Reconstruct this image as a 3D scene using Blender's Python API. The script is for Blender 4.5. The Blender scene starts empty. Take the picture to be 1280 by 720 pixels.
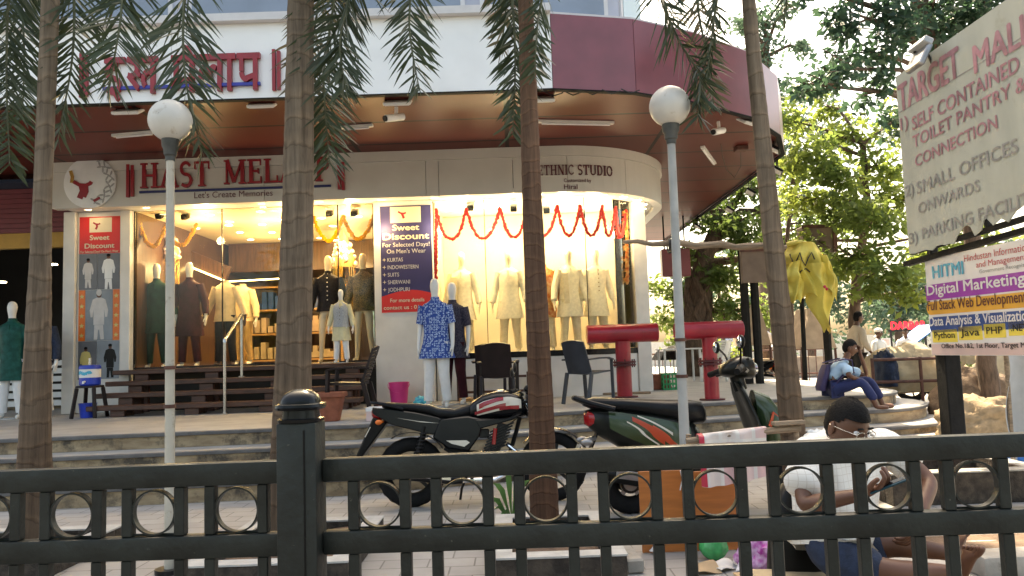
import bpy, bmesh, math, random
from mathutils import Vector, Matrix, Quaternion
SC = bpy.context.scene
COL = SC.collection
RND = random.Random(11)
V = Vector
# ------------------------------------------------------------------ camera
F = 960.0
CAM = V((0, 0, 1.35))
PITCH = math.atan(0.082)
ROLL = 0.034
_fw = V((0, math.cos(PITCH), math.sin(PITCH)))
_u0 = V((0, -math.sin(PITCH), math.cos(PITCH)))
_x = V((1, 0, 0))
_up = math.cos(ROLL) * _u0 + math.sin(ROLL) * _x
_rt = math.cos(ROLL) * _x - math.sin(ROLL) * _u0
cd = bpy.data.cameras.new('camera')
cam = bpy.data.objects.new('camera', cd)
COL.objects.link(cam)
cam.matrix_world = Matrix(((_rt.x, _up.x, -_fw.x, CAM.x), (_rt.y, _up.y, -_fw.y, CAM.y), (_rt.z, _up.z, -_fw.z, CAM.z), (0, 0, 0, 1)))
cd.sensor_width = 36
cd.lens = 27
cd.clip_start = 0.05
cd.clip_end = 2000
SC.camera = cam
# ------------------------------------------------------------------ world, sun, exposure
SUN_EL, SUN_AZ = math.radians(56), math.radians(-6)      # behind the shop, azimuth from +Y towards +X
sd = V((math.sin(SUN_AZ) * math.cos(SUN_EL), math.cos(SUN_AZ) * math.cos(SUN_EL), math.sin(SUN_EL)))
world = bpy.data.worlds.new('World')
SC.world = world
world.use_nodes = True
wn = world.node_tree
bg = wn.nodes['Background']
sky = wn.nodes.new('ShaderNodeTexSky')
sky.sky_type = 'NISHITA'
sky.sun_disc = False
sky.sun_elevation = SUN_EL
sky.sun_rotation = SUN_AZ
sky.air_density = 1.0
sky.dust_density = 5.0
sky.ozone_density = 0.6
wn.links.new(sky.outputs[0], bg.inputs[0])
bg.inputs[1].default_value = 0.15
sl = bpy.data.lights.new('sun', 'SUN')
sl.energy = 4.0
sl.angle = math.radians(0.6)
sl.color = (1.0, 0.94, 0.84)
so = bpy.data.objects.new('sun', sl)
so.rotation_euler = sd.to_track_quat('Z', 'Y').to_euler()
so.location = (0, 30, 40)
COL.objects.link(so)
vs = SC.view_settings
vs.view_transform = 'Standard'
vs.look = 'None'
vs.gamma = 1.0
vs.use_curve_mapping = False
vs.exposure = 2.15
vs.use_white_balance = True
vs.white_balance_temperature = 8500
vs.white_balance_tint = 6
SC.cycles.max_bounces = 8
SC.cycles.transparent_max_bounces = 24
# ------------------------------------------------------------------ picture measurements -> places
def ray(px, py):
    return _fw + (px - 640) / F * _rt - (py - 360) / F * _up
def P(px, py, Y):
    d = ray(px, py); return CAM + d * (Y / d.y)
def PZ(px, py, z):
    d = ray(px, py); return CAM + d * ((z - CAM.z) / d.z)
def PPL(px, py, o, n):
    d = ray(px, py); return CAM + d * ((o - CAM).dot(n) / d.dot(n))
# ------------------------------------------------------------------ helpers: things, parts
WM = {}
def thing(name, label, cat, loc=(0, 0, 0), rz=0.0, group=None, kind=None):
    o = bpy.data.objects.new(name, None)
    COL.objects.link(o)
    o.empty_display_size = 0.1
    o.location = loc; o.rotation_euler = (0, 0, rz)
    WM[o.name] = Matrix.Translation(V(loc)) @ Matrix.Rotation(rz, 4, 'Z')
    return tag(o, label, cat, group, kind)
def tag(o, label=None, cat=None, group=None, kind=None):
    if label: o['label'] = label
    if cat: o['category'] = cat
    if group: o['group'] = group
    if kind: o['kind'] = kind
    return o
def copy_tree(o, parent=None):
    c = o.copy(); COL.objects.link(c)
    if parent: c.parent = parent
    for ch in list(o.children): copy_tree(ch, c)
    return c
class MB:
    def __init__(s): s.v = []; s.f = []; s.m = []
    def add(s, vs, fs, m=0):
        b = len(s.v); s.v.extend([tuple(p) for p in vs])
        for f in fs: s.f.append(tuple(i + b for i in f)); s.m.append(m)
        return s
    def box(s, lo, hi, m=0, T=None):
        x0, y0, z0 = lo; x1, y1, z1 = hi
        vs = [V(p) for p in ((x0,y0,z0),(x1,y0,z0),(x1,y1,z0),(x0,y1,z0),(x0,y0,z1),(x1,y0,z1),(x1,y1,z1),(x0,y1,z1))]
        if T is not None: vs = [T @ p for p in vs]
        return s.add(vs, [(0,3,2,1),(4,5,6,7),(0,1,5,4),(1,2,6,5),(2,3,7,6),(3,0,4,7)], m)
    def cbox(s, c, size, m=0, rot=None):
        T = Matrix.Translation(V(c))
        if rot is not None: T = T @ rot.to_4x4()
        h = [q / 2 for q in size]
        return s.box((-h[0], -h[1], -h[2]), h, m, T)
    def beam(s, a, b, w, h, m=0, up=(0, 0, 1)):
        a = V(a); b = V(b); d = (b - a); L = d.length; d.normalize()
        sx = d.cross(V(up))
        if sx.length < 1e-4: sx = d.cross(V((0, 1, 0)))
        sx.normalize(); sz = sx.cross(d)
        vs = []
        for t in (0, L):
            for (i, j) in ((-1,-1),(1,-1),(1,1),(-1,1)):
                vs.append(a + d * t + sx * (i * w / 2) + sz * (j * h / 2))
        return s.add(vs, [(0,1,2,3),(7,6,5,4),(0,4,5,1),(1,5,6,2),(2,6,7,3),(3,7,4,0)], m)
    def rings(s, rings, m=0, caps=True, close=True):
        n = len(rings[0]); vs = [p for r in rings for p in r]; fs = []
        for k in range(len(rings) - 1):
            for i in range(n if close else n - 1):
                j = (i + 1) % n
                fs.append((k*n+i, k*n+j, (k+1)*n+j, (k+1)*n+i))
        if caps and close:
            fs.append(tuple(range(n - 1, -1, -1))); fs.append(tuple((len(rings)-1)*n + i for i in range(n)))
        return s.add(vs, fs, m)
    def tube(s, pts, r, n=8, m=0, caps=True, sq=1.0):
        pts = [V(p) for p in pts]
        if not isinstance(r, (list, tuple)): r = [r] * len(pts)
        t0 = (pts[1] - pts[0]).normalized()
        u = t0.orthogonal().normalized(); rs = []
        for k, p in enumerate(pts):
            a = pts[max(k-1, 0)]; b = pts[min(k+1, len(pts)-1)]
            t = (b - a)
            if t.length < 1e-7: t = t0
            t = t.normalized()
            u = (u - t * u.dot(t))
            if u.length < 1e-5: u = t.orthogonal()
            u.normalize(); w = t.cross(u)
            rs.append([p + (u * math.cos(2*math.pi*i/n) + w * (math.sin(2*math.pi*i/n) * sq)) * r[k] for i in range(n)])
        return s.rings(rs, m, caps)
    def lathe(s, prof, c=(0,0,0), n=20, m=0, ax='Z', caps=True, T=None):
        c = V(c); rs = []
        for (r, h) in prof:
            ring = []
            for i in range(n):
                a = 2*math.pi*i/n; x, y = r*math.cos(a), r*math.sin(a)
                p = V((x, y, h)) if ax == 'Z' else (V((h, x, y)) if ax == 'X' else V((y, h, x)))
                if T is not None: p = T @ p
                ring.append(p + c)
            rs.append(ring)
        return s.rings(rs, m, caps)
    def ell(s, secs, n=16, m=0, p=2.0, caps=True):
        """secs: (cx, cy, z, rx, ry) stacked upward; p > 2 squarer"""
        rs = []
        for (cx, cy, z, rx, ry) in secs:
            ring = []
            for i in range(n):
                a = 2*math.pi*i/n; ca, sa = math.cos(a), math.sin(a)
                ring.append(V((cx + rx*math.copysign(abs(ca)**(2/p), ca), cy + ry*math.copysign(abs(sa)**(2/p), sa), z)))
            rs.append(ring)
        return s.rings(rs, m, caps)
    def ellx(s, secs, n=16, m=0, p=2.0, caps=True):
        """secs: (x, cy, cz, ry, rz) along x"""
        rs = []
        for (x, cy, cz, ry, rz) in secs:
            ring = []
            for i in range(n):
                a = 2*math.pi*i/n; ca, sa = math.cos(a), math.sin(a)
                ring.append(V((x, cy + ry*math.copysign(abs(ca)**(2/p), ca), cz + rz*math.copysign(abs(sa)**(2/p), sa))))
            rs.append(ring)
        return s.rings(rs, m, caps)
    def sphere(s, c, r, m=0, nu=16, nv=10, T=None):
        c = V(c)
        if not isinstance(r, (list, tuple)): r = (r, r, r)
        vs = []; fs = []
        for j in range(nv + 1):
            t = math.pi * j / nv
            for i in range(nu):
                a = 2*math.pi*i/nu
                p = V((r[0]*math.sin(t)*math.cos(a), r[1]*math.sin(t)*math.sin(a), -r[2]*math.cos(t)))
                if T is not None: p = T @ p
                vs.append(p + c)
        for j in range(nv):
            for i in range(nu):
                k = (i + 1) % nu
                fs.append((j*nu+i, j*nu+k, (j+1)*nu+k, (j+1)*nu+i))
        return s.add(vs, fs, m)
    def torus(s, c, R, r, ax='Y', n=32, k=8, m=0, sq=1.0):
        c = V(c); vs = []; fs = []
        for i in range(n):
            a = 2*math.pi*i/n
            for j in range(k):
                b = 2*math.pi*j/k
                rad = R + r*math.cos(b); h = r*sq*math.sin(b)
                x, y = rad*math.cos(a), rad*math.sin(a)
                p = V((x, h, y)) if ax == 'Y' else (V((x, y, h)) if ax == 'Z' else V((h, x, y)))
                vs.append(p + c)
        for i in range(n):
            for j in range(k):
                fs.append((i*k+j, ((i+1)%n)*k+j, ((i+1)%n)*k+(j+1)%k, i*k+(j+1)%k))
        return s.add(vs, fs, m)
    def prism(s, poly, fn, d0, d1, m=0):
        """poly of 2-D points; fn(u, v, d) -> 3-D"""
        n = len(poly)
        vs = [fn(u, v, d0) for u, v in poly] + [fn(u, v, d1) for u, v in poly]
        fs = [tuple(range(n)), tuple(range(2*n-1, n-1, -1))] + [(i, i+n, (i+1) % n + n, (i+1) % n) for i in range(n)]
        return s.add(vs, fs, m)
    def grid(s, fn, nu, nv, m=0):
        vs = [fn(i/nu, j/nv) for j in range(nv+1) for i in range(nu+1)]
        fs = [(j*(nu+1)+i, j*(nu+1)+i+1, (j+1)*(nu+1)+i+1, (j+1)*(nu+1)+i) for j in range(nv) for i in range(nu)]
        return s.add(vs, fs, m)
    def build(s, name, mats, parent=None, local=False, smooth=35, bevel=0, solid=0, fix=True, seg=1):
        me = bpy.data.meshes.new(name)
        vs = s.v
        if parent is not None and not local:
            root = parent
            while root.parent: root = root.parent
            inv = WM[root.name].inverted()
            vs = [inv @ V(p) for p in vs]
        me.from_pydata([tuple(p) for p in vs], [], s.f)
        if not isinstance(mats, (list, tuple)): mats = [mats]
        for m in mats: me.materials.append(m)
        me.polygons.foreach_set('material_index', s.m)
        if fix or bevel or solid:
            bm = bmesh.new(); bm.from_mesh(me)
            if fix: bmesh.ops.recalc_face_normals(bm, faces=bm.faces)
            if bevel:
                es = [e for e in bm.edges if len(e.link_faces) == 2 and e.calc_face_angle(0) > 0.5]
                bmesh.ops.bevel(bm, geom=es, offset=bevel, segments=seg, affect='EDGES', profile=0.5, clamp_overlap=True)
            if solid:
                bmesh.ops.solidify(bm, geom=bm.faces[:], thickness=solid)
                bmesh.ops.recalc_face_normals(bm, faces=bm.faces)
            bm.to_mesh(me); bm.free()
        if smooth:
            me.polygons.foreach_set('use_smooth', [True] * len(me.polygons))
            me.set_sharp_from_angle(angle=math.radians(smooth))
        me.update()
        o = bpy.data.objects.new(name, me)
        COL.objects.link(o)
        if parent is not None: o.parent = parent
        return o
def skin_geo(J, E, sub=2, root=None):
    """skeleton -> continuous surface; J: name -> (co, r or (rx, ry)); E: list of name pairs"""
    names = list(J); idx = {n: i for i, n in enumerate(names)}
    me = bpy.data.meshes.new('t'); me.from_pydata([tuple(J[n][0]) for n in names], [(idx[a], idx[b]) for a, b in E], [])
    ob = bpy.data.objects.new('t', me); COL.objects.link(ob)
    sm = ob.modifiers.new('s', 'SKIN'); sm.use_smooth_shade = True; sm.branch_smoothing = 0.6
    if not me.skin_vertices:
        bm = bmesh.new(); bm.from_mesh(me); bm.verts.layers.skin.verify(); bm.to_mesh(me); bm.free()
    for n in names:
        r = J[n][1]
        me.skin_vertices[0].data[idx[n]].radius = r if isinstance(r, tuple) else (r, r)
        me.skin_vertices[0].data[idx[n]].use_root = (n == (root or names[0]))
    if sub:
        ss = ob.modifiers.new('u', 'SUBSURF'); ss.levels = sub; ss.render_levels = sub
    dg = bpy.context.evaluated_depsgraph_get(); dg.update()
    ev = ob.evaluated_get(dg); m2 = ev.to_mesh()
    vs = [V(v.co) for v in m2.vertices]; fs = [tuple(p.vertices) for p in m2.polygons]
    ev.to_mesh_clear()
    bpy.data.objects.remove(ob); bpy.data.meshes.remove(me)
    return vs, fs
_tc = {}
def text_geo(body, bold=0.0):
    """flat text: 2-D points and faces, baseline at 0, cap height 1, x from 0; returns width"""
    key = (body, bold)
    if key in _tc: return _tc[key]
    cu = bpy.data.curves.new('t', 'FONT'); cu.body = body; cu.size = 1; cu.offset = bold
    cu.resolution_u = 3
    ob = bpy.data.objects.new('t', cu); COL.objects.link(ob)
    dg = bpy.context.evaluated_depsgraph_get(); dg.update()
    ev = ob.evaluated_get(dg); m2 = ev.to_mesh()
    vs = [(v.co.x, v.co.y) for v in m2.vertices]; fs = [tuple(p.vertices) for p in m2.polygons]
    ev.to_mesh_clear(); bpy.data.objects.remove(ob); bpy.data.curves.remove(cu)
    x0 = min(p[0] for p in vs); x1 = max(p[0] for p in vs)
    cap = 0.727
    vs = [((x - x0) / cap, y / cap) for x, y in vs]
    _tc[key] = (vs, fs, (x1 - x0) / cap)
    return _tc[key]
def put_text(mb, body, fn, w, h, bold=0.0, m=0, mid=False, u0=0.0, v0=0.0):
    """fn(u, v) -> 3-D; text scaled to width w (None = natural) and cap height h"""
    heavy, bold = bold * 1.9, 0.0
    vs, fs, W = text_geo(body, bold)
    sx = h if w is None else w / W
    off = -W * sx / 2 if mid else 0
    o = V(fn(u0, v0)); n = (V(fn(u0 + .01, v0)) - o).cross(V(fn(u0, v0 + .01)) - o).normalized()
    if n.dot(CAM - o) < 0: n = -n
    b = heavy * h                                         # heavier weight: shifted copies, each a hair in front of the last
    for k, (du, dv) in enumerate(((0, 0), (b, 0), (-b, 0), (0, b*0.7), (0, -b*0.7)) if heavy else ((0, 0),)):
        mb.add([V(fn(u0 + off + x * sx + du, v0 + y * h + dv)) + n * 0.0005 * k for x, y in vs], fs, m)
    return W * sx
# ------------------------------------------------------------------ materials
def pm(name, col, rough=0.6, var=0.15, scale=6.0, bump=0.0, metal=0.0, spec=0.5, coat=0.0, col2=None, detail=4.0, stretch=None, dirt=None, bscale=None):
    m = bpy.data.materials.new(name); m.use_nodes = True
    nt = m.node_tree; b = nt.nodes['Principled BSDF']
    L = nt.links.new
    tc = nt.nodes.new('ShaderNodeTexCoord'); src = tc.outputs['Object']
    if stretch:
        mp = nt.nodes.new('ShaderNodeMapping'); mp.inputs['Scale'].default_value = stretch
        L(src, mp.inputs[0]); src = mp.outputs[0]
    nz = nt.nodes.new('ShaderNodeTexNoise'); nz.inputs['Scale'].default_value = scale; nz.inputs['Detail'].default_value = detail
    L(src, nz.inputs['Vector'])
    rp = nt.nodes.new('ShaderNodeValToRGB')
    a = col2 if col2 else tuple(c * (1 - var) for c in col)
    c2 = col if col2 else tuple(min(1, c * (1 + var)) for c in col)
    rp.color_ramp.elements[0].position = 0.35; rp.color_ramp.elements[1].position = 0.65
    rp.color_ramp.elements[0].color = (*a, 1); rp.color_ramp.elements[1].color = (*c2, 1)
    L(nz.outputs['Fac'], rp.inputs[0])
    out = rp.outputs[0]
    if dirt:
        n2 = nt.nodes.new('ShaderNodeTexNoise'); n2.inputs['Scale'].default_value = dirt[1]; n2.inputs['Detail'].default_value = 8; n2.inputs['Roughness'].default_value = 0.7
        L(tc.outputs['Object'], n2.inputs['Vector'])
        r2 = nt.nodes.new('ShaderNodeValToRGB'); r2.color_ramp.elements[0].position = dirt[2]; r2.color_ramp.elements[1].position = dirt[2] + 0.12
        L(n2.outputs['Fac'], r2.inputs[0])
        mx = nt.nodes.new('ShaderNodeMix'); mx.data_type = 'RGBA'
        L(r2.outputs[0], mx.inputs[0]); L(out, mx.inputs[6]); mx.inputs[7].default_value = (*dirt[0], 1)
        out = mx.outputs[2]
    L(out, b.inputs['Base Color'])
    b.inputs['Roughness'].default_value = rough; b.inputs['Metallic'].default_value = metal
    b.inputs['Specular IOR Level'].default_value = spec; b.inputs['Coat Weight'].default_value = coat
    b.inputs['Coat Roughness'].default_value = 0.08
    if bump:
        n3 = nt.nodes.new('ShaderNodeTexNoise'); n3.inputs['Scale'].default_value = bscale or scale * 4; n3.inputs['Detail'].default_value = 5
        L(src, n3.inputs['Vector'])
        bp = nt.nodes.new('ShaderNodeBump'); bp.inputs['Strength'].default_value = bump; bp.inputs['Distance'].default_value = 0.02
        L(n3.outputs['Fac'], bp.inputs['Height']); L(bp.outputs[0], b.inputs['Normal'])
    m['out'] = 1
    return m
def emit(name, col, st):
    m = bpy.data.materials.new(name); m.use_nodes = True
    b = m.node_tree.nodes['Principled BSDF']
    b.inputs['Base Color'].default_value = (*col, 1); b.inputs['Emission Color'].default_value = (*col, 1); b.inputs['Emission Strength'].default_value = st
    return m
def brick(name, c1, c2, mortar, w, h, msize, rough=0.7, off=0.5, plane='XY', bump=0.3, dirt=None, spec=0.5, noise=0.35):
    """panels, pavers or planks by the brick texture on two object axes"""
    m = bpy.data.materials.new(name); m.use_nodes = True
    nt = m.node_tree; b = nt.nodes['Principled BSDF']; L = nt.links.new
    tc = nt.nodes.new('ShaderNodeTexCoord'); sp = nt.nodes.new('ShaderNodeSeparateXYZ'); cb = nt.nodes.new('ShaderNodeCombineXYZ')
    L(tc.outputs['Object'], sp.inputs[0])
    L(sp.outputs[plane[0]], cb.inputs[0]); L(sp.outputs[plane[1]], cb.inputs[1])
    br = nt.nodes.new('ShaderNodeTexBrick')
    br.offset = off; br.inputs['Scale'].default_value = 1
    br.inputs['Brick Width'].default_value = w; br.inputs['Row Height'].default_value = h
    br.inputs['Mortar Size'].default_value = msize; br.inputs['Mortar Smooth'].default_value = 0.2
    br.inputs['Color1'].default_value = (*c1, 1); br.inputs['Color2'].default_value = (*c2, 1); br.inputs['Mortar'].default_value = (*mortar, 1)
    L(cb.outputs[0], br.inputs['Vector'])
    nz = nt.nodes.new('ShaderNodeTexNoise'); nz.inputs['Scale'].default_value = 1.3; nz.inputs['Detail'].default_value = 9; nz.inputs['Roughness'].default_value = 0.65
    L(tc.outputs['Object'], nz.inputs['Vector'])
    rp = nt.nodes.new('ShaderNodeValToRGB'); rp.color_ramp.elements[0].position = 0.3; rp.color_ramp.elements[1].position = 0.7
    rp.color_ramp.elements[0].color = (1 - noise,) * 3 + (1,); rp.color_ramp.elements[1].color = (1, 1, 1, 1)
    L(nz.outputs['Fac'], rp.inputs[0])
    mx = nt.nodes.new('ShaderNodeMix'); mx.data_type = 'RGBA'; mx.blend_type = 'MULTIPLY'; mx.inputs[0].default_value = 1
    L(br.outputs['Color'], mx.inputs[6]); L(rp.outputs[0], mx.inputs[7])
    L(mx.outputs[2], b.inputs['Base Color'])
    b.inputs['Roughness'].default_value = rough; b.inputs['Specular IOR Level'].default_value = spec
    bp = nt.nodes.new('ShaderNodeBump'); bp.inputs['Strength'].default_value = bump; bp.inputs['Distance'].default_value = 0.01; bp.invert = True
    L(br.outputs['Fac'], bp.inputs['Height']); L(bp.outputs[0], b.inputs['Normal'])
    return m
def glass(name, tint=(0.96, 0.98, 0.97), refl=0.07):
    m = bpy.data.materials.new(name); m.use_nodes = True
    nt = m.node_tree; nt.nodes.clear(); L = nt.links.new
    o = nt.nodes.new('ShaderNodeOutputMaterial'); t = nt.nodes.new('ShaderNodeBsdfTransparent'); g = nt.nodes.new('ShaderNodeBsdfGlossy')
    t.inputs[0].default_value = (*tint, 1); g.inputs['Roughness'].default_value = 0.015
    fr = nt.nodes.new('ShaderNodeFresnel'); fr.inputs[0].default_value = 1.45
    ad = nt.nodes.new('ShaderNodeMath'); ad.operation = 'ADD'; ad.inputs[1].default_value = refl - 0.035; ad.use_clamp = True
    L(fr.outputs[0], ad.inputs[0])
    mx = nt.nodes.new('ShaderNodeMixShader'); L(ad.outputs[0], mx.inputs[0]); L(t.outputs[0], mx.inputs[1]); L(g.outputs[0], mx.inputs[2])
    L(mx.outputs[0], o.inputs[0])
    return m
def leafmat(name, col, col2, trans=0.4, scale=1.5, rough=0.5):
    m = bpy.data.materials.new(name); m.use_nodes = True
    nt = m.node_tree; b = nt.nodes['Principled BSDF']; L = nt.links.new
    tc = nt.nodes.new('ShaderNodeTexCoord'); nz = nt.nodes.new('ShaderNodeTexNoise'); nz.inputs['Scale'].default_value = scale; nz.inputs['Detail'].default_value = 6
    L(tc.outputs['Object'], nz.inputs['Vector'])
    rp = nt.nodes.new('ShaderNodeValToRGB'); rp.color_ramp.elements[0].position = 0.3; rp.color_ramp.elements[1].position = 0.7
    rp.color_ramp.elements[0].color = (*col2, 1); rp.color_ramp.elements[1].color = (*col, 1)
    L(nz.outputs['Fac'], rp.inputs[0]); L(rp.outputs[0], b.inputs['Base Color'])
    b.inputs['Roughness'].default_value = rough; b.inputs['Specular IOR Level'].default_value = 0.4
    tr = nt.nodes.new('ShaderNodeBsdfTranslucent'); hs = nt.nodes.new('ShaderNodeHueSaturation')
    hs.inputs['Hue'].default_value = 0.48; hs.inputs['Saturation'].default_value = 1.0; hs.inputs['Value'].default_value = 2.0
    L(rp.outputs[0], hs.inputs['Color']); L(hs.outputs[0], tr.inputs[0])
    mx = nt.nodes.new('ShaderNodeMixShader'); mx.inputs[0].default_value = trans
    out = nt.nodes['Material Output']
    L(b.outputs[0], mx.inputs[1]); L(tr.outputs[0], mx.inputs[2]); L(mx.outputs[0], out.inputs[0])
    return m
def bark(name, c1, c2, ring=0.1, scar=0.5):
    """palm bark: ring scars across, streaks along"""
    m = bpy.data.materials.new(name); m.use_nodes = True
    nt = m.node_tree; b = nt.nodes['Principled BSDF']; L = nt.links.new
    tc = nt.nodes.new('ShaderNodeTexCoord')
    mp = nt.nodes.new('ShaderNodeMapping'); mp.inputs['Scale'].default_value = (14, 14, 0.9); L(tc.outputs['Object'], mp.inputs[0])
    nz = nt.nodes.new('ShaderNodeTexNoise'); nz.inputs['Scale'].default_value = 2; nz.inputs['Detail'].default_value = 6; nz.inputs['Roughness'].default_value = 0.65
    L(mp.outputs[0], nz.inputs['Vector'])
    rp = nt.nodes.new('ShaderNodeValToRGB'); rp.color_ramp.elements[0].position = 0.3; rp.color_ramp.elements[1].position = 0.68
    rp.color_ramp.elements[0].color = (*c2, 1); rp.color_ramp.elements[1].color = (*c1, 1); L(nz.outputs['Fac'], rp.inputs[0])
    n2 = nt.nodes.new('ShaderNodeTexNoise'); n2.inputs['Scale'].default_value = 2.2; n2.inputs['Detail'].default_value = 5; L(tc.outputs['Object'], n2.inputs['Vector'])
    sp = nt.nodes.new('ShaderNodeSeparateXYZ'); L(tc.outputs['Object'], sp.inputs[0])
    ma = nt.nodes.new('ShaderNodeMath'); ma.operation = 'MULTIPLY_ADD'; L(n2.outputs['Fac'], ma.inputs[0]); ma.inputs[1].default_value = 0.45; L(sp.outputs['Z'], ma.inputs[2])
    dv = nt.nodes.new('ShaderNodeMath'); dv.operation = 'DIVIDE'; L(ma.outputs[0], dv.inputs[0]); dv.inputs[1].default_value = ring
    fr = nt.nodes.new('ShaderNodeMath'); fr.operation = 'FRACT'; L(dv.outputs[0], fr.inputs[0])
    r2 = nt.nodes.new('ShaderNodeValToRGB'); e = r2.color_ramp.elements
    e[0].position = 0.0; e[0].color = (1 - scar,) * 3 + (1,); e[1].position = 0.14; e[1].color = (1.15, 1.12, 1.08, 1); e3 = e.new(0.4); e3.color = (0.92, 0.92, 0.92, 1)
    L(fr.outputs[0], r2.inputs[0])
    mx = nt.nodes.new('ShaderNodeMix'); mx.data_type = 'RGBA'; mx.blend_type = 'MULTIPLY'; mx.inputs[0].default_value = 1
    L(rp.outputs[0], mx.inputs[6]); L(r2.outputs[0], mx.inputs[7])
    # older bark near the ground is browner and rougher, younger bark above is paler
    hm = nt.nodes.new('ShaderNodeMath'); hm.operation = 'MULTIPLY_ADD'; L(n2.outputs['Fac'], hm.inputs[0]); hm.inputs[1].default_value = 2.6; L(sp.outputs['Z'], hm.inputs[2])
    hr_ = nt.nodes.new('ShaderNodeMapRange'); hr_.inputs[1].default_value = 1.9; hr_.inputs[2].default_value = 4.2; L(hm.outputs[0], hr_.inputs[0])
    hx = nt.nodes.new('ShaderNodeMix'); hx.data_type = 'RGBA'; L(hr_.outputs[0], hx.inputs[0]); hx.inputs[6].default_value = (0.62, 0.52, 0.46, 1); hx.inputs[7].default_value = (1.15, 1.12, 1.08, 1)
    h2 = nt.nodes.new('ShaderNodeMix'); h2.data_type = 'RGBA'; h2.blend_type = 'MULTIPLY'; h2.inputs[0].default_value = 1; L(mx.outputs[2], h2.inputs[6]); L(hx.outputs[2], h2.inputs[7])
    L(h2.outputs[2], b.inputs['Base Color'])
    b.inputs['Roughness'].default_value = 0.85; b.inputs['Specular IOR Level'].default_value = 0.25
    bp = nt.nodes.new('ShaderNodeBump'); bp.inputs['Strength'].default_value = 0.5; bp.inputs['Distance'].default_value = 0.02
    ad = nt.nodes.new('ShaderNodeMath'); L(r2.outputs[0], ad.inputs[0]); L(nz.outputs['Fac'], ad.inputs[1]); L(ad.outputs[0], bp.inputs['Height']); L(bp.outputs[0], b.inputs['Normal'])
    return m
def ringprint(name, base, ink, scale=20.0, lo=0.2, hi=0.34):
    m = bpy.data.materials.new(name); m.use_nodes = True
    nt = m.node_tree; b = nt.nodes['Principled BSDF']; L = nt.links.new
    tc = nt.nodes.new('ShaderNodeTexCoord'); vo = nt.nodes.new('ShaderNodeTexVoronoi'); vo.inputs['Scale'].default_value = scale; vo.inputs['Randomness'].default_value = 0.55
    L(tc.outputs['Object'], vo.inputs['Vector'])
    rp = nt.nodes.new('ShaderNodeValToRGB'); rp.color_ramp.interpolation = 'CONSTANT'
    e = rp.color_ramp.elements; e[0].color = (*base, 1); e[1].position = lo; e[1].color = (*ink, 1)
    e2 = e.new(hi); e2.color = (*base, 1)
    L(vo.outputs['Distance'], rp.inputs[0]); L(rp.outputs[0], b.inputs['Base Color']); b.inputs['Roughness'].default_value = 0.8
    return m
M = {}
def mk(k, *a, **kw): M[k] = pm(k, *a, **kw); return M[k]
mk('fence', (0.013, 0.016, 0.015), 0.45, 0.35, 7, 0.2, dirt=((0.16, 0.14, 0.115), 42, 0.655), spec=0.4)
mk('white_wall', (0.66, 0.64, 0.60), 0.55, 0.06, 3, 0.05, dirt=((0.5, 0.47, 0.42), 2.5, 0.66))
mk('sign_cream', (0.56, 0.53, 0.48), 0.4, 0.04, 2)
mk('fascia_white', (0.86, 0.86, 0.85), 0.4, 0.04, 2)
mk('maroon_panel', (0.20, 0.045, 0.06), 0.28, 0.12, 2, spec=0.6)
mk('red_letter', (0.285, 0.0114, 0.0209), 0.35, 0.1, 5)
mk('letter_maroon', (0.104, 0.016, 0.024), 0.45, 0.1, 5)
mk('navy', (0.012, 0.018, 0.11), 0.4, 0.1, 5)
mk('blue_rule', (0.02, 0.03, 0.30), 0.4, 0.1, 5)
mk('white', (0.75, 0.75, 0.74), 0.45, 0.05, 5)
mk('offwhite', (0.66, 0.64, 0.60), 0.5, 0.06, 5)
mk('mannequin', (0.74, 0.73, 0.70), 0.3, 0.03, 4)
mk('mannequin_cream', (0.70, 0.60, 0.42), 0.35, 0.04, 4)
mk('black', (0.0048, 0.0048, 0.0052), 0.4, 0.2, 6, spec=0.22)
mk('rubber', (0.0081, 0.0081, 0.0086), 0.8, 0.3, 12, 0.2, spec=0.22)
mk('seat_vinyl', (0.0063, 0.0072, 0.009), 0.38, 0.2, 8, 0.1, spec=0.22)
mk('gloss_black', (0.0035, 0.0045, 0.0065), 0.26, 0.1, 4, spec=0.25, coat=0.06)
mk('dark_metal', (0.03, 0.03, 0.0312), 0.35, 0.3, 12, metal=0.7, spec=0.22)
mk('steel', (0.55, 0.54, 0.52), 0.25, 0.1, 6, metal=1.0)
mk('chrome', (0.75, 0.76, 0.78), 0.1, 0.05, 6, metal=1.0)
mk('alu', (0.32, 0.32, 0.33), 0.4, 0.15, 10, metal=0.8)
mk('bike_red', (0.30, 0.01, 0.02), 0.2, 0.1, 6, coat=0.5)
mk('bike_white', (0.62, 0.58, 0.5), 0.22, 0.1, 6, coat=0.5)
mk('scooter_green', (0.0263, 0.0525, 0.021), 0.24, 0.15, 4, coat=0.2)
mk('scooter_dark', (0.006, 0.0075, 0.0065), 0.32, 0.15, 4, coat=0.1, spec=0.22)
mk('orange_red', (0.45, 0.05, 0.015), 0.3, 0.1, 4)
mk('tail_red', (0.35, 0.008, 0.012), 0.12, 0.1, 4, coat=0.6)
mk('mirror', (0.8, 0.85, 0.9), 0.03, 0.02, 3, metal=1.0)
mk('pipe_red', (0.32, 0.011, 0.024), 0.33, 0.22, 3, dirt=((0.14, 0.015, 0.02), 5, 0.62), coat=0.2)
mk('pipe_rust', (0.09, 0.012, 0.014), 0.6, 0.3, 8)
mk('wood_dark', (0.0756, 0.0302, 0.018), 0.5, 0.35, 5, 0.2, stretch=(1, 9, 9), dirt=((0.2, 0.13, 0.09), 6, 0.68))
mk('wood_laminate', (0.0663, 0.0296, 0.0143), 0.3, 0.3, 3, stretch=(8, 8, 0.7))
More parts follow.
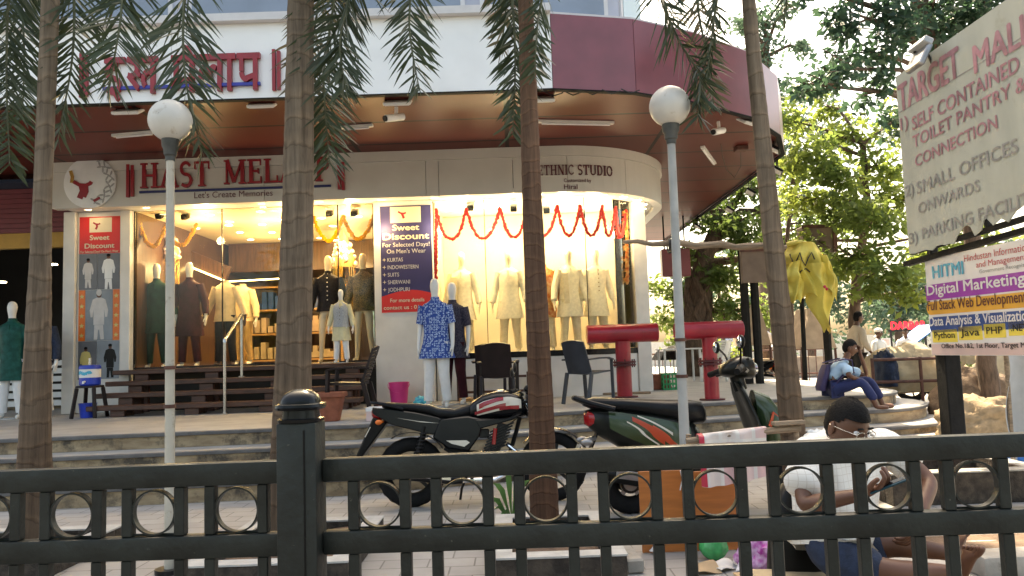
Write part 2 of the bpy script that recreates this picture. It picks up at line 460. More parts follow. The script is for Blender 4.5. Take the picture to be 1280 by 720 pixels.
mk('wood_pole', (0.26, 0.19, 0.13), 0.8, 0.3, 8, 0.4, stretch=(1, 8, 8))
mk('plywood_orange', (0.40, 0.125, 0.028), 0.4, 0.14, 4, stretch=(0.8, 8, 8))
mk('lamp_pole', (0.46, 0.42, 0.35), 0.6, 0.1, 5, dirt=((0.2, 0.14, 0.09), 9, 0.58))
mk('lamp_pole_grey', (0.3645, 0.3713, 0.3645), 0.6, 0.15, 5, dirt=((0.2, 0.12, 0.08), 9, 0.66))
mk('globe', (0.60, 0.58, 0.54), 0.4, 0.06, 6, dirt=((0.40, 0.34, 0.26), 9, 0.57))
mk('collar', (0.06, 0.062, 0.058), 0.6, 0.3, 10)
mk('terracotta', (0.28, 0.085, 0.045), 0.75, 0.2, 9, 0.2, dirt=((0.32, 0.2, 0.15), 7, 0.66))
mk('bucket_pink', (0.62, 0.035, 0.21), 0.35, 0.08, 5)
mk('blue_plastic', (0.01, 0.045, 0.42), 0.3, 0.1, 5)
mk('chair_brown', (0.0193, 0.0121, 0.0121), 0.4, 0.15, 6, spec=0.22)
mk('chair_grey', (0.027, 0.033, 0.045), 0.4, 0.15, 6)
mk('concrete', (0.30, 0.28, 0.25), 0.85, 0.2, 5, 0.35, dirt=((0.12, 0.10, 0.085), 4, 0.58))
mk('nosing', (0.104, 0.1, 0.1), 0.55, 0.2, 7, 0.1, dirt=((0.2, 0.19, 0.175), 3, 0.6))
mk('tread', (0.34, 0.325, 0.305), 0.65, 0.12, 3, 0.1, dirt=((0.23, 0.21, 0.19), 2.2, 0.6))
mk('moss_kerb', (0.044, 0.0336, 0.0256), 0.9, 0.5, 14, 0.5, dirt=((0.3, 0.28, 0.25), 16, 0.66))
mk('kerb_top', (0.42, 0.41, 0.39), 0.8, 0.12, 8, 0.2, dirt=((0.2, 0.18, 0.16), 8, 0.66))
mk('asphalt', (0.05, 0.05, 0.05), 0.9, 0.2, 20, 0.3)
mk('soil', (0.12, 0.075, 0.05), 0.95, 0.3, 10, 0.5)
mk('shutter', (0.17, 0.03, 0.04), 0.5, 0.1, 5)
mk('yellow_strip', (0.45, 0.25, 0.04), 0.5, 0.1, 5)
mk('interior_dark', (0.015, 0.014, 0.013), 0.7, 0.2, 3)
mk('interior_cream', (0.62, 0.52, 0.36), 0.5, 0.05, 2)
mk('ceiling_cream', (0.60, 0.50, 0.34), 0.5, 0.04, 2)
mk('shop_floor', (0.35, 0.28, 0.2), 0.25, 0.1, 3)
mk('tan_panel', (0.42, 0.24, 0.10), 0.35, 0.15, 4)
mk('gold', (0.65, 0.40, 0.12), 0.25, 0.1, 8, metal=0.8)
mk('marigold', (0.75, 0.33, 0.015), 0.7, 0.35, 60, 0.6)
mk('garland_red', (0.42, 0.010, 0.011), 0.65, 0.35, 60, 0.6)
mk('sack', (0.30, 0.215, 0.13), 0.95, 0.2, 9, 0.4)
mk('sack_brown', (0.15, 0.10, 0.065), 0.95, 0.25, 9, 0.4)
mk('cloth_beige', (0.42, 0.335, 0.22), 0.9, 0.18, 4, 0.3)
mk('tarp_grey', (0.42, 0.43, 0.44), 0.5, 0.1, 4, 0.2)
mk('tarp_blue', (0.02, 0.16, 0.5), 0.45, 0.15, 5)
mk('yellow_cloth', (0.60, 0.47, 0.085), 0.6, 0.18, 5, 0.3)
mk('polythene', (0.05, 0.38, 0.12), 0.25, 0.3, 12)
mk('cardboard', (0.42, 0.29, 0.17), 0.85, 0.1, 6)
mk('crate_green', (0.012, 0.10, 0.04), 0.45, 0.15, 6)
mk('crate_dark', (0.009, 0.024, 0.0132), 0.5, 0.2, 6)
mk('skin', (0.118, 0.047, 0.025), 0.5, 0.12, 9, 0.05)
mk('skin_dark', (0.10, 0.045, 0.028), 0.5, 0.12, 9)
mk('skin_sole', (0.40, 0.19, 0.12), 0.6, 0.15, 14)
mk('hair', (0.007, 0.006, 0.006), 0.7, 0.3, 40, 0.3, spec=0.15)
mk('hair_grey', (0.03, 0.028, 0.027), 0.6, 0.4, 40)
mk('denim', (0.01, 0.021, 0.05), 0.85, 0.25, 30, 0.2)
mk('navy_cloth', (0.0096, 0.018, 0.084), 0.8, 0.15, 8)
mk('shirt_blue', (0.34, 0.50, 0.66), 0.8, 0.06, 8)
mk('shirt_beige', (0.46, 0.38, 0.29), 0.8, 0.08, 8)
mk('trouser_black', (0.009, 0.0085, 0.009), 0.8, 0.2, 8)
mk('bag_purple', (0.028, 0.018, 0.075), 0.6, 0.2, 8)
mk('phone', (0.01, 0.05, 0.07), 0.15, 0.2, 6)
mk('ac_white', (0.5, 0.47, 0.42), 0.5, 0.08, 4)
mk('sign_board', (0.44, 0.45, 0.385), 0.6, 0.08, 2.2, stretch=(1, 1.5, 0.5), dirt=((0.36, 0.35, 0.28), 3, 0.6))
mk('sign_pink', (0.40, 0.20, 0.225), 0.6, 0.25, 6)
mk('sign_grey', (0.30, 0.285, 0.265), 0.6, 0.15, 6)
mk('flex_white', (0.72, 0.70, 0.70), 0.35, 0.03, 3)
mk('flex_purple', (0.30, 0.015, 0.36), 0.35, 0.05, 3)
mk('flex_orange', (0.72, 0.36, 0.05), 0.35, 0.05, 3)
mk('flex_blue', (0.01, 0.06, 0.24), 0.35, 0.05, 3)
mk('flex_yellow', (0.78, 0.62, 0.10), 0.35, 0.05, 3)
mk('flex_pink', (0.62, 0.46, 0.44), 0.35, 0.05, 3)
mk('flex_cyan', (0.03, 0.42, 0.60), 0.35, 0.05, 3)
mk('flex_red', (0.48, 0.02, 0.05), 0.4, 0.05, 3)
mk('text_dark', (0.015, 0.01, 0.01), 0.5, 0.05, 3)
mk('banner_red', (0.62, 0.018, 0.016), 0.4, 0.05, 3)
mk('banner_navy', (0.028, 0.024, 0.104), 0.65, 0.08, 3)
mk('banner_orange', (0.75, 0.16, 0.02), 0.4, 0.05, 3)
mk('banner_grey', (0.13, 0.135, 0.15), 0.4, 0.15, 3)
mk('banner_grey_light', (0.22, 0.25, 0.28), 0.4, 0.15, 3)
mk('print_cream', (0.66, 0.56, 0.40), 0.4, 0.04, 3)
mk('print_pale', (0.55, 0.52, 0.50), 0.4, 0.08, 8)
mk('print_yellow', (0.60, 0.50, 0.18), 0.4, 0.08, 8)
mk('post_black', (0.01, 0.0095, 0.009), 0.7, 0.3, 8, 0.2, spec=0.22)
mk('rust', (0.091, 0.035, 0.0245), 0.7, 0.3, 9)
mk('wire', (0.01, 0.009, 0.0085), 0.6, 0.2, 9)
mk('hoarding', (0.16, 0.115, 0.09), 0.7, 0.15, 4)
mk('canvas', (0.46, 0.34, 0.24), 0.8, 0.15, 4)
mk('upper_panel', (0.42, 0.43, 0.50), 0.3, 0.08, 2)
mk('upper_glass', (0.20, 0.24, 0.30), 0.08, 0.1, 2, spec=0.8)
mk('upper_pale', (0.36, 0.47, 0.50), 0.25, 0.08, 2)
mk('ledge', (0.62, 0.60, 0.60), 0.6, 0.06, 4)
mk('flex_grey', (0.36, 0.36, 0.35), 0.4, 0.15, 9)
M['lampglow'] = emit('lampglow', (1.0, 0.86, 0.62), 9.0)
M['ledstrip'] = emit('ledstrip', (1.0, 0.72, 0.30), 4.0)
M['darbar_red'] = emit('darbar_red', (0.8, 0.01, 0.03), 0.9)
M['glass'] = glass('glass', refl=0.022)
M['paving'] = brick('paving', (0.40, 0.375, 0.35), (0.345, 0.325, 0.305), (0.20, 0.185, 0.17), 0.30, 0.20, 0.006, 0.75, noise=0.3)
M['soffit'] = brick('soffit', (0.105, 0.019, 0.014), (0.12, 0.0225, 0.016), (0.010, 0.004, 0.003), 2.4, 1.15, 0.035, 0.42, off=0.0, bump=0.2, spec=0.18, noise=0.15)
M['riser'] = pm('riser', (0.42, 0.32, 0.20), 0.8, 0.2, 4, 0.2, col2=(0.25, 0.175, 0.105), dirt=((0.075, 0.06, 0.045), 2.6, 0.5), stretch=(1, 1, 3.0))
M['tile_floor'] = brick('tile_floor', (0.33, 0.30, 0.27), (0.30, 0.275, 0.25), (0.2, 0.18, 0.16), 0.6, 0.6, 0.006, 0.55, off=0.0, noise=0.3)
M['bark_palm'] = bark('bark_palm', (0.225, 0.178, 0.135), (0.095, 0.072, 0.054), 0.17, 0.38)
M['bark_red'] = bark('bark_red', (0.165, 0.098, 0.066), (0.068, 0.039, 0.027), 0.10, 0.32)
M['bark'] = pm('bark', (0.10, 0.065, 0.045), 0.9, 0.35, 9, 0.6, stretch=(3, 3, 0.6))
M['palm_leaf'] = leafmat('palm_leaf', (0.055, 0.082, 0.042), (0.02, 0.034, 0.018), 0.2, 1.2, 0.42)
M['palm_dry'] = leafmat('palm_dry', (0.17, 0.15, 0.085), (0.075, 0.075, 0.045), 0.2, 3, 0.6)
M['palm_rib'] = pm('palm_rib', (0.10, 0.11, 0.06), 0.6, 0.2, 8)
M['leaf_dark'] = leafmat('leaf_dark', (0.055, 0.105, 0.06), (0.024, 0.055, 0.038), 0.3, 0.8)
M['leaf_yellow'] = leafmat('leaf_yellow', (0.15, 0.20, 0.042), (0.07, 0.12, 0.03), 0.5, 0.8)
M['leaf_mid'] = leafmat('leaf_mid', (0.10, 0.155, 0.036), (0.045, 0.085, 0.025), 0.5, 0.9)
M['leaf_far_haze'] = leafmat('leaf_far_haze', (0.085, 0.14, 0.09), (0.045, 0.085, 0.06), 0.3, 0.5)  # distance haze put into the leaf colour as a paler grey-green
M['leaf_plant'] = leafmat('leaf_plant', (0.06, 0.16, 0.05), (0.035, 0.10, 0.03), 0.3, 6)
M['kurta_blue'] = ringprint('kurta_blue', (0.012, 0.06, 0.30), (0.42, 0.55, 0.75), 30, 0.25, 0.42)
def polyoff(pts, d):
    """offset an open plan polyline to its right-hand side (outward for the platform)"""
    out = []
    for i, p in enumerate(pts):
        a = V(pts[max(i-1, 0)]); b = V(pts[min(i+1, len(pts)-1)])
        t = (b - a).normalized(); n = V((t.y, -t.x))
        dd = d[i] if isinstance(d, (list, tuple)) else d
        out.append((p[0] + n.x*dd, p[1] + n.y*dd))
    return out
def arc(cx, cy, rx, ry, a0, a1, n):
    return [(cx + rx*math.cos(math.radians(a0 + (a1-a0)*i/n)), cy + ry*math.sin(math.radians(a0 + (a1-a0)*i/n))) for i in range(n+1)]
mb = MB(); mb.box((-900, -900, -0.4), (900, 900, -0.165)); tag(mb.build('ground', M['asphalt'], smooth=0), kind='structure')
mb = MB(); mb.box((-60, -40, -0.163), (60, 1.85, -0.15)); tag(mb.build('road', M['asphalt'], smooth=0), kind='structure')
mb = MB(); mb.box((-60, 1.97, -0.16), (60, 70, 0.0)); tag(mb.build('pavement', M['paving'], smooth=0), kind='structure')
mb = MB()
for i in range(60): mb.box((-30 + i, 1.82, -0.16), (-30 + i + 0.985, 1.967, 0.006))
tag(mb.build('kerb', M['concrete'], bevel=0.01), kind='structure')
# platform in front of the shop and the steps up to it
front = [(-16, 8.45), (-9, 8.62), (-6.5, 8.75), (-4.5, 8.9), (-1.9, 9.12), (-0.4, 9.55), (0.9, 10.05), (2.0, 10.42), (2.8, 10.65), (3.5, 10.85), (4.1, 11.0)]
bast = arc(4.55, 12.4, 1.4, 1.4, -72, 8, 14)
L0 = front + bast + [(5.95, 14.0), (5.95, 30)]
n0 = len(front)
d1 = [0.42]*n0 + [0.40]*len(bast) + [0.4, 0.4]
d2 = [1.45, 1.45, 1.45, 1.5, 1.55, 1.5, 1.3, 1.0, 0.84, 0.82, 0.82] + [0.80]*len(bast) + [0.8, 0.8]
d3 = [0]*n0 + [1.2]*len(bast) + [1.2, 1.2]
L1 = polyoff(L0, d1); L2 = polyoff(L0, d2)
def step_block(name, line, z0, z1, label=None):
    back = [(line[-1][0], 30), (-16, 30)]
    poly = line + back
    rm = MB(); tm = MB()
    fn = lambda u, v, d: V((u, v, d))
    rl = polyoff(line, -0.03)
    rm.prism(rl + back, fn, z0, z1 - 0.046)
    o = rm.build(name, M['riser'], smooth=30); tag(o, kind='structure')
    nm = MB(); nm.prism(poly, fn, z1 - 0.045, z1 - 0.004)
    tag(nm.build('step_nosing', M['nosing'], smooth=30, bevel=0.006), kind='structure')
    ins = polyoff(line, -0.055)
    tm.prism(ins + back, fn, z1 - 0.0035, z1)
    tag(tm.build('step_tread', M['tread'], smooth=0), kind='structure')
step_block('steps', L2, 0.0, 0.185)
step_block('steps', L1, 0.187, 0.37)
step_block('platform', L0, 0.372, 0.55)
r3 = arc(4.55, 12.4, 2.6, 2.6, -80, 12, 16)
mb = MB(); mb.prism(r3 + [(5.0, 13.2), (4.2, 11.9)], lambda u, v, d: V((u, v, d)), 0.004, 0.07)
tag(mb.build('path', M['tread'], smooth=0, bevel=0.008), kind='structure')
# ------------------------------------------------------------------ the shop building
ZS, ZB = 4.66, 3.90          # underside of the canopy, underside of the sign band
bld = thing('shop_building', 'two-storey shop building with curved cream front, lit display windows and deep maroon canopy', 'building', (0, 13, 0))
S = [(-7.42, 12.3), (-4, 12.3), (-1, 12.3), (0.75, 12.3)] + arc(0.75, 14.4, 2.1, 2.1, -86, 0, 18) + [(2.85, 18), (2.85, 24)]
def wall_strip(mb, path, z0, z1, th, m=0):
    inner = polyoff(path, -th)
    for i in range(len(path) - 1):
        a, b = path[i], path[i+1]; c, d = inner[i+1], inner[i]
        vs = [V((*a, z0)), V((*b, z0)), V((*c, z0)), V((*d, z0)), V((*a, z1)), V((*b, z1)), V((*c, z1)), V((*d, z1))]
        fs = [(0,3,2,1), (4,5,6,7), (0,1,5,4), (2,3,7,6)]
        if i == 0: fs.append((3,0,4,7))
        if i == len(path) - 2: fs.append((1,2,6,5))
        mb.add(vs, fs, m)
def plen(path):
    s = [0]
    for a, b in zip(path, path[1:]): s.append(s[-1] + math.dist(a, b))
    return s
def ppos(path, s):
    L = plen(path); s = max(0, min(L[-1] - 1e-6, s))
    for i in range(len(path) - 1):
        if s <= L[i+1]:
            t = (s - L[i]) / (L[i+1] - L[i]); a, b = V(path[i]), V(path[i+1])
            tt = (b - a).normalized()
            return a.lerp(b, t), V((tt.y, -tt.x))
def subpath(path, s0, s1):
    L = plen(path)
    pts = [tuple(ppos(path, s0)[0])] + [path[i] for i in range(len(path)) if s0 + 1e-4 < L[i] < s1 - 1e-4] + [tuple(ppos(path, s1)[0])]
    return pts
# cream sign band in panels with open joints
def sx(px):                                                # path position of a picture column on the straight part
    return P(px, 215, 12.3).x + 7.42
cuts = [0, sx(330), sx(532), sx(548), sx(641), sx(690) + 0.25, 8.17 + 1.3, 8.17 + 3.2, plen(S)[-1]]
for a, b in zip(cuts, cuts[1:]):
    mb = MB(); sp_ = subpath(S, a + 0.004, b - 0.004)
    wall_strip(mb, sp_, ZB, ZS - 0.17, 0.16)
    mb.build('sign_band_panel', M['sign_cream'], bld)
mb = MB(); wall_strip(mb, polyoff(S, 0.03), ZS - 0.167, ZS - 0.005, 0.2); mb.build('cornice', M['sign_cream'], bld)
mb = MB(); wall_strip(mb, S[:4] + S[4:], ZB + 0.02, ZS - 0.18, 0.02);
# glazing line
G = [(-1.31, 13.0), (0.75, 13.0)] + [(0.75 + 1.9*math.sin(math.radians(a)), 14.9 - 1.9*math.cos(math.radians(a))) for a in range(5, 51, 5)]
# underside between sign band and glass
mb = MB()
So = polyoff(S, -0.162)
mb.prism([p for p in So] + [(-1.31, 24), (-1.31, 20), (-7.42, 20)], lambda u, v, d: V((u, v, d)), ZB + 0.06, ZB + 0.12)
mb.build('soffit_strip', M['offwhite'], bld, smooth=0)
# pillars
def slab(name, mat, lo, hi, bev=0.008):
    m_ = MB(); m_.box(lo, hi); return m_.build(name, M[mat], bld, bevel=bev)
slab('pillar', 'white_wall', (-7.56, 12.86, 0.555), (-7.36, 13.6, ZB + 0.055))
slab('wall', 'white_wall', (-7.357, 12.93, 0.555), (-6.60, 13.5, ZB + 0.055))
slab('pillar', 'white_wall', (-6.597, 12.86, 0.555), (-6.43, 13.6, ZB + 0.055))
slab('pillar', 'white_wall', (-2.31, 12.86, 0.555), (-1.33, 13.3, ZB + 0.055))
slab('pillar', 'offwhite', (2.19, 13.62, 0.555), (2.43, 14.75, ZB + 0.055))
mb = MB(); mb.box((2.30, 14.76, 0.555), (2.44, 24, ZB + 0.055)); mb.build('wall', M['white_wall'], bld, smooth=0); mb = MB(); mb.box((2.13, 13.78, 1.2), (2.185, 14.598, ZB + 0.05)); mb.build('inner_wall', M['interior_cream'], bld, smooth=0); mb = MB(); mb.box((-14, 24, 0.555), (2.44, 24.2, 4.6)); mb.build('wall', M['white_wall'], bld, smooth=0)
# low wall and dark sill under the right bay
mb = MB(); wall_strip(mb, G, 0.555, 1.24, 0.14); mb.build('wall', M['white_wall'], bld)
mb = MB(); wall_strip(mb, polyoff(G, 0.012), 1.243, 1.34, 0.16); mb.build('window_sill', M['gloss_black'], bld)
# curved panes
gl = plen(G)[-1]
gc = [0, gl*0.235, gl*0.47, gl*0.70, gl*0.86, gl]
for a, b in zip(gc, gc[1:]):
    w = MB(); p_ = subpath(G, a + 0.006, b - 0.006)
    fr = MB()
    for q in (a + 0.003,):
        c, n = ppos(G, q); fr.box((-0.006, -0.012, 1.342), (0.006, 0.012, ZB + 0.05), T=Matrix.Translation((c.x, c.y, 0)))
    f_ = fr.build('window_frame', M['black'], bld, smooth=0)
    wall_strip(w, p_, 1.345, ZB + 0.05, 0.012); w.build('pane', M['glass'], f_)
# left bay panes with a glass door
xs = [-6.425, -4.93, -3.9, -2.95, -2.315]
for i, (a, b) in enumerate(zip(xs, xs[1:])):
    if i == 2: continue
    fr = MB(); fr.box((a, 12.99, 1.255), (b, 13.03, 1.285)); fr.box((a, 12.99, 1.287), (a + 0.014, 13.02, ZB + 0.05))
    f_ = fr.build('window_frame', M['dark_metal'], bld, smooth=0)
    w = MB(); w.box((a + 0.018, 13.0, 1.29), (b - 0.006, 13.012, ZB + 0.05)); w.build('pane', M['glass'], f_, smooth=0)
# (the glass door of the third bay stands open inwards)
dr = MB(); dr.box((-3.885, 13.02, 1.27), (-3.87, 13.92, 3.5)); d_ = dr.build('door', M['glass'], bld, smooth=0)
hd = MB()
for q in (-3.93, -3.83): hd.tube([(q, 13.80, 1.65), (q, 13.80, 2.95)], 0.018, 10)
hd.build('handle', M['shutter'], d_)
tr = MB(); tr.box((-3.895, 12.99, 3.52), (-2.955, 13.01, ZB + 0.05)); tr.build('pane', M['glass'], bld, smooth=0)
# rooms behind the glass
def room(name, x0, x1, y0, y1, z0, z1, wmat, fmat, cmat, back='wall', side=None):
    t = 0.06
    m_ = MB(); m_.box((x0, y0, z0 - t), (x1, y1, z0)); m_.build('shop_floor', M[fmat], bld, smooth=0)
    m_ = MB(); m_.box((x0, y0, z1), (x1, y1, z1 + t)); m_.build('shop_ceiling', M[cmat], bld, smooth=0)
    m_ = MB(); m_.box((x0 - t, y0, z0), (x0 - 0.002, y1, z1)); m_.build('inner_wall', M[side or wmat], bld, smooth=0)
    m_ = MB(); m_.box((x1 + 0.002, y0, z0), (x1 + t, y1, z1)); m_.build('inner_wall', M[side or wmat], bld, smooth=0)
    m_ = MB(); m_.box((x0 - t, y1 + 0.002, z0), (x1 + t, y1 + t, z1)); m_.build('inner_wall', M[wmat], bld, smooth=0)
room('l', -6.40, -2.36, 13.05, 19.0, 1.25, ZB + 0.05, 'wood_laminate', 'shop_floor', 'ceiling_cream')
mb = MB(); mb.prism([(-1.29, 13.17), (0.75, 13.17)] + [(0.75 + 1.72*math.sin(math.radians(a)), 14.9 - 1.72*math.cos(math.radians(a))) for a in range(5, 51, 5)] + [(2.07, 14.59), (-1.29, 14.59)], lambda u, v, d: V((u, v, d)), 1.24, 1.30)
mb.build('display_floor', M['offwhite'], bld, smooth=0)
mb = MB(); mb.box((-1.35, 14.6, 1.2), (2.18, 14.7, ZB + 0.05)); mb.build('inner_wall', M['interior_cream'], bld, smooth=0)
mb = MB(); mb.box((-1.328, 13.15, 1.2), (-1.29, 14.6, ZB + 0.05)); mb.build('inner_wall', M['interior_cream'], bld, smooth=0)
# plinth under the left bay
slab('plinth', 'interior_dark', (-6.43, 13.0, 0.555), (-2.31, 13.045, 1.19), 0)
# dropped ceiling edge and a wall of shelves at the back of the left room
mb = MB(); mb.box((-6.3, 17.0, 3.3), (-2.45, 18.9, 3.945)); mb.build('bulkhead', M['wood_laminate'], bld, bevel=0.01)
for k, (x0, x1) in enumerate(((-6.2, -4.9), (-4.8, -3.9))):
    f_ = MB(); f_.box((x0, 17.6, 1.26), (x0 + 0.06, 18.0, 3.0)); f_.box((x1 - 0.06, 17.6, 1.26), (x1, 18.0, 3.0))
    for z in (1.3, 1.9, 2.45, 2.98): f_.box((x0 + 0.062, 17.6, z), (x1 - 0.062, 18.0, z + 0.04))
    s_ = f_.build('shelf', M['tan_panel'], bld, smooth=0)
    for c_ in range(3):
        g_ = MB()
        for q in range(7):
            gx = x0 + 0.1 + (x1 - x0 - 0.25) * (q + 0.1*c_) / 7
            zz = (1.36, 1.96, 2.5)[c_]
            g_.box((gx, 17.62 + 0.01*q, zz), (gx + 0.11, 17.9, zz + RND.uniform(0.12, 0.4)))
        g_.build('folded_clothes', [M['cloth_beige'], M['canvas'], M['flex_blue']][c_], s_, smooth=0)
mb = MB(); mb.box((-3.35, 18.0, 1.26), (-2.5, 18.6, 2.9)); mb.build('mirror_panel', M['mirror'], bld, smooth=0)
# stair string with a light strip under it
led = thing('light_strip', 'gold glowing light strip running down a stair string inside the shop', 'light', (-5, 15.6, 3))
mb = MB(); a, b = P(183, 311, 15.2), P(283, 352, 15.2); c = P(356, 348, 15.2)
mb.beam(a, b, 0.03, 0.028); mb.beam(b + V((0.05, 0, 0)), c, 0.03, 0.022); mb.build('strip', M['ledstrip'], led, smooth=0)
mb = MB(); mb.beam(a + V((0, 0.12, 0.16)), b + V((0, 0.12, 0.16)), 0.1, 0.3); mb.build('stair_string', M['wood_laminate'], led, smooth=0)
# downlights: soffit row, left room, right bay
def downlight(x, y, z, r=0.075):
    d = MB(); d.lathe([(r, 0), (r, -0.012), (r*1.25, -0.014), (r*1.25, 0)], (x, y, z), 16, caps=False)
    f = d.build('downlight', M['white'], bld)
    e = MB(); e.lathe([(r*0.99, -0.002), (r*0.99, -0.008)], (x, y, z), 16); e.build('lamp_disc', M['lampglow'], f)
lights = []
for i, px in enumerate((107, 180, 255, 325, 398, 476, 543, 613, 676)):
    q = P(px, 262, 12.62); downlight(q.x, 12.66, ZB + 0.06);
    if px not in (107, 180, 325): lights.append((q.x, 12.66, ZB - 0.45, 7))
for s_ in (8.17 + 0.55, 8.17 + 1.1, 8.17 + 1.65, 8.17 + 2.2, 8.17 + 2.75, 8.17 + 3.3, 8.17 + 4.2, 8.17 + 5.2):
    c, n = ppos(S, s_); c = c - n*0.33; downlight(c.x, c.y, ZB + 0.06)
lights.append((2.0, 13.2, ZB - 0.45, 7))
for (px, py) in ((262, 268), (326, 264), (287, 277), (286, 281), (300, 290), (328, 280), (340, 290), (352, 274), (352, 298), (313, 299), (372, 281), (386, 292), (402, 272), (416, 282), (400, 297), (419, 300), (448, 270), (245, 285)):
    z = ZB + 0.05; q = PZ(px, py, z)
    if -6.3 < q.x < -2.5 and 13.1 < q.y < 18.8: downlight(q.x, q.y, z, 0.065)
for (px, py) in ((622, 258), (560, 262), (697, 261), (735, 270), (755, 274), (590, 262)):
    q = PZ(px, py, ZB + 0.06)
    if 13.1 < q.y < 14.5: downlight(q.x, q.y, ZB + 0.058, 0.06)
lights += [(-5.6, 13.9, 3.45, 30), (-4.2, 14.3, 3.45, 34), (-2.9, 13.8, 3.45, 28), (-5.2, 16.0, 3.3, 14), (-3.4, 16.2, 3.3, 14),
           (-0.8, 13.6, 3.45, 30), (0.1, 13.6, 3.45, 30), (0.95, 13.65, 3.45, 26), (1.6, 14.05, 3.45, 18)]
LIGHTK = 0.62
for i, (x, y, z, w) in enumerate(lights):
    l_ = bpy.data.lights.new('downlight_lamp', 'POINT'); l_.energy = w * LIGHTK * (1.5 if x < -2 else 0.95); l_.color = (1.0, 0.72, 0.38) if x < -2 else (1.0, 0.86, 0.62); l_.shadow_soft_size = 0.07
    o_ = bpy.data.objects.new('downlight_lamp', l_); o_.location = (x, y, z); COL.objects.link(o_)
# small black spot heads on brackets
for px, py, Y in ((200, 269, 13.3), (232, 270, 13.3), (412, 266, 13.3), (443, 266, 13.3), (588, 259, 13.25), (642, 260, 13.25), (683, 262, 13.3), (727, 268, 13.6)):
    q = P(px, py, Y)
    m_ = MB(); m_.tube([q + V((0, 0, 0.16)), q + V((0, 0, 0.02))], 0.012, 6); m_.cbox(q + V((0, 0.04, 0.02)), (0.14, 0.02, 0.12)); s_ = m_.build('spot_head', M['white'], bld, smooth=0)
    m_ = MB(); m_.cbox(q + V((0, -0.03, -0.02)), (0.11, 0.11, 0.09), rot=Matrix.Rotation(0.4, 3, 'X')); m_.build('spot_can', M['black'], s_, bevel=0.01)
# canopy: underside, fascia panels, ledge
FAS = [(-16, 9.42), (-9.5, 9.42), (-4.2, 9.42), (0.60, 9.43), (1.69, 9.68), (2.62, 10.2), (3.62, 10.98), (4.36, 12.0), (4.86, 13.25), (4.9, 16.5), (4.9, 24)]
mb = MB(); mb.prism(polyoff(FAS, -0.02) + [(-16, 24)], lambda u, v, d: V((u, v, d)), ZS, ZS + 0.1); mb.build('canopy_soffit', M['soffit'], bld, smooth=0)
for i, (a, b) in enumerate(zip(FAS, FAS[1:])):
    A, B = V(a), V(b); t = (B - A).normalized() * 0.004
    m_ = MB(); wall_strip(m_, [tuple(A + t), tuple(B - t)], ZS - 0.03, 5.60, 0.07)
    m_.build('fascia_panel', M['fascia_white'] if i < 3 else M['maroon_panel'], bld, smooth=0)
mb = MB(); wall_strip(mb, polyoff(FAS, 0.004), ZS - 0.048, ZS - 0.031, 0.085); mb.build('drip_trim', M['rubber'], bld, smooth=0)
mb = MB(); wall_strip(mb, polyoff(FAS[:4], 0.10), 5.603, 5.70, 0.5); mb.build('ledge', M['ledge'], bld, smooth=0)
mb = MB(); wall_strip(mb, polyoff(FAS[3:], -0.05), 5.602, 5.65, 0.5); mb.build('ledge', M['ledge'], bld, smooth=0)
mb = MB(); mb.prism(polyoff(FAS, -0.1) + [(-16, 24)], lambda u, v, d: V((u, v, d)), 5.5, 5.59); mb.build('roof', M['concrete'], bld, smooth=0)
# upper floor set back behind the ledge
UP = polyoff(FAS[:5], -0.5) + [(1.95, 10.7), (2.05, 12), (2.05, 24)]
UPm = [(-16, UP[0][1]), (UP[3][0], UP[3][1])]
mb = MB(); wall_strip(mb, UP, 5.66, 12.5, 0.3); mb.build('upper_wall', M['upper_panel'], bld, smooth=0)
mb = MB(); mb.prism(polyoff(UP, -0.32) + [(-16, 24)], lambda u, v, d: V((u, v, d)), 12.4, 12.55); mb.build('roof', M['concrete'], bld, smooth=0)
L_ = plen(UP)
def upper_win(s0, s1, z0, z1, mat='upper_glass'):
    f = MB(); p_ = polyoff(subpath(UP, s0, s1), 0.03); wall_strip(f, p_, z0, z1, 0.028); f_ = f.build('window', M['ledge'], bld, smooth=0)
    q_ = polyoff(subpath(UP, s0 + 0.06, s1 - 0.06), 0.036); g = MB(); wall_strip(g, q_, z0 + 0.06, z1 - 0.06, 0.004); g.build('pane', M[mat], f_, smooth=0)
for fl in (5.76, 8.9):
    s_ = 4.0
    while s_ < L_[-1] - 3:
        upper_win(s_, s_ + 1.75, fl, fl + 2.2, 'upper_pale' if s_ > L_[3] - 0.3 else 'upper_glass'); s_ += 1.95
# ------------------------------------------------------------------ left neighbour
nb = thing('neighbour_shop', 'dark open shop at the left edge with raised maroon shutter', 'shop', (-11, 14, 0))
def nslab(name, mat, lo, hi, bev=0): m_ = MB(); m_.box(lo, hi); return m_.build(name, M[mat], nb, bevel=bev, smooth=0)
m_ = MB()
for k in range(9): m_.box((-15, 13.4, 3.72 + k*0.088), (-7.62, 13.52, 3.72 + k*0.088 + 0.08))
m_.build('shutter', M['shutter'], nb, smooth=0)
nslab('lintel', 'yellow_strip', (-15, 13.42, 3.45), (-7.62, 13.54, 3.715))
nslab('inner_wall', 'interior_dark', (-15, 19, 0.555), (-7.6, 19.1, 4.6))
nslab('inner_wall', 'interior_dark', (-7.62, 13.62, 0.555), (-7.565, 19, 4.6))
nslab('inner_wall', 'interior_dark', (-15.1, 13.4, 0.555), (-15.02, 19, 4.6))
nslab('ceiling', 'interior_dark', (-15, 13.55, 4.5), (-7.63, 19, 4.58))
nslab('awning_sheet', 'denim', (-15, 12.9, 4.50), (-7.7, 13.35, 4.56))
for k, (px, py) in enumerate(((2, 352), (66, 330))):
    q = P(px, py, 16); m_ = MB(); m_.lathe([(0.09, 0), (0.09, -0.02)], q, 14); m_.build('ceiling_light', M['lampglow'], nb)
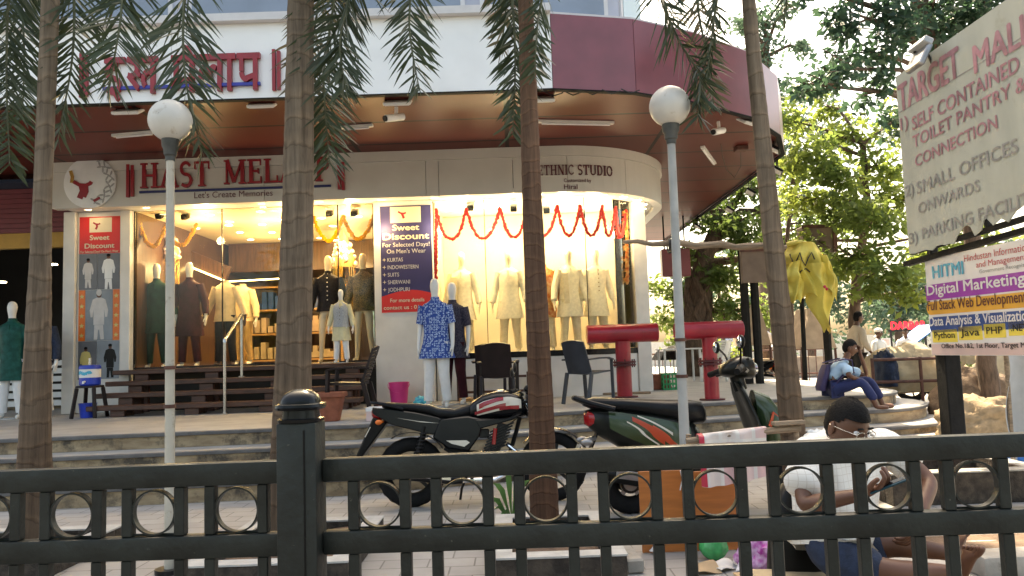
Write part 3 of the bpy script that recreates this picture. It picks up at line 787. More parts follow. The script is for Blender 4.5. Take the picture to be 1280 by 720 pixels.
sh = thing('display_rack', 'white slatted display rack behind the mannequins of the dark shop', 'rack', (-8.6, 15, 0.55))
m_ = MB()
for k in range(6): m_.box((-10.2, 14.6, 0.62 + 0.15*k), (-7.7, 14.75, 0.72 + 0.15*k))
m_.build('slats', M['white'], sh, smooth=0)
m_ = MB(); m_.box((-10.2, 14.77, 0.553), (-10.1, 14.85, 1.5)); m_.box((-7.8, 14.77, 0.553), (-7.7, 14.85, 1.5)); m_.build('frame', M['alu'], sh, smooth=0)
# ------------------------------------------------------------------ things fixed to the canopy
def floodlight(q, label, mat='white', w=0.36, ang=0.5, rz=0.0, hang=0.16):
    t = thing('floodlight', label, 'floodlight', q, rz, 'floodlights under the canopy')
    m_ = MB(); m_.tube([(-w*0.42, 0, hang), (-w*0.42, 0, 0)], 0.01, 6); m_.tube([(w*0.42, 0, hang), (w*0.42, 0, 0)], 0.01, 6); m_.build('bracket', M['dark_metal'], t, local=True)
    R_ = Matrix.Rotation(ang, 3, 'X')
    m_ = MB(); m_.cbox((0, 0, 0), (w, 0.2, 0.045), rot=R_); h_ = m_.build('housing', M[mat], t, local=True, bevel=0.01)
    m_ = MB(); m_.cbox(R_ @ V((0, 0, -0.026)), (w*0.86, 0.16, 0.008), rot=R_); m_.build('lens', M['flex_white'], h_, local=True)
    return t
for (px, py), lb in zip(((160, 139), (328, 131), (497, 128), (676, 124)),
    ('white floodlight hanging from the canopy nearest the leftmost palm', 'white floodlight under the white fascia close left of the second palm',
     'white floodlight under the middle of the white fascia right of the second palm', 'white floodlight half behind the third palm trunk')):
    floodlight(P(px, py, 9.75), lb)
for (px, py, Y), lb, rz in (((934, 152, 11.2), 'pale blue lensed floodlight under the maroon fascia beside the leaning palm', 0.7),
    ((968, 186, 12.6), 'black floodlight on the canopy edge right of the leaning palm', 1.2), ((972, 213, 13.6), 'lowest black floodlight on the canopy edge right of the leaning palm', 1.3),
    ((938, 240, 15.3), 'dark floodlight under the side canopy just left of the leaning palm', 1.4), ((912, 262, 17.2), 'dark floodlight second from the palm on the side canopy', 1.4), ((872, 283, 19.6), 'farthest small dark floodlight on the side canopy', 1.4)):
    q = P(px, py, Y); floodlight(q, lb, 'black' if Y > 11.5 else 'tarp_grey', 0.36, 0.6, rz, max(0.1, ZS - q.z))
def tube_light(a, b, label):
    t = thing('tube_light', label, 'tube light', a, 0, 'tube lights on the canopy underside')
    m_ = MB(); m_.beam(a - V((0, 0, 0.02)), b - V((0, 0, 0.02)), 0.07, 0.035); m_.build('batten', M['offwhite'], t, smooth=0)
    d_ = (b - a).normalized() * 0.06
    m_ = MB(); m_.tube([a + d_ - V((0, 0, 0.052)), b - d_ - V((0, 0, 0.052))], 0.014, 8); m_.build('tube', M['flex_white'], t)
for (a, b, lb) in (((141, 168), (195, 163), 'long pale tube light under the canopy left of the lamp globe'), ((425, 158), (466, 155), 'tube light under the canopy just right of the second palm'),
                   ((672, 150), (767, 152), 'longest tube light running right from the third palm trunk'), ((878, 182), (893, 203), 'short brown-edged tube light on the curved canopy underside')):
    tube_light(PZ(*a, ZS), PZ(*b, ZS), lb)
for px, py, lb in ((898, 163, 'white bullet security camera under the curved canopy'), (493, 146, 'dusty bullet camera under the canopy left of the middle')):
    q = PZ(px, py, ZS - 0.15); t = thing('security_camera', lb, 'security camera', q)
    m_ = MB(); m_.tube([q + V((0.02, 0.05, 0.148)), q + V((0.02, 0.03, 0.03))], 0.025, 8); m_.build('mount', M['white'], t)
    m_ = MB(); m_.tube([q + V((0.1, 0.1, 0.03)), q + V((-0.1, -0.1, -0.05))], 0.05, 12); c_ = m_.build('housing', M['white'], t)
    m_ = MB(); m_.tube([q + V((-0.101, -0.101, -0.0505)), q + V((-0.115, -0.115, -0.057))], 0.04, 12); m_.build('lens', M['black'], c_)
jb = thing('junction_box', 'small rust-brown junction box with trailing wires under the curved canopy', 'junction box', PZ(926, 183, ZS))
q = PZ(926, 183, ZS); m_ = MB(); m_.cbox(q - V((0, 0, 0.04)), (0.2, 0.2, 0.075)); m_.build('box', M['rust'], jb, bevel=0.01)
m_ = MB();
pts = [PZ(926, 186, ZS - 0.05), PZ(926, 208, ZS - 0.14), PZ(918, 222, ZS - 0.22), PZ(908, 212, ZS - 0.14), PZ(903, 195, ZS - 0.06), PZ(901, 180, ZS - 0.02)]
m_.tube(pts, 0.006, 5); m_.build('wire', M['wire'], jb)
wr = MB()
for a, b in zip(range(680, 800, 24), range(704, 824, 24)):
    pa, pb = V((P(a, 118, 9.6).x, 9.55, ZS - 0.03)), V((P(b, 118, 9.6).x, 9.62, ZS - 0.03))
    wr.tube([pa, (pa + pb)/2 - V((0, 0, 0.05)), pb], 0.008, 5)
tag(wr.build('cable', M['wire']), 'thin black cable sagging in loops along the canopy underside', 'cable')
def S_curve(x0, w, t):
    pts = []
    for a in range(25, 270, 20): pts.append((x0 + w*0.5 + w*0.36*math.cos(math.radians(a)), 0.735 + 0.235*math.sin(math.radians(a))))
    for a in range(80, -160, -20): pts.append((x0 + w*0.5 + w*0.40*math.cos(math.radians(a)), 0.265 + 0.235*math.sin(math.radians(a))))
    return pts
def glyph(ch):
    """slab-serif capitals as strokes: list of (points, thickness); returns strokes, advance"""
    T, t, sv = 0.19, 0.085, 0.065
    st = []
    def ver(x, th=T, y0=0, y1=1, s=True):
        st.append(([(x, y0), (x, y1)], th))
        if s:
            for y in (sv/2, 1 - sv/2): st.append(([(x - th*0.5 - 0.10, y), (x + th*0.5 + 0.10, y)], sv))
    def bar(x0, x1, y, th=t): st.append(([(x0, y), (x1, y)], th))
    if ch == 'H': ver(.22); ver(.80); bar(.25, .78, .5); w = 1.02
    elif ch == 'A':
        st.extend([([(.14, 0), (.50, 1)], t), ([(.50, 1), (.88, 0)], T), ([(.27, .34), (.75, .34)], t)])
        for x in (.14, .88): bar(x - .15, x + .15, sv/2, sv)
        w = 1.02
    elif ch == 'S': st.append((S_curve(.04, .68, t), .13)); bar(.60, .70, .76, .14) if 0 else None; w = .76
    elif ch == 'T': ver(.46); bar(.05, .87, .955, .09); st.append(([(.09, .96), (.09, .70)], .07)); st.append(([(.83, .96), (.83, .70)], .07)); w = .92
    elif ch == 'M': ver(.18, t); ver(1.02, T); st.extend([([(.2, 1), (.58, .08)], T), ([(.58, .08), (1.0, 1)], t)]); w = 1.24
    elif ch == 'E': ver(.22); bar(.25, .72, .955); bar(.25, .60, .51); bar(.25, .74, .045); st.extend([([(.72, .99), (.72, .74)], .06), ([(.74, .01), (.74, .28)], .06), ([(.60, .62), (.60, .40)], .06)]); w = .84
    elif ch == 'L': ver(.22); bar(.25, .74, .045); st.append(([(.74, .01), (.74, .30)], .06)); w = .80
    elif ch == 'P': ver(.22); st.append(([(.25, .955)] + [(.46 + .24*math.cos(math.radians(a)), .73 + .225*math.sin(math.radians(a))) for a in range(90, -91, -18)] + [(.25, .505)], .11)); w = .84
    elif ch == 'D': ver(.22); st.append(([(.25, .955)] + [(.44 + .36*math.cos(math.radians(a)), .5 + .455*math.sin(math.radians(a))) for a in range(90, -91, -15)] + [(.25, .045)], .12)); w = .96
    elif ch == 'N': ver(.20, t); ver(.84, t); st.append(([(.2, 1), (.84, 0)], T)); w = 1.02
    elif ch == 'I': ver(.24); w = .48
    elif ch == 'C': st.append(([(.5 + .38*math.cos(math.radians(a)), .5 + .455*math.sin(math.radians(a))) for a in range(40, 321, 14)], .12)); w = .92
    elif ch == 'U': ver(.22, T, .28, 1, False); ver(.82, t, .28, 1, False); st.append(([(.52 + .30*math.cos(math.radians(a)), .30 + .255*math.sin(math.radians(a))) for a in range(180, 361, 15)], .12)); bar(.04, .40, .967, sv); bar(.68, .96, .967, sv); w = 1.02
    elif ch == 'O': st.append(([(.5 + .38*math.cos(math.radians(a)), .5 + .455*math.sin(math.radians(a))) for a in range(0, 361, 14)], .13)); w = 1.0
    else: w = .42
    return st, w
def stroke_poly(pts, th):
    L, R_ = [], []
    for i, p in enumerate(pts):
        a, b = V(pts[max(i-1, 0)]), V(pts[min(i+1, len(pts)-1)])
        d = (b - a).normalized(); n = V((-d.y, d.x)) * th / 2
        L.append((p[0] + n.x, p[1] + n.y)); R_.append((p[0] - n.x, p[1] - n.y))
    return L, R_
def put_strokes(mb, strokes, fn, d0, d1, m=0, k0=0):
    for k, (pts, th) in enumerate(strokes):
        L, R_ = stroke_poly(pts, th); n = len(pts); dd = d1 + 0.0006 * ((k + k0) % 9)
        vs = [fn(*p, d0) for p in L] + [fn(*p, d0) for p in R_] + [fn(*p, dd) for p in L] + [fn(*p, dd) for p in R_]
        fs = []
        for i in range(n - 1):
            fs += [(i, i+1, n+i+1, n+i), (2*n+i, 3*n+i, 3*n+i+1, 2*n+i+1), (i, 2*n+i, 2*n+i+1, i+1), (n+i, n+i+1, 3*n+i+1, 3*n+i)]
        fs += [(0, n, 3*n, 2*n), (n-1, 3*n-1, 4*n-1, 2*n-1)]
        mb.add(vs, fs, m)
def word_strokes(word, gap=0.03):
    x = 0; out = []
    for ch in word:
        st, w = glyph(ch)
        out += [([(px + x, py) for px, py in pts], th) for pts, th in st]; x += w + gap
    return out, x - gap
def serif(mb, word, fn, w, h, d0, d1, m=0):
    st, W = word_strokes(word); sx_ = w / W
    # scale strokes in x and y separately by mapping
    put_strokes(mb, st, lambda u, v, d: fn(u * sx_, v * h, d), d0, d1, m)
def facade(Y, x0, z0):
    return lambda u, v, d=0.0: V((x0 + u, Y - d, z0 + v))
# main shop sign on the cream band
YS = 12.295
sg = thing('shop_sign', 'HAST MELAPP in red slab letters with navy underline on the cream band', 'sign', (P(300, 215, YS).x, YS, 4.2))
for word, xl, xr, yb, yt in (('HAST', 176, 264, 236, 205), ('MELAPP', 280, 414, 231, 201)):
    a = P(xl, yb, YS); b = P(xr, yb, YS); zt = P(xl, yt, YS).z
    m_ = MB(); serif(m_, word, facade(YS, a.x, a.z), b.x - a.x, zt - a.z, 0.0, 0.045); m_.build('lettering', M['red_letter'], sg, smooth=0)
a, b = P(175, 240, YS), P(414, 233, YS); z = (a.z + b.z)/2
m_ = MB(); m_.box((a.x, YS - 0.03, z - 0.018), (b.x, YS, z + 0.018)); m_.build('underline', M['navy'], sg, smooth=0)
for px, y0, y1 in ((161, 206, 247), (166.5, 207, 246), (424, 201, 237), (429, 203, 238)):
    a, b = P(px, y0, YS), P(px, y1, YS)
    m_ = MB(); m_.box((a.x - 0.024, YS - 0.04, b.z), (a.x + 0.024, YS, a.z)); m_.build('side_bar', M['red_letter'], sg, smooth=0)
a, b = P(243, 248, YS), P(341, 245, YS)
m_ = MB(); put_text(m_, "Let's Create Memories", lambda u, v: V((a.x + u, YS - 0.008, a.z + v)), b.x - a.x, 0.105, 0.0); m_.build('tagline', M['letter_maroon'], sg, smooth=0)
# round emblem
em = thing('emblem_sign', 'round white emblem with red turban shape and grey wreath on the cream band', 'sign', P(114, 229, YS))
c = P(114, 229, YS)
m_ = MB(); m_.lathe([(0.405, 0), (0.42, -0.02), (0.42, -0.05), (0.40, -0.06)], c, 36, ax='Y'); d_ = m_.build('disc', M['white'], em)
m_ = MB()
for k in range(30):
    a_ = -1.35 + 2.5*k/29; r_ = 0.34 + 0.045*(k % 3 - 1)
    q = c + V((r_*math.cos(a_), -0.066, r_*math.sin(a_)))
    m_.sphere(q, (0.016, 0.004, 0.045), 0, 8, 5, Matrix.Rotation(-a_ + 0.7*(-1)**k, 3, 'Y'))
m_.build('wreath', M['flex_grey'], d_)
fn = lambda u, v, d: V((c.x + u, c.y - 0.061 - d, c.z + v))
m_ = MB(); put_strokes(m_, [([(-.25, .02), (-.15, -.04), (-.05, -.05), (.02, -.02), (.04, .01)], .06), ([(-.12, -.05), (-.10, -.14), (-.15, -.26)], .09), ([(-.05, -.05), (-.04, -.15), (-.08, -.24)], .07), ([(.08, -.31), (.18, -.26)], .04)], fn, 0, 0.012)
m_.build('emblem', M['red_letter'], d_, smooth=0)
m_ = MB(); put_strokes(m_, [([(-.3, .2), (-.27, .1), (-.28, 0)], .05)], fn, 0, 0.012); m_.build('tassel', M['gold'], d_, smooth=0)
# ethnic studio along the curve
es = thing('shop_sign', 'small maroon ETHNIC STUDIO lettering on the curved end of the cream band', 'sign', (1.2, 12.4, 4.3))
s0 = P(672, 214, 12.3).x + 7.42
def onpath(s0, z0, scale=1.0):
    def f(u, v, d=0.0):
        q, n = ppos(S, s0 + u); q = q + n*(0.004 + d); return V((q.x, q.y, z0 + v))
    return f
z0 = P(690, 219, 12.3).z
ww = 1.30
m_ = MB(); serif(m_, 'ETHNIC', onpath(s0, z0), ww*0.46, 0.165, 0, 0.012); serif(m_, 'STUDIO', onpath(s0 + ww*0.50, z0), ww*0.49, 0.165, 0, 0.012); m_.build('lettering', M['letter_maroon'], es, smooth=0)
m_ = MB(); f_ = onpath(s0 + 0.42, z0 - 0.12); put_text(m_, 'Customized by', lambda u, v: f_(u, v, 0.003), 0.46, 0.06, 0.01); m_.build('lettering', M['letter_maroon'], es, smooth=0)
m_ = MB(); f2 = onpath(s0 + 0.42, z0 - 0.235); put_text(m_, 'Hiral', lambda u, v: f2(u, v, 0.003), 0.22, 0.08, 0.015); m_.build('lettering', M['letter_maroon'], es, smooth=0)
# the same name in Devanagari on the white fascia
YF = 9.415
dv = thing('shop_sign', 'red Devanagari shop name with blue underline on the white canopy fascia', 'sign', (P(230, 90, YF).x, YF, 5.2))
a, b = P(131, 78, YF), P(326, 71, YF)
Wd = b.x - a.x; hd_ = 0.44; zh = P(228, 74, YF).z
T_ = .17
dst = []
def arcp(cx, cy, rx, ry, a0, a1, n=8): return [(cx + rx*math.cos(math.radians(a0 + (a1-a0)*i/n)), cy + ry*math.sin(math.radians(a0 + (a1-a0)*i/n))) for i in range(n+1)]
# ha
dst += [([(.05, 1), (.95, 1)], T_), ([(.5, 1), (.5, .82)], T_), (arcp(.45, .64, .30, .17, 80, 275), T_), (arcp(.42, .27, .30, .21, 85, -150), T_*.9), ([(.36, .20), (.52, .02), (.66, -.16)], T_*.8)]
# half sa + ta
dst += [([(1.05, 1), (2.35, 1)], T_), (arcp(1.22, .73, .26, .22, 90, -120), T_), ([(1.10, .54), (1.30, .36), (1.55, .14)], T_), ([(1.35, .55), (1.62, .55)], T_*.8),
        ([(2.15, 1), (2.15, 0)], T_*1.1), (arcp(1.98, .40, .24, .24, 40, 235), T_)]
# me
dst += [([(2.95, 1), (4.05, 1)], T_), ([(3.15, 1), (3.15, .35)], T_), (arcp(3.14, .25, .12, .13, 60, 380), T_*.8), ([(3.2, .36), (3.85, .36)], T_*.8), ([(3.85, 1), (3.85, 0)], T_*1.1), ([(3.86, 1.04), (3.66, 1.28), (3.42, 1.36)], T_*.8)]
# laa
dst += [([(4.1, 1), (5.75, 1)], T_), (arcp(4.42, .45, .20, .26, 200, -20), T_), (arcp(4.80, .42, .20, .28, 190, 60), T_), ([(5.05, 1), (5.05, 0)], T_*1.1), ([(5.48, 1), (5.48, 0)], T_*1.1)]
# pa
dst += [([(5.8, 1), (6.8, 1)], T_), ([(6.0, 1), (6.0, .55)], T_), (arcp(6.2, .52, .2, .2, 180, 290), T_), ([(6.22, .34), (6.55, .42)], T_*.9), ([(6.6, 1), (6.6, 0)], T_*1.1)]
m_ = MB(); put_strokes(m_, dst, lambda u, v, d: V((a.x + u*Wd/6.8, YF - d, zh - hd_ + v*hd_)), 0.0, 0.05); m_.build('lettering', M['red_letter'], dv, smooth=0)
p0, p1 = P(130, 112, YF), P(326, 105, YF); z = (p0.z + p1.z)/2
m_ = MB(); m_.box((p0.x, YF - 0.04, z - 0.02), (p1.x, YF, z + 0.02)); m_.build('underline', M['blue_rule'], dv, smooth=0)
for px, y0, y1 in ((103.5, 68, 123), (109.5, 70, 121), (343, 63, 114), (349, 65, 113)):
    q0, q1 = P(px, y0, YF), P(px, y1, YF)
    m_ = MB(); m_.box((q0.x - 0.02, YF - 0.045, q1.z), (q0.x + 0.02, YF, q0.z)); m_.build('side_bar', M['red_letter'], dv, smooth=0)
# ------------------------------------------------------------------ discount banners
def rect(mb, Y, x0, x1, z0, z1, d=0.0, t=0.0015, m=0): mb.box((x0, Y - d - t, z0), (x1, Y - d, z1), m)
def figure(par, Y, cx, zb, h, top, legs='print_pale', skin='skin', hat=False):
    """flat printed person on a poster"""
    f = lambda u, v, d: V((cx + u*h, Y - d, zb + v*h))
    n0 = MB(); n0.prism(arcp(0, .925, .052, .072, 0, 330, 12), f, 0, .004); hb = n0.build('printed_head', M[skin], par, smooth=0)
    n1 = MB(); n1.prism(arcp(0, .965, .056, .045 if not hat else .07, 0, 330, 12), f, 0, .0048); n1.build('printed_hair', M['hair'] if not hat else M['print_pale'], hb, smooth=0)
    n2 = MB(); n2.prism([(-.05, .86), (-.13, .82), (-.19, .60), (-.17, .46), (-.13, .46), (-.11, .62), (-.11, .30), (.11, .30), (.11, .62), (.13, .46), (.17, .46), (.19, .60), (.13, .82), (.05, .86)], f, 0, .004); n2.build('printed_clothes', M[top], par, smooth=0)
    n3 = MB(); n3.prism([(-.09, .295), (-.10, 0), (-.03, 0), (-.01, .2), (.01, .2), (.04, 0), (.11, 0), (.09, .295)], f, 0, .004); n3.build('printed_legs', M[legs], par, smooth=0)
    return hb
YB = 12.925
x0, x1 = -7.32, -6.63
zt, zm0 = P(118, 271, YB).z, P(118, 317, YB).z
zb = P(118, 474, YB).z
bn = thing('banner', 'red Sweet Discount banner with photographs of men in kurtas beside the left window', 'banner', ((x0+x1)/2, YB, zb))
m_ = MB(); m_.box((x0, YB - 0.004, zm0), (x1, YB, zt)); m_.build('header', M['banner_red'], bn, smooth=0)
m_ = MB(); rect(m_, YB, x0 + 0.17, x1 - 0.14, zt - 0.27, zt - 0.02, .0045); c_ = m_.build('logo_panel', M['print_cream'], bn, smooth=0)
fn = lambda u, v, d: V(((x0+x1)/2 + u*0.45, YB - 0.0065 - d, zt - 0.11 + v*0.45))
m_ = MB(); put_strokes(m_, [([(-.25, .02), (-.15, -.04), (-.05, -.05), (.02, -.02)], .06), ([(-.12, -.05), (-.10, -.14), (-.15, -.24)], .08)], fn, 0, 0.001); m_.build('logo', M['red_letter'], c_, smooth=0)
def btext(par, Y, txt, cx, z, w, h, mat, bold=0.0, mid=True, dz=0.0068, x0=None):
    m_ = MB()
    if x0 is None: put_text(m_, txt, lambda u, v: V((cx + u, Y - dz, z + v)), w, h, bold, mid=True)
    else: put_text(m_, txt, lambda u, v: V((x0 + u, Y - dz, z + v)), w, h, bold)
    return m_.build('print', M[mat], par, smooth=0)
cx = (x0 + x1)/2
btext(bn, YB, 'Sweet', cx, zt - 0.40, 0.33, 0.085, 'print_cream', 0.025)
btext(bn, YB, 'Discount', cx, zt - 0.54, 0.50, 0.085, 'print_cream', 0.025)
btext(bn, YB, "For Selected Days! On Men's Wear", cx, zm0 + 0.012, 0.64, 0.042, 'print_cream', 0.01)
z1_, z2_ = P(118, 362, YB).z, P(118, 426, YB).z
def panel(x0, x1, z0, z1, mat): m_ = MB(); m_.box((x0, YB - 0.004, z0), (x1, YB, z1)); return m_.build('photo_panel', M[mat], bn, smooth=0)
g = 0.006
xm = x0 + 0.31
p1 = panel(x0, xm, z1_, zm0 - g, 'banner_grey'); p2 = panel(xm + g, x1, z1_, zm0 - g, 'banner_grey')
xa, xb = x0 + 0.11, x1 - 0.11
p3 = panel(xa + g, xb - g, z2_, z1_ - g, 'banner_grey_light')
p5 = panel(x0, xm, zb, z2_ - g, 'banner_grey'); p6 = panel(xm + g, x1, zb, z2_ - g, 'banner_grey_light')
for xx0, xx1 in ((x0, xa), (xb, x1)):
    m_ = MB(); m_.box((xx0, YB - 0.004, z2_), (xx1, YB, z1_ - g)); so_ = m_.build('side_strip', M['banner_orange'], bn, smooth=0)
    m_ = MB()
    for k in range(5):
        zz = z2_ + 0.09 + k*0.165; xc = (xx0 + xx1)/2
        pts = [((0.045 if i % 2 == 0 else 0.019)*math.sin(math.pi*i/5), (0.045 if i % 2 == 0 else 0.019)*math.cos(math.pi*i/5)) for i in range(10)]
        m_.prism(pts, lambda u, v, d: V((xc + u, YB - 0.004 - d, zz + v)), 0, 0.003)
    m_.build('stars', M['print_yellow'], so_, smooth=0)
figure(p1, YB - 0.004, (x0 + xm)/2, z1_ + 0.03, 0.50, 'print_pale'); figure(p2, YB - 0.004, (xm + x1)/2, z1_ - 0.0, 0.60, 'white', 'white')
figure(p3, YB - 0.004, cx, z2_ + 0.02, 0.82, 'print_pale', hat=True)
figure(p5, YB - 0.004, x0 + 0.13, zb + 0.02, 0.52, 'print_yellow'); figure(p6, YB - 0.004, x1 - 0.15, zb + 0.02, 0.56, 'black', 'black')
YN = 12.855
a0, a1 = P(476, 320, YN).x, P(540, 320, YN).x
zt, zb = P(508, 257, YN).z, P(508, 390, YN).z
bn2 = thing('banner', 'dark blue Sweet Discount banner listing men\'s wear on the white pillar', 'banner', ((a0+a1)/2, YN, zb))
m_ = MB(); m_.box((a0, YN - 0.004, zb), (a1, YN, zt)); m_.build('sheet', M['banner_navy'], bn2, smooth=0)
W2 = a1 - a0; cx = (a0 + a1)/2
m_ = MB(); rect(m_, YN, cx - W2*0.30, cx + W2*0.30, zt - 0.29, zt - 0.02, .0042); c_ = m_.build('logo_panel', M['print_cream'], bn2, smooth=0)
fn2 = lambda u, v, d: V((cx + u*0.5, YN - 0.0062 - d, zt - 0.12 + v*0.5))
m_ = MB(); put_strokes(m_, [([(-.25, .04), (-.15, -.02), (-.05, -.03), (.02, 0)], .06), ([(-.12, -.03), (-.08, -.12), (-.06, -.2)], .08)], fn2, 0, 0.001); m_.build('logo', M['red_letter'], c_, smooth=0)
H2 = zt - zb
btext(bn2, YN, 'Sweet', cx, zt - 0.42, W2*0.52, 0.10, 'print_cream', 0.028)
btext(bn2, YN, 'Discount', cx, zt - 0.575, W2*0.90, 0.11, 'print_cream', 0.028)
btext(bn2, YN, 'For Selected Days!', cx, zt - 0.70, W2*0.92, 0.075, 'print_pale', 0.008)
btext(bn2, YN, "On Men's Wear", cx, zt - 0.81, W2*0.76, 0.075, 'print_pale', 0.008)
for k, w_ in enumerate((('KURTAS', .30), ('INDOWESTERN', .60), ('SUITS', .22), ('SHERWANI', .43), ('JODHPURI', .42))):
    zz = zt - 0.95 - k*0.126
    btext(bn2, YN, w_[0], 0, zz, W2*w_[1], 0.068, 'print_pale', 0.006, x0=a0 + W2*0.13)
    m_ = MB(); zc, xc = zz + 0.035, a0 + W2*0.065
    m_.prism([((0.035 if i % 2 == 0 else 0.010)*math.sin(math.pi*i/4), (0.035 if i % 2 == 0 else 0.010)*math.cos(math.pi*i/4)) for i in range(8)], lambda u, v, d: V((xc + u, YN - 0.0042 - d, zc + v)), 0, 0.003); m_.build('star', M['print_cream'], bn2, smooth=0)
m_ = MB(); zr = zb + 0.36
m_.prism([(0, 0), (W2, 0), (W2, 0.26)] + [(W2*(1 - t), 0.30 + 0.07*math.sin(t*3.6)) for t in [i/10 for i in range(11)]], lambda u, v, d: V((a0 + u, YN - 0.0042 - d, zb + v)), 0, 0.002)
m_.build('red_wave', M['banner_red'], bn2, smooth=0)
btext(bn2, YN, 'For more details', cx, zb + 0.17, W2*0.66, 0.065, 'print_cream', 0.015)
btext(bn2, YN, 'contact us : 01', cx - W2*0.12, zb + 0.05, W2*0.68, 0.065, 'print_cream', 0.015)
# ------------------------------------------------------------------ the two boards on posts at the right
def board_frame(name, label, a, b, z0a, z1a, mat, tilt=0.0):
    """a, b: plan points of the left and right edge; front faces the street side"""
    A, B = V(a), V(b); d = (B - A).normalized(); n = V((d.y, -d.x))
    if n.dot(V((0, 0)) - A) < 0: n = -n
    t = thing(name, label, 'sign board', (A.x, A.y, z0a))
    m_ = MB(); fn = lambda u, v, dd: V((A.x + d.x*u + n.x*dd, A.y + d.y*u + n.y*dd, z0a + v + tilt*u))
    return t, fn, (B - A).length, A, d, n
def uv_on(px, py, A, d, z0):
    nn = V((d.y, -d.x, 0)); q = PPL(px, py, V((A.x, A.y, 0)), nn)
    u = (V((q.x, q.y)) - A).dot(d); return u, q.z - z0 - TILT[z0]*u
TILT = {2.26: 0.055, 1.2: 0.0}
def line_text(par, txt, l, r, cap, A, d, z0, fn, mat, bold=0.02, dd=0.006, name='lettering'):
    """l, r: picture points of the baseline's ends (r may lie outside); cap: picture y of the cap top at l"""
    u0, v0 = uv_on(*l, A, d, z0); u1, v1 = uv_on(*r, A, d, z0); h = uv_on(l[0], cap, A, d, z0)[1] - v0
    m_ = MB(); put_text(m_, txt, lambda u, v: fn(u0 + u, (v0 + v1)/2 + v, dd), u1 - u0, h, bold)
    return m_.build(name, M[mat], par, smooth=0)
a, b = (4.43, 8.5), (4.79, 4.9)
tb, fn, Lb, A, d, n = board_frame('sign_board', 'big weathered TARGET MALL board with faded pink lettering, torn along its bottom', a, b, 2.26, 4.3, 'sign_board', 0.055)
zl, zr_ = 2.26, 4.3
m_ = MB()
edge = [(0, 0.02)]
k = 0; u = 0.1
RND.seed(5)
while u < Lb:
    edge.append((u, RND.uniform(-0.02, 0.015) if u < 0.75 else RND.uniform(0.0, 0.16))); u += RND.uniform(0.04, 0.11)
edge.append((Lb, 0.05))
m_.prism(edge + [(Lb, zr_ - zl), (0, zr_ - zl)], fn, -0.01, 0.0); m_.build('sheet', M['sign_board'], tb, smooth=0)
m_ = MB()
for v in (0.03, 1.0, 1.98): m_.prism([(0.0, v - 0.025), (Lb, v - 0.025), (Lb, v + 0.025), (0.0, v + 0.025)], fn, -0.07, -0.012)
for u in (0.03, 1.2, 2.4, 3.5): m_.prism([(u - 0.025, 0.06), (u + 0.025, 0.06), (u + 0.025, 0.97), (u - 0.025, 0.97)], fn, -0.068, -0.014)
for u in (0.03, 1.2, 2.4, 3.5): m_.prism([(u - 0.025, 1.03), (u + 0.025, 1.03), (u + 0.025, 1.95), (u - 0.025, 1.95)], fn, -0.068, -0.014)
m_.build('frame', M['post_black'], tb, smooth=0)
m_ = MB(); m_.prism([(-0.25, -0.085), (Lb, -0.085), (Lb, -0.03), (-0.25, -0.03)], fn, -0.16, -0.08); m_.build('cross_bar', M['post_black'], tb, smooth=0)
m_ = MB(); v1 = uv_on(1124, 141, A, d, zl)[1]; v2 = v1
m_.prism([(0.0, v1 - 0.006), (Lb, v1 - 0.006), (Lb, v1 + 0.006), (0.0, v1 + 0.006)], fn, 0.0, 0.003); m_.build('rule', M['sign_grey'], tb, smooth=0)
lt = lambda txt, l, r, cap, mat, bold=0.016: line_text(tb, txt, l, r, cap, A, d, zl, fn, mat, bold)
lt('TARGET', (1125, 136), (1201, 99), 100, 'sign_pink', 0.02)
lt('MALL', (1219, 88), (1293, 52), 51, 'sign_pink', 0.02)
lt('1)', (1127, 162), (1136, 159), 146, 'sign_pink'); lt('SELF CONTAINED', (1141, 157), (1276, 96), 139, 'sign_pink')
lt('TOILET PANTRY &', (1142, 180), (1284, 118), 164, 'sign_pink'); lt('CONNECTION', (1145, 205), (1248, 164), 190, 'sign_pink')
lt('2)', (1133, 246), (1143, 243), 231, 'sign_grey'); lt('SMALL OFFICES', (1147, 241), (1274, 192), 225, 'sign_grey')
lt('ONWARDS', (1149, 266), (1226, 240), 252, 'sign_grey')
lt('3)', (1138, 305), (1148, 302), 291, 'sign_grey'); lt('PARKING FACILITY', (1154, 299), (1302, 252), 284, 'sign_grey')
sl_ = thing('floodlight', 'grey floodlight clamped on the top edge of the TARGET MALL board', 'floodlight', fn(0.72, 2.05, 0.1))
m_ = MB(); c_ = fn(0.72, 1.93, 0.20); rz = Matrix.Rotation(-math.pi/2, 3, 'Z')
m_.cbox(c_, (0.30, 0.06, 0.24), rot=rz @ Matrix.Rotation(-0.5, 3, 'X')); m_.build('housing', M['alu'], sl_, bevel=0.012)
m_ = MB(); m_.cbox(c_ + V((0.03, 0, 0.14)), (0.32, 0.1, 0.07), rot=rz @ Matrix.Rotation(-0.5, 3, 'X')); m_.build('ballast', M['tarp_grey'], sl_, bevel=0.01)
m_ = MB(); m_.tube([fn(0.62, 1.9, -0.02), fn(0.62, 2.1, 0.05), c_ + V((0, 0.08, 0.1))], 0.014, 6); m_.build('bracket', M['dark_metal'], sl_)
a, b = (4.57, 8.45), (4.80, 5.0)
th_, fn3, Lh, A3, d3_, n3 = board_frame('sign_board', 'bright flex board advertising Digital Marketing courses below the big weathered board', a, b, 1.2, 2.2, 'flex_white')
def r3_(px, py): return uv_on(px, py, A3, d3_, 1.2)
zt3 = r3_(1150, 325)[1]; zb3 = r3_(1157, 444)[1]
m_ = MB(); m_.prism([(0, zb3), (Lh, zb3), (Lh, zt3), (0, zt3)], fn3, -0.012, 0.0); m_.build('sheet', M['flex_white'], th_, smooth=0)
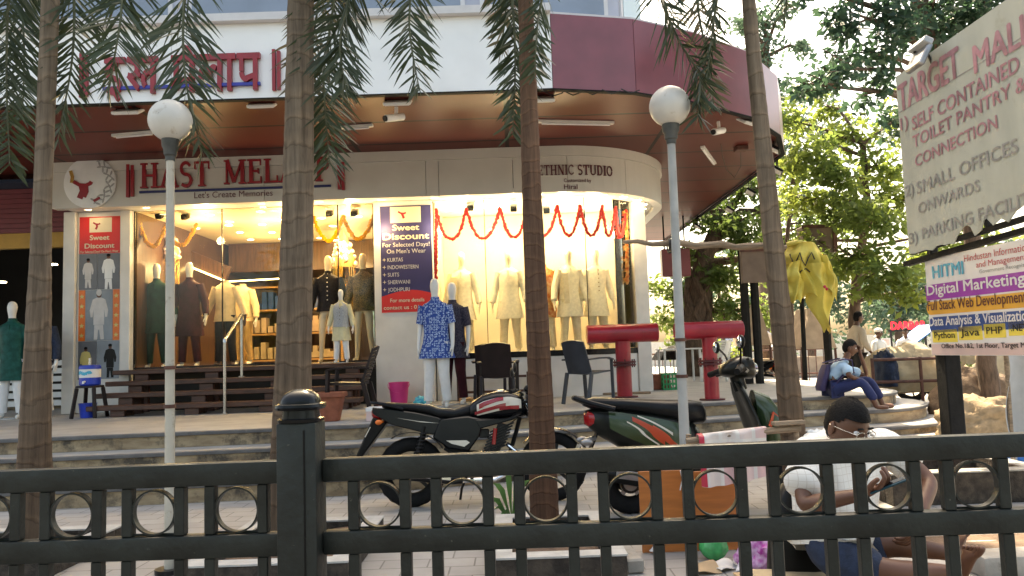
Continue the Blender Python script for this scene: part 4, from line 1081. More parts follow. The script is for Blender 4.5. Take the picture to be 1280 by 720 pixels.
m_ = MB()
for v in (zb3 + 0.03, zt3 - 0.03): m_.prism([(0.01, v - 0.02), (Lh, v - 0.02), (Lh, v + 0.02), (0.01, v + 0.02)], fn3, -0.06, -0.014)
m_.build('frame', M['rust'], th_, smooth=0)
def band(pl_t, pl_b, mat, u1=None, rnd=0.0):
    u0, vt = r3_(*pl_t); vb = r3_(*pl_b)[1]; u1 = u1 or Lh - 0.05
    m_ = MB(); rr = rnd * (vt - vb) / 2
    if rnd: poly = arcp(u0 + rr, vb + rr, rr, rr, 270, 90 + 0, 6)[::-1]; poly = [(u0 + rr + rr*math.cos(math.radians(t)), (vt+vb)/2 + rr*math.sin(math.radians(t))) for t in range(90, 271, 20)] + [(u1, vb), (u1, vt)]
    else: poly = [(u0, vb), (u1, vb), (u1, vt), (u0, vt)]
    m_.prism(poly, fn3, 0.0, 0.003); return m_.build('stripe', M[mat], th_, smooth=0)
lh = lambda txt, l, r, cap, mat, bold=0.02: line_text(th_, txt, l, r, cap, A3, d3_, 1.2, fn3, mat, bold)
band((1157, 357), (1158, 376), 'flex_purple'); band((1158, 378), (1160, 394), 'flex_orange', rnd=1); band((1161, 397), (1163, 416), 'flex_blue', rnd=1)
lh('Digital Marketing', (1160, 371), (1282, 352), 358, 'flex_white', 0.018); lh('Full Stack Web Development', (1161, 391), (1284, 374), 378, 'letter_maroon', 0.008); lh('Data Analysis & Visualization', (1163, 411), (1291, 396), 399, 'flex_white', 0.012)
lh('HITMI', (1167, 349), (1205, 341), 333, 'flex_cyan', 0.022); lh('Hindustan Information', (1206, 327), (1288, 313), 318, 'flex_red', 0.0); lh('and Management', (1221, 335), (1284, 324), 327, 'flex_red', 0.0); lh('Government Recognized', (1225, 342), (1288, 332), 337, 'sign_grey', 0.0)
for w_, l, r, cp in (('Python', (1169, 424), (1194, 421), 416), ('Java', (1202, 421), (1225, 418), 412), ('PHP', (1234, 418), (1254, 416), 409), ('.NET', (1265, 415), (1285, 412), 406)):
    u0, v0 = r3_(*l); u1, v1 = r3_(*r); h = r3_(l[0], cp)[1] - v0
    m_ = MB(); m_.prism([(u0 - 0.04, v0 - 0.035), (u1 + 0.04, v0 - 0.035), (u1 + 0.04, v0 + h + 0.03), (u0 - 0.04, v0 + h + 0.03)], fn3, 0.0, 0.003); m_.build('tag', M['flex_yellow'], th_, smooth=0)
    lh(w_, l, r, cp, 'text_dark', 0.012)
uf, vf = r3_(1158, 433); m_ = MB(); m_.prism([(0.01, zb3 + 0.005), (Lh - 0.05, zb3 + 0.005), (Lh - 0.05, zb3 + 0.12), (0.01, zb3 + 0.12)], fn3, 0.0, 0.003); m_.build('stripe', M['flex_pink'], th_, smooth=0)
lh('Office No.1&2, 1st Floor, Target Mall', (1178, 438), (1290, 431), 432, 'text_dark', 0.005)
# posts
for (x, y), lb in (((4.69, 8.35), 'black tarred post carrying the left end of the two boards'), ((4.92, 5.6), 'black post carrying the near end of the two boards at the right edge')):
    m_ = MB(); m_.box((x - 0.085, y - 0.085, 0), (x + 0.085, y + 0.085, 1.22 if y > 7 else 1.1)); m_.box((x - 0.045, y + 0.105, 0), (x + 0.045, y + 0.19, 4.2))
    tag(m_.build('sign_post', M['post_black'], bevel=0.012), lb, 'post')
def rot2(p, a): return V((p[0]*math.cos(a) - p[1]*math.sin(a), p[0]*math.sin(a) + p[1]*math.cos(a), p[2] if len(p) > 2 else 0))
_mann = {}
def mannequin_geo(head=True, arms=0.10, stance=0.12):
    """standing figure 1.86 m tall facing -y, feet at z 0"""
    key = (head, arms, stance)
    if key in _mann: return _mann[key]
    J = {'pel': ((0, 0, 0.97), (0.155, 0.105)), 'bel': ((0, 0, 1.12), (0.135, 0.095)), 'chest': ((0, 0, 1.34), (0.165, 0.105)), 'nk0': ((0, 0, 1.50), (0.085, 0.075)), 'nk': ((0, -0.005, 1.58), 0.052)}
    E = [('pel', 'bel'), ('bel', 'chest'), ('chest', 'nk0'), ('nk0', 'nk')]
    if head:
        J['hd0'] = ((0, -0.02, 1.66), (0.058, 0.07)); J['hd1'] = ((0, -0.015, 1.74), (0.078, 0.098)); J['hd2'] = ((0, 0.0, 1.82), (0.066, 0.085)); J['hd3'] = ((0, 0.005, 1.855), (0.03, 0.045))
        E += [('nk', 'hd0'), ('hd0', 'hd1'), ('hd1', 'hd2'), ('hd2', 'hd3')]
    for s, k in ((-1, 'l'), (1, 'r')):
        J['sh'+k] = ((s*0.19, 0, 1.44), 0.062); J['el'+k] = ((s*(0.23 + arms*0.3), 0.02, 1.15), 0.044); J['wr'+k] = ((s*(0.235 + arms*0.7), -0.04, 0.91), 0.03)
        J['ha'+k] = ((s*(0.235 + arms*0.75), -0.055, 0.84), (0.022, 0.04));
        E += [('chest', 'sh'+k), ('sh'+k, 'el'+k), ('el'+k, 'wr'+k), ('wr'+k, 'ha'+k)]
        for f, (dx, ln) in enumerate(((-0.024, 0.075), (-0.008, 0.09), (0.008, 0.088), (0.022, 0.07))):
            J['f%d%s' % (f, k)] = ((s*(0.235 + arms*0.75), -0.06 + dx*1.2, 0.81), 0.0105); J['g%d%s' % (f, k)] = ((s*(0.225 + arms*0.75), -0.068 + dx*1.3, 0.81 - ln), 0.008)
            E += [('ha'+k, 'f%d%s' % (f, k)), ('f%d%s' % (f, k), 'g%d%s' % (f, k))]
        J['t'+k] = ((s*(0.215 + arms*0.75), -0.10, 0.83), 0.010); J['u'+k] = ((s*(0.21 + arms*0.75), -0.115, 0.785), 0.008); E += [('ha'+k, 't'+k), ('t'+k, 'u'+k)]
        J['hp'+k] = ((s*0.09, 0, 0.90), 0.095); J['kn'+k] = ((s*(0.09 + stance*0.15), -0.02, 0.50), 0.058); J['cf'+k] = ((s*(0.09 + stance*0.25), 0.01, 0.32), 0.052); J['an'+k] = ((s*(0.09 + stance*0.4), 0.02, 0.08), 0.036)
        J['hl'+k] = ((s*(0.09 + stance*0.4), 0.0, 0.045), 0.036); J['to'+k] = ((s*(0.10 + stance*0.45), -0.15, 0.03), (0.04, 0.022))
        E += [('pel', 'hp'+k), ('hp'+k, 'kn'+k), ('kn'+k, 'cf'+k), ('cf'+k, 'an'+k), ('an'+k, 'hl'+k), ('hl'+k, 'to'+k)]
    _mann[key] = skin_geo(J, E, 1, 'pel'); return _mann[key]
def fold(sec, amp, n, ph, k):
    return sec
def garment(z_top, z_hem, flare=0.06, chest=0.19, depth=0.135, n=28, wav=0.010, ph=0.0, top_r=None):
    """tunic body: rings from collar to hem with soft folds that grow downwards"""
    zs = []
    base = [(1.545, 0.068, 0.062), (1.515, 0.10, 0.075), (1.485, 0.165, 0.09), (1.44, 0.205, 0.11), (1.36, chest + 0.012, depth), (1.22, chest - 0.008, depth - 0.006), (1.06, chest - 0.015, depth - 0.008), (0.94, chest, depth + 0.004)]
    rows = [b for b in base if b[0] > z_hem]
    low = max(z_hem, 0.94)
    if z_hem < 0.94:
        m_ = max(2, int((0.94 - z_hem)/0.10))
        for i in range(1, m_ + 1):
            t = i/m_; rows.append((0.94 + (z_hem - 0.94)*t, chest + flare*t, depth + 0.004 + flare*0.55*t))
    else: rows.append((z_hem, chest - 0.01, depth - 0.005))
    rs = []
    for (z, rx, ry) in rows:
        amp = wav * max(0.25, min(1.0, (1.45 - z) / 0.7))
        ring = []
        for i in range(n):
            a = 2*math.pi*i/n
            f = 1 + (amp/rx) * (math.sin(5*a + ph + z*1.3) + 0.6*math.sin(9*a - ph*2 + z*2.1))
            ring.append(V((rx*f*math.cos(a), ry*f*math.sin(a), z)))
        rs.append(ring)
    return rs[::-1]
def sleeve(s, arms, end=1.0, r0=0.085, r1=0.055, ph=0):
    """end 1 = to the wrist, 0.5 = to the elbow"""
    sh, el, wr = V((s*0.165, 0, 1.455)), V((s*(0.23 + arms*0.3), 0.02, 1.15)), V((s*(0.235 + arms*0.7), -0.04, 0.92))
    pts = [sh, sh.lerp(el, 0.3), sh.lerp(el, 0.65), el]; rr = [r0, r0*0.95, r0*0.86, r0*0.8]
    if end > 0.5:
        t = (end - 0.5) * 2
        for q in (0.4, 0.75, 1.0): pts.append(el.lerp(wr, q*t)); rr.append(r0*0.8 + (r1 - r0*0.8)*q*t)
    else:
        k = end / 0.5; pts = [sh, sh.lerp(el, 0.3*k), sh.lerp(el, 0.65*k), sh.lerp(el, k)]
    return pts, rr
def mannequin(label, loc, rz=0.0, scale=1.0, skin='mannequin', top=None, hem=0.62, sl=1.0, trousers=None, vest=None, vest_hem=0.9, flare=0.06, head=True, arms=0.10, collar=None, buttons=None, jacket_open=False, stand=True, stole=None, group='mannequins', bare_legs=False):
    t = thing('mannequin', label, 'mannequin', loc, rz, group)
    t.scale = (scale,)*3
    vs, fs = mannequin_geo(head, arms)
    m_ = MB(); m_.add(vs, fs); m_.build('body', M[skin], t, local=True, smooth=60, fix=False)
    ph = RND.uniform(0, 6)
    if top:
        m_ = MB(); m_.rings(garment(1.545, hem, flare, ph=ph), 0, caps=False)
        for s in (-1, 1):
            p_, r_ = sleeve(s, arms, sl); m_.tube(p_, r_, 12, 0, caps=False)
        g_ = m_.build('tunic', M[top], t, local=True, smooth=70, fix=False)
        m_ = MB(); m_.lathe([(0.066, 1.535), (0.062, 1.585), (0.056, 1.585), (0.058, 1.53)], (0, -0.003, 0), 16, caps=False); m_.cbox((0, -0.125, 1.33), (0.03, 0.012, 0.30)); m_.build('placket', M[collar or top], g_, local=True)
        if buttons:
            m_ = MB()
            for k in range(6): m_.sphere((0, -0.142 + 0.0*k, 1.45 - 0.075*k), 0.011, 0, 8, 5)
            m_.build('buttons', M[buttons], g_, local=True)
    if vest:
        m_ = MB(); rs = garment(1.53, vest_hem, 0.02, 0.202, 0.147, ph=ph, wav=0.004); m_.rings(rs, 0, caps=False); v_ = m_.build('waistcoat', M[vest], t, local=True, smooth=70, fix=False)
        m_ = MB()
        for k in range(4): m_.sphere((0, -0.158, 1.36 - 0.09*k), 0.010, 0, 8, 5)
        m_.build('buttons', M['gold'], v_, local=True)
    if trousers:
        m_ = MB()
        for s in (-1, 1):
            hp, kn, an = V((s*0.088, 0, 0.93)), V((s*0.108, -0.015, 0.50)), V((s*0.138, 0.015, 0.10))
            m_.tube([hp, hp.lerp(kn, 0.4), kn, kn.lerp(an, 0.45), kn.lerp(an, 0.9), an], [0.108, 0.098, 0.078, 0.07, 0.066, 0.064], 14, 0)
        m_.ell([(0, 0, 0.82, 0.185, 0.115), (0, 0, 0.95, 0.172, 0.118), (0, 0, 1.02, 0.15, 0.11)], 20); m_.build('trousers', M[trousers], t, local=True, smooth=60, fix=False)
    if stole:
        m_ = MB(); pts = [V((-0.10, -0.15, 0.85)), V((-0.11, -0.165, 1.15)), V((-0.12, -0.145, 1.38)), V((-0.10, -0.03, 1.52)), V((-0.09, 0.08, 1.5)), V((-0.1, 0.15, 1.2))]
        for i in range(5):
            a, b = pts[i], pts[i+1]; m_.beam(a, b + (b-a).normalized()*0.012, 0.10, 0.012 + 0.001*i, up=(0, 1, 0) if i < 2 or i > 3 else (0, 0, 1))
        m_.build('stole', M[stole], t, local=True)
    if stand:
        m_ = MB(); m_.lathe([(0.17, -0.001), (0.17, 0.012), (0.16, 0.014)], (0.0, 0.03, 0), 24); m_.build('base_plate', M['glass_base'], t, local=True)
    return t
mk('glass_base', (0.45, 0.46, 0.46), 0.15, 0.05, 3)
mk('cloth_green', (0.008, 0.075, 0.062), 0.45, 0.25, 14, spec=0.15); mk('cloth_darkgreen', (0.006, 0.04, 0.028), 0.6, 0.2, 10, spec=0.15); mk('cloth_maroon', (0.045, 0.008, 0.014), 0.6, 0.2, 10, spec=0.15)
mk('cloth_cream', (0.62, 0.50, 0.32), 0.7, 0.08, 14, spec=0.15); mk('cloth_black', (0.012, 0.012, 0.016), 0.6, 0.3, 30, spec=0.15); mk('cloth_orange', (0.40, 0.09, 0.02), 0.6, 0.3, 16, spec=0.15, col2=(0.55, 0.3, 0.1))
mk('cloth_ivory', (0.72, 0.62, 0.44), 0.65, 0.08, 20, 0.2, spec=0.15); mk('cloth_grey', (0.36, 0.38, 0.40), 0.7, 0.2, 50, spec=0.15); mk('cloth_paleyellow', (0.66, 0.60, 0.38), 0.7, 0.08, 10, spec=0.15)
mk('cloth_ornate', (0.03, 0.026, 0.022), 0.6, 0.3, 60, spec=0.15, col2=(0.20, 0.13, 0.06)); mk('cloth_navyprint', (0.012, 0.014, 0.035), 0.7, 0.3, 60, spec=0.15, col2=(0.09, 0.08, 0.10)); mk('cotton_white', (0.72, 0.72, 0.72), 0.8, 0.05, 12)
mk('cloth_tan', (0.40, 0.27, 0.13), 0.7, 0.1, 10, spec=0.15)
def at(px, py, Y, z): q = P(px, py, Y); return (q.x, q.y, z)
ZP = 0.552
mannequin('white-headed mannequin in glossy teal kurta by the dark shop at the left edge', at(15, 440, 12.2, ZP), 0.1, 1.0, top='cloth_green', hem=0.60, trousers='cotton_white', flare=0.03)
mannequin('mannequin in navy half hidden behind the leftmost palm trunk', at(53, 440, 12.4, ZP), -0.2, 0.98, top='denim', hem=0.75, trousers='cotton_white')
ZI = 1.252
mannequin('mannequin in dark green kurta suit in the left window, partly behind the lamp post', at(196, 400, 13.5, ZI), 0.05, 1.0, top='cloth_darkgreen', hem=0.62, trousers='cloth_darkgreen', arms=0.16)
mannequin('mannequin in long maroon sherwani in the left window right of the lamp post', at(237, 400, 13.5, ZI), 0.0, 1.0, top='cloth_maroon', hem=0.55, trousers='cloth_maroon')
mannequin('headless mannequin in cream buttoned jacket and black trousers behind the handrail', at(282, 400, 13.9, ZI), 0.0, 0.98, 'wood_dark', top='cloth_cream', hem=0.82, trousers='cloth_black', head=False, flare=0.02, buttons='gold', arms=0.2)
mannequin('mannequin in pale jacket standing just behind the headless cream one', at(304, 400, 14.7, ZI), -0.2, 0.98, top='cloth_cream', hem=0.85, trousers='cloth_tan', flare=0.02, head=False)
mannequin('mannequin in black velvet coat with pale buttons right of the second palm trunk', at(411, 400, 13.5, ZI), 0.1, 1.02, 'mannequin_cream', top='cloth_black', hem=0.88, flare=0.02, buttons='white')
mannequin('mannequin in dark ornate gold-flecked jacket beside the blue banner pillar', at(455, 400, 13.4, ZI), -0.1, 1.02, 'mannequin_cream', top='cloth_ornate', hem=0.86, flare=0.02)
mannequin('child mannequin in grey waistcoat and pale kurta standing on the wooden steps', at(427, 440, 12.5, ZI), 0.0, 0.645, top='cloth_paleyellow', hem=0.56, vest='cloth_grey', trousers='cotton_white', flare=0.05, vest_hem=0.90)
mannequin('white mannequin in blue kurta with white ring print on the pavement by the pillar', at(547, 500, 11.55, ZP), -0.12, 1.04, top='kurta_blue', hem=0.70, sl=0.42, trousers='cotton_white', flare=0.075, arms=0.02)
mannequin('white mannequin in dark printed kurta standing right behind the blue ring-print one', at(569, 500, 12.1, ZP), -0.3, 1.03, top='cloth_navyprint', hem=0.70, sl=0.45, trousers='cloth_maroon', flare=0.06, arms=0.02)
ZD = 1.302
for px, Y, lb, top, kw in ((579, 13.75, 'mannequin in cream sherwani behind glass under the left end of the red garland', 'cloth_ivory', dict(stole='cloth_cream')),
    (638, 13.7, 'mannequin in ivory long coat behind glass left of the third palm trunk', 'cloth_ivory', {}),
    (681, 13.8, 'mannequin in orange embroidered sherwani half hidden by the third palm trunk', 'cloth_orange', {}),
    (713, 13.7, 'mannequin in cream sherwani behind glass just right of the third palm trunk', 'cloth_ivory', dict(stole='cloth_cream')),
    (747, 13.9, 'rightmost mannequin in the curved window, in pale embroidered sherwani', 'cloth_ivory', dict(buttons='gold'))):
    mannequin(lb, at(px, 400, Y, ZD), -0.1 if px < 700 else 0.25, 1.0, 'mannequin_cream', top=top, hem=0.62, trousers='cloth_cream', group='mannequins', **kw)
# garlands
def rope(pts, r, m, name, label, cat, blob=0.02, group=None):
    m_ = MB();
    L = [0]
    for a, b in zip(pts, pts[1:]): L.append(L[-1] + (b - a).length)
    n = int(L[-1] / blob); k = 0
    for i in range(n):
        s = L[-1]*i/n
        while k < len(L) - 2 and s > L[k+1]: k += 1
        p = pts[k].lerp(pts[k+1], (s - L[k])/max(1e-6, L[k+1] - L[k]))
        rr = r*RND.uniform(0.8, 1.2)
        m_.sphere(p + V((RND.uniform(-1, 1), RND.uniform(-1, 1), RND.uniform(-1, 1)))*r*0.3, rr, 0, 7, 5)
    return tag(m_.build(name, m, fix=False), label, cat, group)
def swag(a, b, drop, n=12): return [a.lerp(b, i/n) - V((0, 0, drop*(1 - (2*i/n - 1)**2))) for i in range(n + 1)]
def gar(pix, Y, drops, name, label, mat, r=0.035, tails=()):
    pts = []
    for (a, b), d in zip(zip(pix, pix[1:]), drops): pts += swag(P(*a, Y), P(*b, Y), d)
    for (a, b) in tails: pts += [P(*a, Y), P(*b, Y)]
    return rope(pts, r, M[mat], name, label, 'garland', r*0.8, 'flower garlands in the windows')
gar(((173, 277), (208, 280)), 13.2, (0.42,), 'garland', 'orange marigold garland swag in the left window, left of the lamp post', 'marigold', 0.036)
gar(((216, 300), (246, 278)), 13.2, (0.22,), 'garland', 'orange marigold garland swag in the left window, right of the lamp post', 'marigold', 0.036)
gar(((392, 272), (429, 270), (467, 268)), 13.2, (0.42, 0.42), 'garland', 'double marigold swag beside the second palm trunk', 'marigold', 0.034)
# red garland following the curved glass
Gi = polyoff(G, 0.03)
def gp(px, z):
    best = None
    Ls = plen(Gi)[-1]
    for i in range(300):
        q, n = ppos(Gi, Ls*i/300); dd = V((q.x, q.y, z)) - CAM
        zz = dd.dot(_fw); x = 640 + F*dd.dot(_rt)/zz
        if best is None or abs(x - px) < best[0]: best = (abs(x - px), V((q.x, q.y, z)))
    return best[1]
zt_ = 3.80
tops = [545, 583, 625, 660, 697, 725, 753, 769, 783]
pts = [gp(545, 2.6), gp(545, zt_)]
for a, b in zip(tops, tops[1:]):
    A, B = gp(a, zt_), gp(b, zt_); n = 12
    for i in range(n + 1):
        q = gp(a + (b - a)*i/n, zt_ - 0.52*(1 - abs(2*i/n - 1)**2.2)); pts.append(q)
rope(pts, 0.029, M['garland_red'], 'garland', 'long red flower garland draped in swags along the curved window', 'garland', 0.03, 'flower garlands in the windows')
rope([gp(783, 3.75), gp(784, 2.45)], 0.034, M['cloth_orange'], 'garland', 'straight orange garland strand hanging at the right end of the curved window', 'garland', 0.03, 'flower garlands in the windows')
# figure hung with garlands high in the window: tall conical decoration
def cone_decor(px, py0, py1, Y, w, label):
    a, b = P(px, py0, Y), P(px, py1, Y); h = a.z - b.z
    t = thing('hanging_decoration', label, 'decoration', b)
    m_ = MB(); m_.lathe([(w*0.9, 0), (w, h*0.2), (w*0.62, h*0.42), (w*0.7, h*0.5), (w*0.4, h*0.68), (w*0.16, h*0.9), (0.01, h)], b, 20); m_.build('core', M['tan_panel'], t)
    m_ = MB()
    for k in range(70):
        z = RND.uniform(0.05, 0.6)*h; a_ = RND.uniform(0, 6.28); r_ = w*(1.05 - z/h*0.8)
        m_.sphere(b + V((r_*math.cos(a_), r_*math.sin(a_), z)), RND.uniform(0.025, 0.05), 0, 7, 5)
    m_.build('flowers', M['flex_pink'], t, fix=False)
    m_ = MB()
    for k in range(40):
        a_ = RND.uniform(0, 6.28); q = b + V((w*0.9*math.cos(a_), w*0.9*math.sin(a_), 0.02)); m_.tube([q, q - V((0, 0, RND.uniform(0.2, 0.9)))], 0.008, 4)
    m_.build('gold_strands', M['gold'], t, fix=False)
cone_decor(430, 284, 335, 14.2, 0.22, 'pale pink floral cone with gold strands hanging between two dark mannequins')
cone_decor(213, 276, 325, 14.2, 0.16, 'pink draped hanging ornament above the green kurta mannequin behind the lamp post')
# wooden steps in front of the left window
wt = thing('wooden_steps', 'dark brown wooden slat steps along the left window, scuffed on the edges', 'steps', (-4.4, 12.3, 0.55))
fronts = ((11.75, 0.725, 107), (12.05, 0.90, 118), (12.35, 1.075, 131), (12.65, 1.25, 140))
for k, (y, z, px) in enumerate(fronts):
    xl = P(px, 490, y).x
    m_ = MB(); m_.box((xl, y, z - 0.075), (-2.36, y + 0.27, z)); m_.build('tread', M['wood_dark'], wt, bevel=0.008)
    for j in range(4):
        xx = xl + 0.35 + j*(abs(xl) - 2.9)/3.2
        m_ = MB(); m_.box((xx, y + 0.04, 0.553), (xx + 0.22, y + 0.12, z - 0.077)); m_.build('support', M['wood_dark'], wt, bevel=0.006)
# handrail
hr = thing('handrail', 'short polished steel handrail rising beside the wooden steps', 'handrail', P(281, 515, 11.65))
a = P(281, 515, 11.65); a.z = 0.553; b = P(281, 428, 11.65); c = P(302, 396, 12.5); d = V((c.x, c.y, 1.08))
for p_, q_ in ((a, b), (d, c)):
    m_ = MB(); m_.tube([p_, q_], 0.024, 12); m_.build('post', M['steel'], hr)
m_ = MB(); m_.tube([b - V((0, 0, 0.0)), b + V((0, 0, 0.03)), c + V((0, 0, 0.03))], 0.03, 12); m_.build('rail', M['steel'], hr)
for p_ in (a, d):
    m_ = MB(); m_.lathe([(0.06, 0), (0.06, 0.012), (0.03, 0.02)], p_, 16); m_.build('flange', M['steel'], hr)
# plastic stool with the water dispenser and a blue bucket below
q = P(112, 521, 11.9); sx0, sy0 = q.x, 11.9
st = thing('stool', 'brown plastic stool under the blue water dispenser', 'stool', (sx0, sy0, ZP))
m_ = MB(); m_.ell([(sx0, sy0, ZP + 0.455, 0.17, 0.17), (sx0, sy0, ZP + 0.49, 0.16, 0.16)], 20, 0, 5); m_.build('seat', M['chair_brown'], st, bevel=0.006)
for i in (-1, 1):
    for j in (-1, 1):
        m_ = MB(); m_.beam((sx0 + i*0.18, sy0 + j*0.18, ZP), (sx0 + i*0.13, sy0 + j*0.13, ZP + 0.453), 0.05, 0.05); m_.build('leg', M['chair_brown'], st, bevel=0.006)
wd = thing('water_dispenser', 'blue and white insulated water dispenser standing on the stool', 'water dispenser', (sx0, sy0, ZP + 0.491))
b0 = V((sx0, sy0, ZP + 0.491))
m_ = MB(); m_.lathe([(0.135, 0), (0.15, 0.02), (0.15, 0.12)], b0, 24); m_.build('base', M['blue_plastic'], wd)
m_ = MB(); m_.lathe([(0.152, 0.121), (0.152, 0.25)], b0, 24); m_.build('band', M['white'], wd)
m_ = MB(); m_.lathe([(0.156, 0.251), (0.156, 0.28), (0.14, 0.31), (0.05, 0.315)], b0, 24); l_ = m_.build('lid', M['blue_plastic'], wd)
m_ = MB(); m_.tube([b0 + V((0, 0, 0.316)), b0 + V((0, 0, 0.42))], 0.025, 12); m_.build('cup', M['steel'], l_)
m_ = MB(); m_.tube([b0 + V((0.0, -0.15, 0.06)), b0 + V((0.0, -0.19, 0.06)), b0 + V((0, -0.19, 0.03))], 0.016, 8); m_.build('tap', M['white'], wd)
m_ = MB()
for i in range(9):
    a0 = -2.4 + i*0.16; m_.beam(b0 + V((0.1545*math.cos(a0), 0.1545*math.sin(a0), 0.19)), b0 + V((0.1545*math.cos(a0+.15), 0.1545*math.sin(a0+.15), 0.19 + 0.02*math.sin(i))), 0.004, 0.05)
m_.build('label_print', M['flex_cyan'], wd, smooth=0)
def bucket(label, c, r, h, mat, handle=True):
    t = thing('bucket', label, 'bucket', c); c = V(c)
    m_ = MB(); m_.lathe([(r*0.78, 0), (r*0.98, h*0.97), (r*1.05, h*0.97), (r*1.05, h), (r*0.95, h), (r*0.75, 0.02)], c, 26, caps=False); m_.lathe([(r*0.77, 0.001), (r*0.77, 0.02)], c, 26); m_.build('pail', M[mat], t)
    if handle:
        m_ = MB(); m_.tube([c + V((r*1.06*math.cos(a), -r*1.02*math.sin(a)*0.9, h*0.92 - 0.35*h*math.sin(a))) for a in [math.pi*i/14 for i in range(15)]], 0.006, 6); m_.build('handle', M[mat], t)
    return t
bucket('small blue bucket on the floor between the stool legs', (sx0 - 0.03, sy0, ZP), 0.13, 0.22, 'blue_plastic', False)
bucket('bright pink plastic bucket against the white pillar', at(499, 500, 12.45, ZP), 0.165, 0.36, 'bucket_pink')
# terracotta pot, pink carton, rags
q = at(414, 520, 9.75, ZP); pt = thing('flower_pot', 'square terracotta pot at the platform edge beside the second palm', 'flower pot', q)
q = V(q); m_ = MB(); m_.ell([(q.x, q.y, q.z, 0.10, 0.10), (q.x, q.y, q.z + 0.30, 0.16, 0.16)], 24, 0, 6); m_.build('pot', M['terracotta'], pt, bevel=0.006)
m_ = MB(); m_.ell([(q.x, q.y, q.z + 0.301, 0.185, 0.185), (q.x, q.y, q.z + 0.36, 0.185, 0.185), (q.x, q.y, q.z + 0.361, 0.15, 0.15), (q.x, q.y, q.z + 0.31, 0.14, 0.14)], 24, 0, 6); m_.build('rim', M['terracotta'], pt, bevel=0.004)
q = V(at(468, 517, 9.6, ZP)); bx = thing('carton', 'low pale pink carton on the platform edge by the brown chair', 'box', q)
m_ = MB(); m_.box((q.x - 0.08, q.y - 0.12, q.z), (q.x + 0.12, q.y + 0.12, q.z + 0.16)); m_.build('box', M['flex_pink'], bx, bevel=0.004)
m_ = MB(); m_.box((q.x - 0.084, q.y - 0.124, q.z + 0.12), (q.x + 0.124, q.y + 0.124, q.z + 0.165)); m_.build('lid', M['white'], bx, bevel=0.003)
mk('crate_green_b', (0.01, 0.26, 0.09), 0.4, 0.1, 5)
# ------------------------------------------------------------------ plastic chairs
def chair(label, loc, rz, mat, slats=False, s=1.0):
    """monobloc arm chair, sitter faces +x"""
    t = thing('plastic_chair', label, 'chair', loc, rz, 'plastic chairs on the platform'); t.scale = (s,)*3
    m_ = MB(); m_.grid(lambda u, v: V((-0.22 + 0.46*u, -0.23 + 0.46*v, 0.43 - 0.03*math.sin(u*math.pi)*math.sin(v*math.pi) + 0.02*u)), 10, 8); m_.build('seat', M[mat], t, local=True, solid=-0.022)
    fnb = lambda u, v: V((-0.20 - 0.16*v - 0.03*math.sin(u*math.pi), (-0.22 + 0.44*u)*(1 - 0.06*v), 0.43 + 0.46*v + 0.03*math.sin(u*math.pi)*v))
    m_ = MB()
    if slats:
        for k in range(11): m_.grid(lambda u, v: fnb(0.07 + 0.86*u, 0.05 + k*0.085 + 0.055*v), 8, 1)
        m_.build('backrest', M[mat], t, local=True, solid=0.014)
        m_ = MB(); m_.grid(lambda u, v: fnb(0.075*u, v), 1, 10); m_.grid(lambda u, v: fnb(0.925 + 0.075*u, v), 1, 10); m_.grid(lambda u, v: fnb(0.08 + 0.84*u, 0.96 + 0.05*v), 8, 1); m_.build('back_frame', M[mat], t, local=True, solid=0.026)
    else:
        m_.grid(fnb, 10, 8); m_.build('backrest', M[mat], t, local=True, solid=0.02)
    for sy in (-1, 1):
        m_ = MB(); pts = [V((-0.30, sy*0.225, 0.64)), V((-0.1, sy*0.27, 0.655)), V((0.12, sy*0.275, 0.655)), V((0.24, sy*0.265, 0.63))]
        for a, b in zip(pts, pts[1:]): m_.beam(a, b + (b-a)*0.02, 0.06, 0.024)
        m_.build('armrest', M[mat], t, local=True, bevel=0.004)
        m_ = MB(); m_.beam((0.25, sy*0.25, 0), (0.225, sy*0.262, 0.625), 0.045, 0.05); m_.build('leg', M[mat], t, local=True, bevel=0.006)
        m_ = MB(); m_.beam((-0.33, sy*0.23, 0), (-0.22, sy*0.225, 0.45), 0.045, 0.055); m_.build('leg', M[mat], t, local=True, bevel=0.006)
    return t
chair('brown slat-backed plastic armchair seen from its side beside the second palm', at(438, 518, 10.15, ZP), math.pi, 'chair_brown', True)
chair('dark brown plastic chair with its back turned, left of the third palm trunk', at(624, 505, 11.1, ZP), math.pi/2 - 0.05, 'chair_brown')
chair('dark plastic chair mostly hidden behind the one with its back turned', at(616, 503, 12.0, ZP), math.pi/2 - 0.1, 'chair_brown')
chair('blue-grey plastic armchair between the third palm and the first red pipe', at(737, 500, 11.4, ZP), math.pi/2 - 0.75, 'chair_grey')
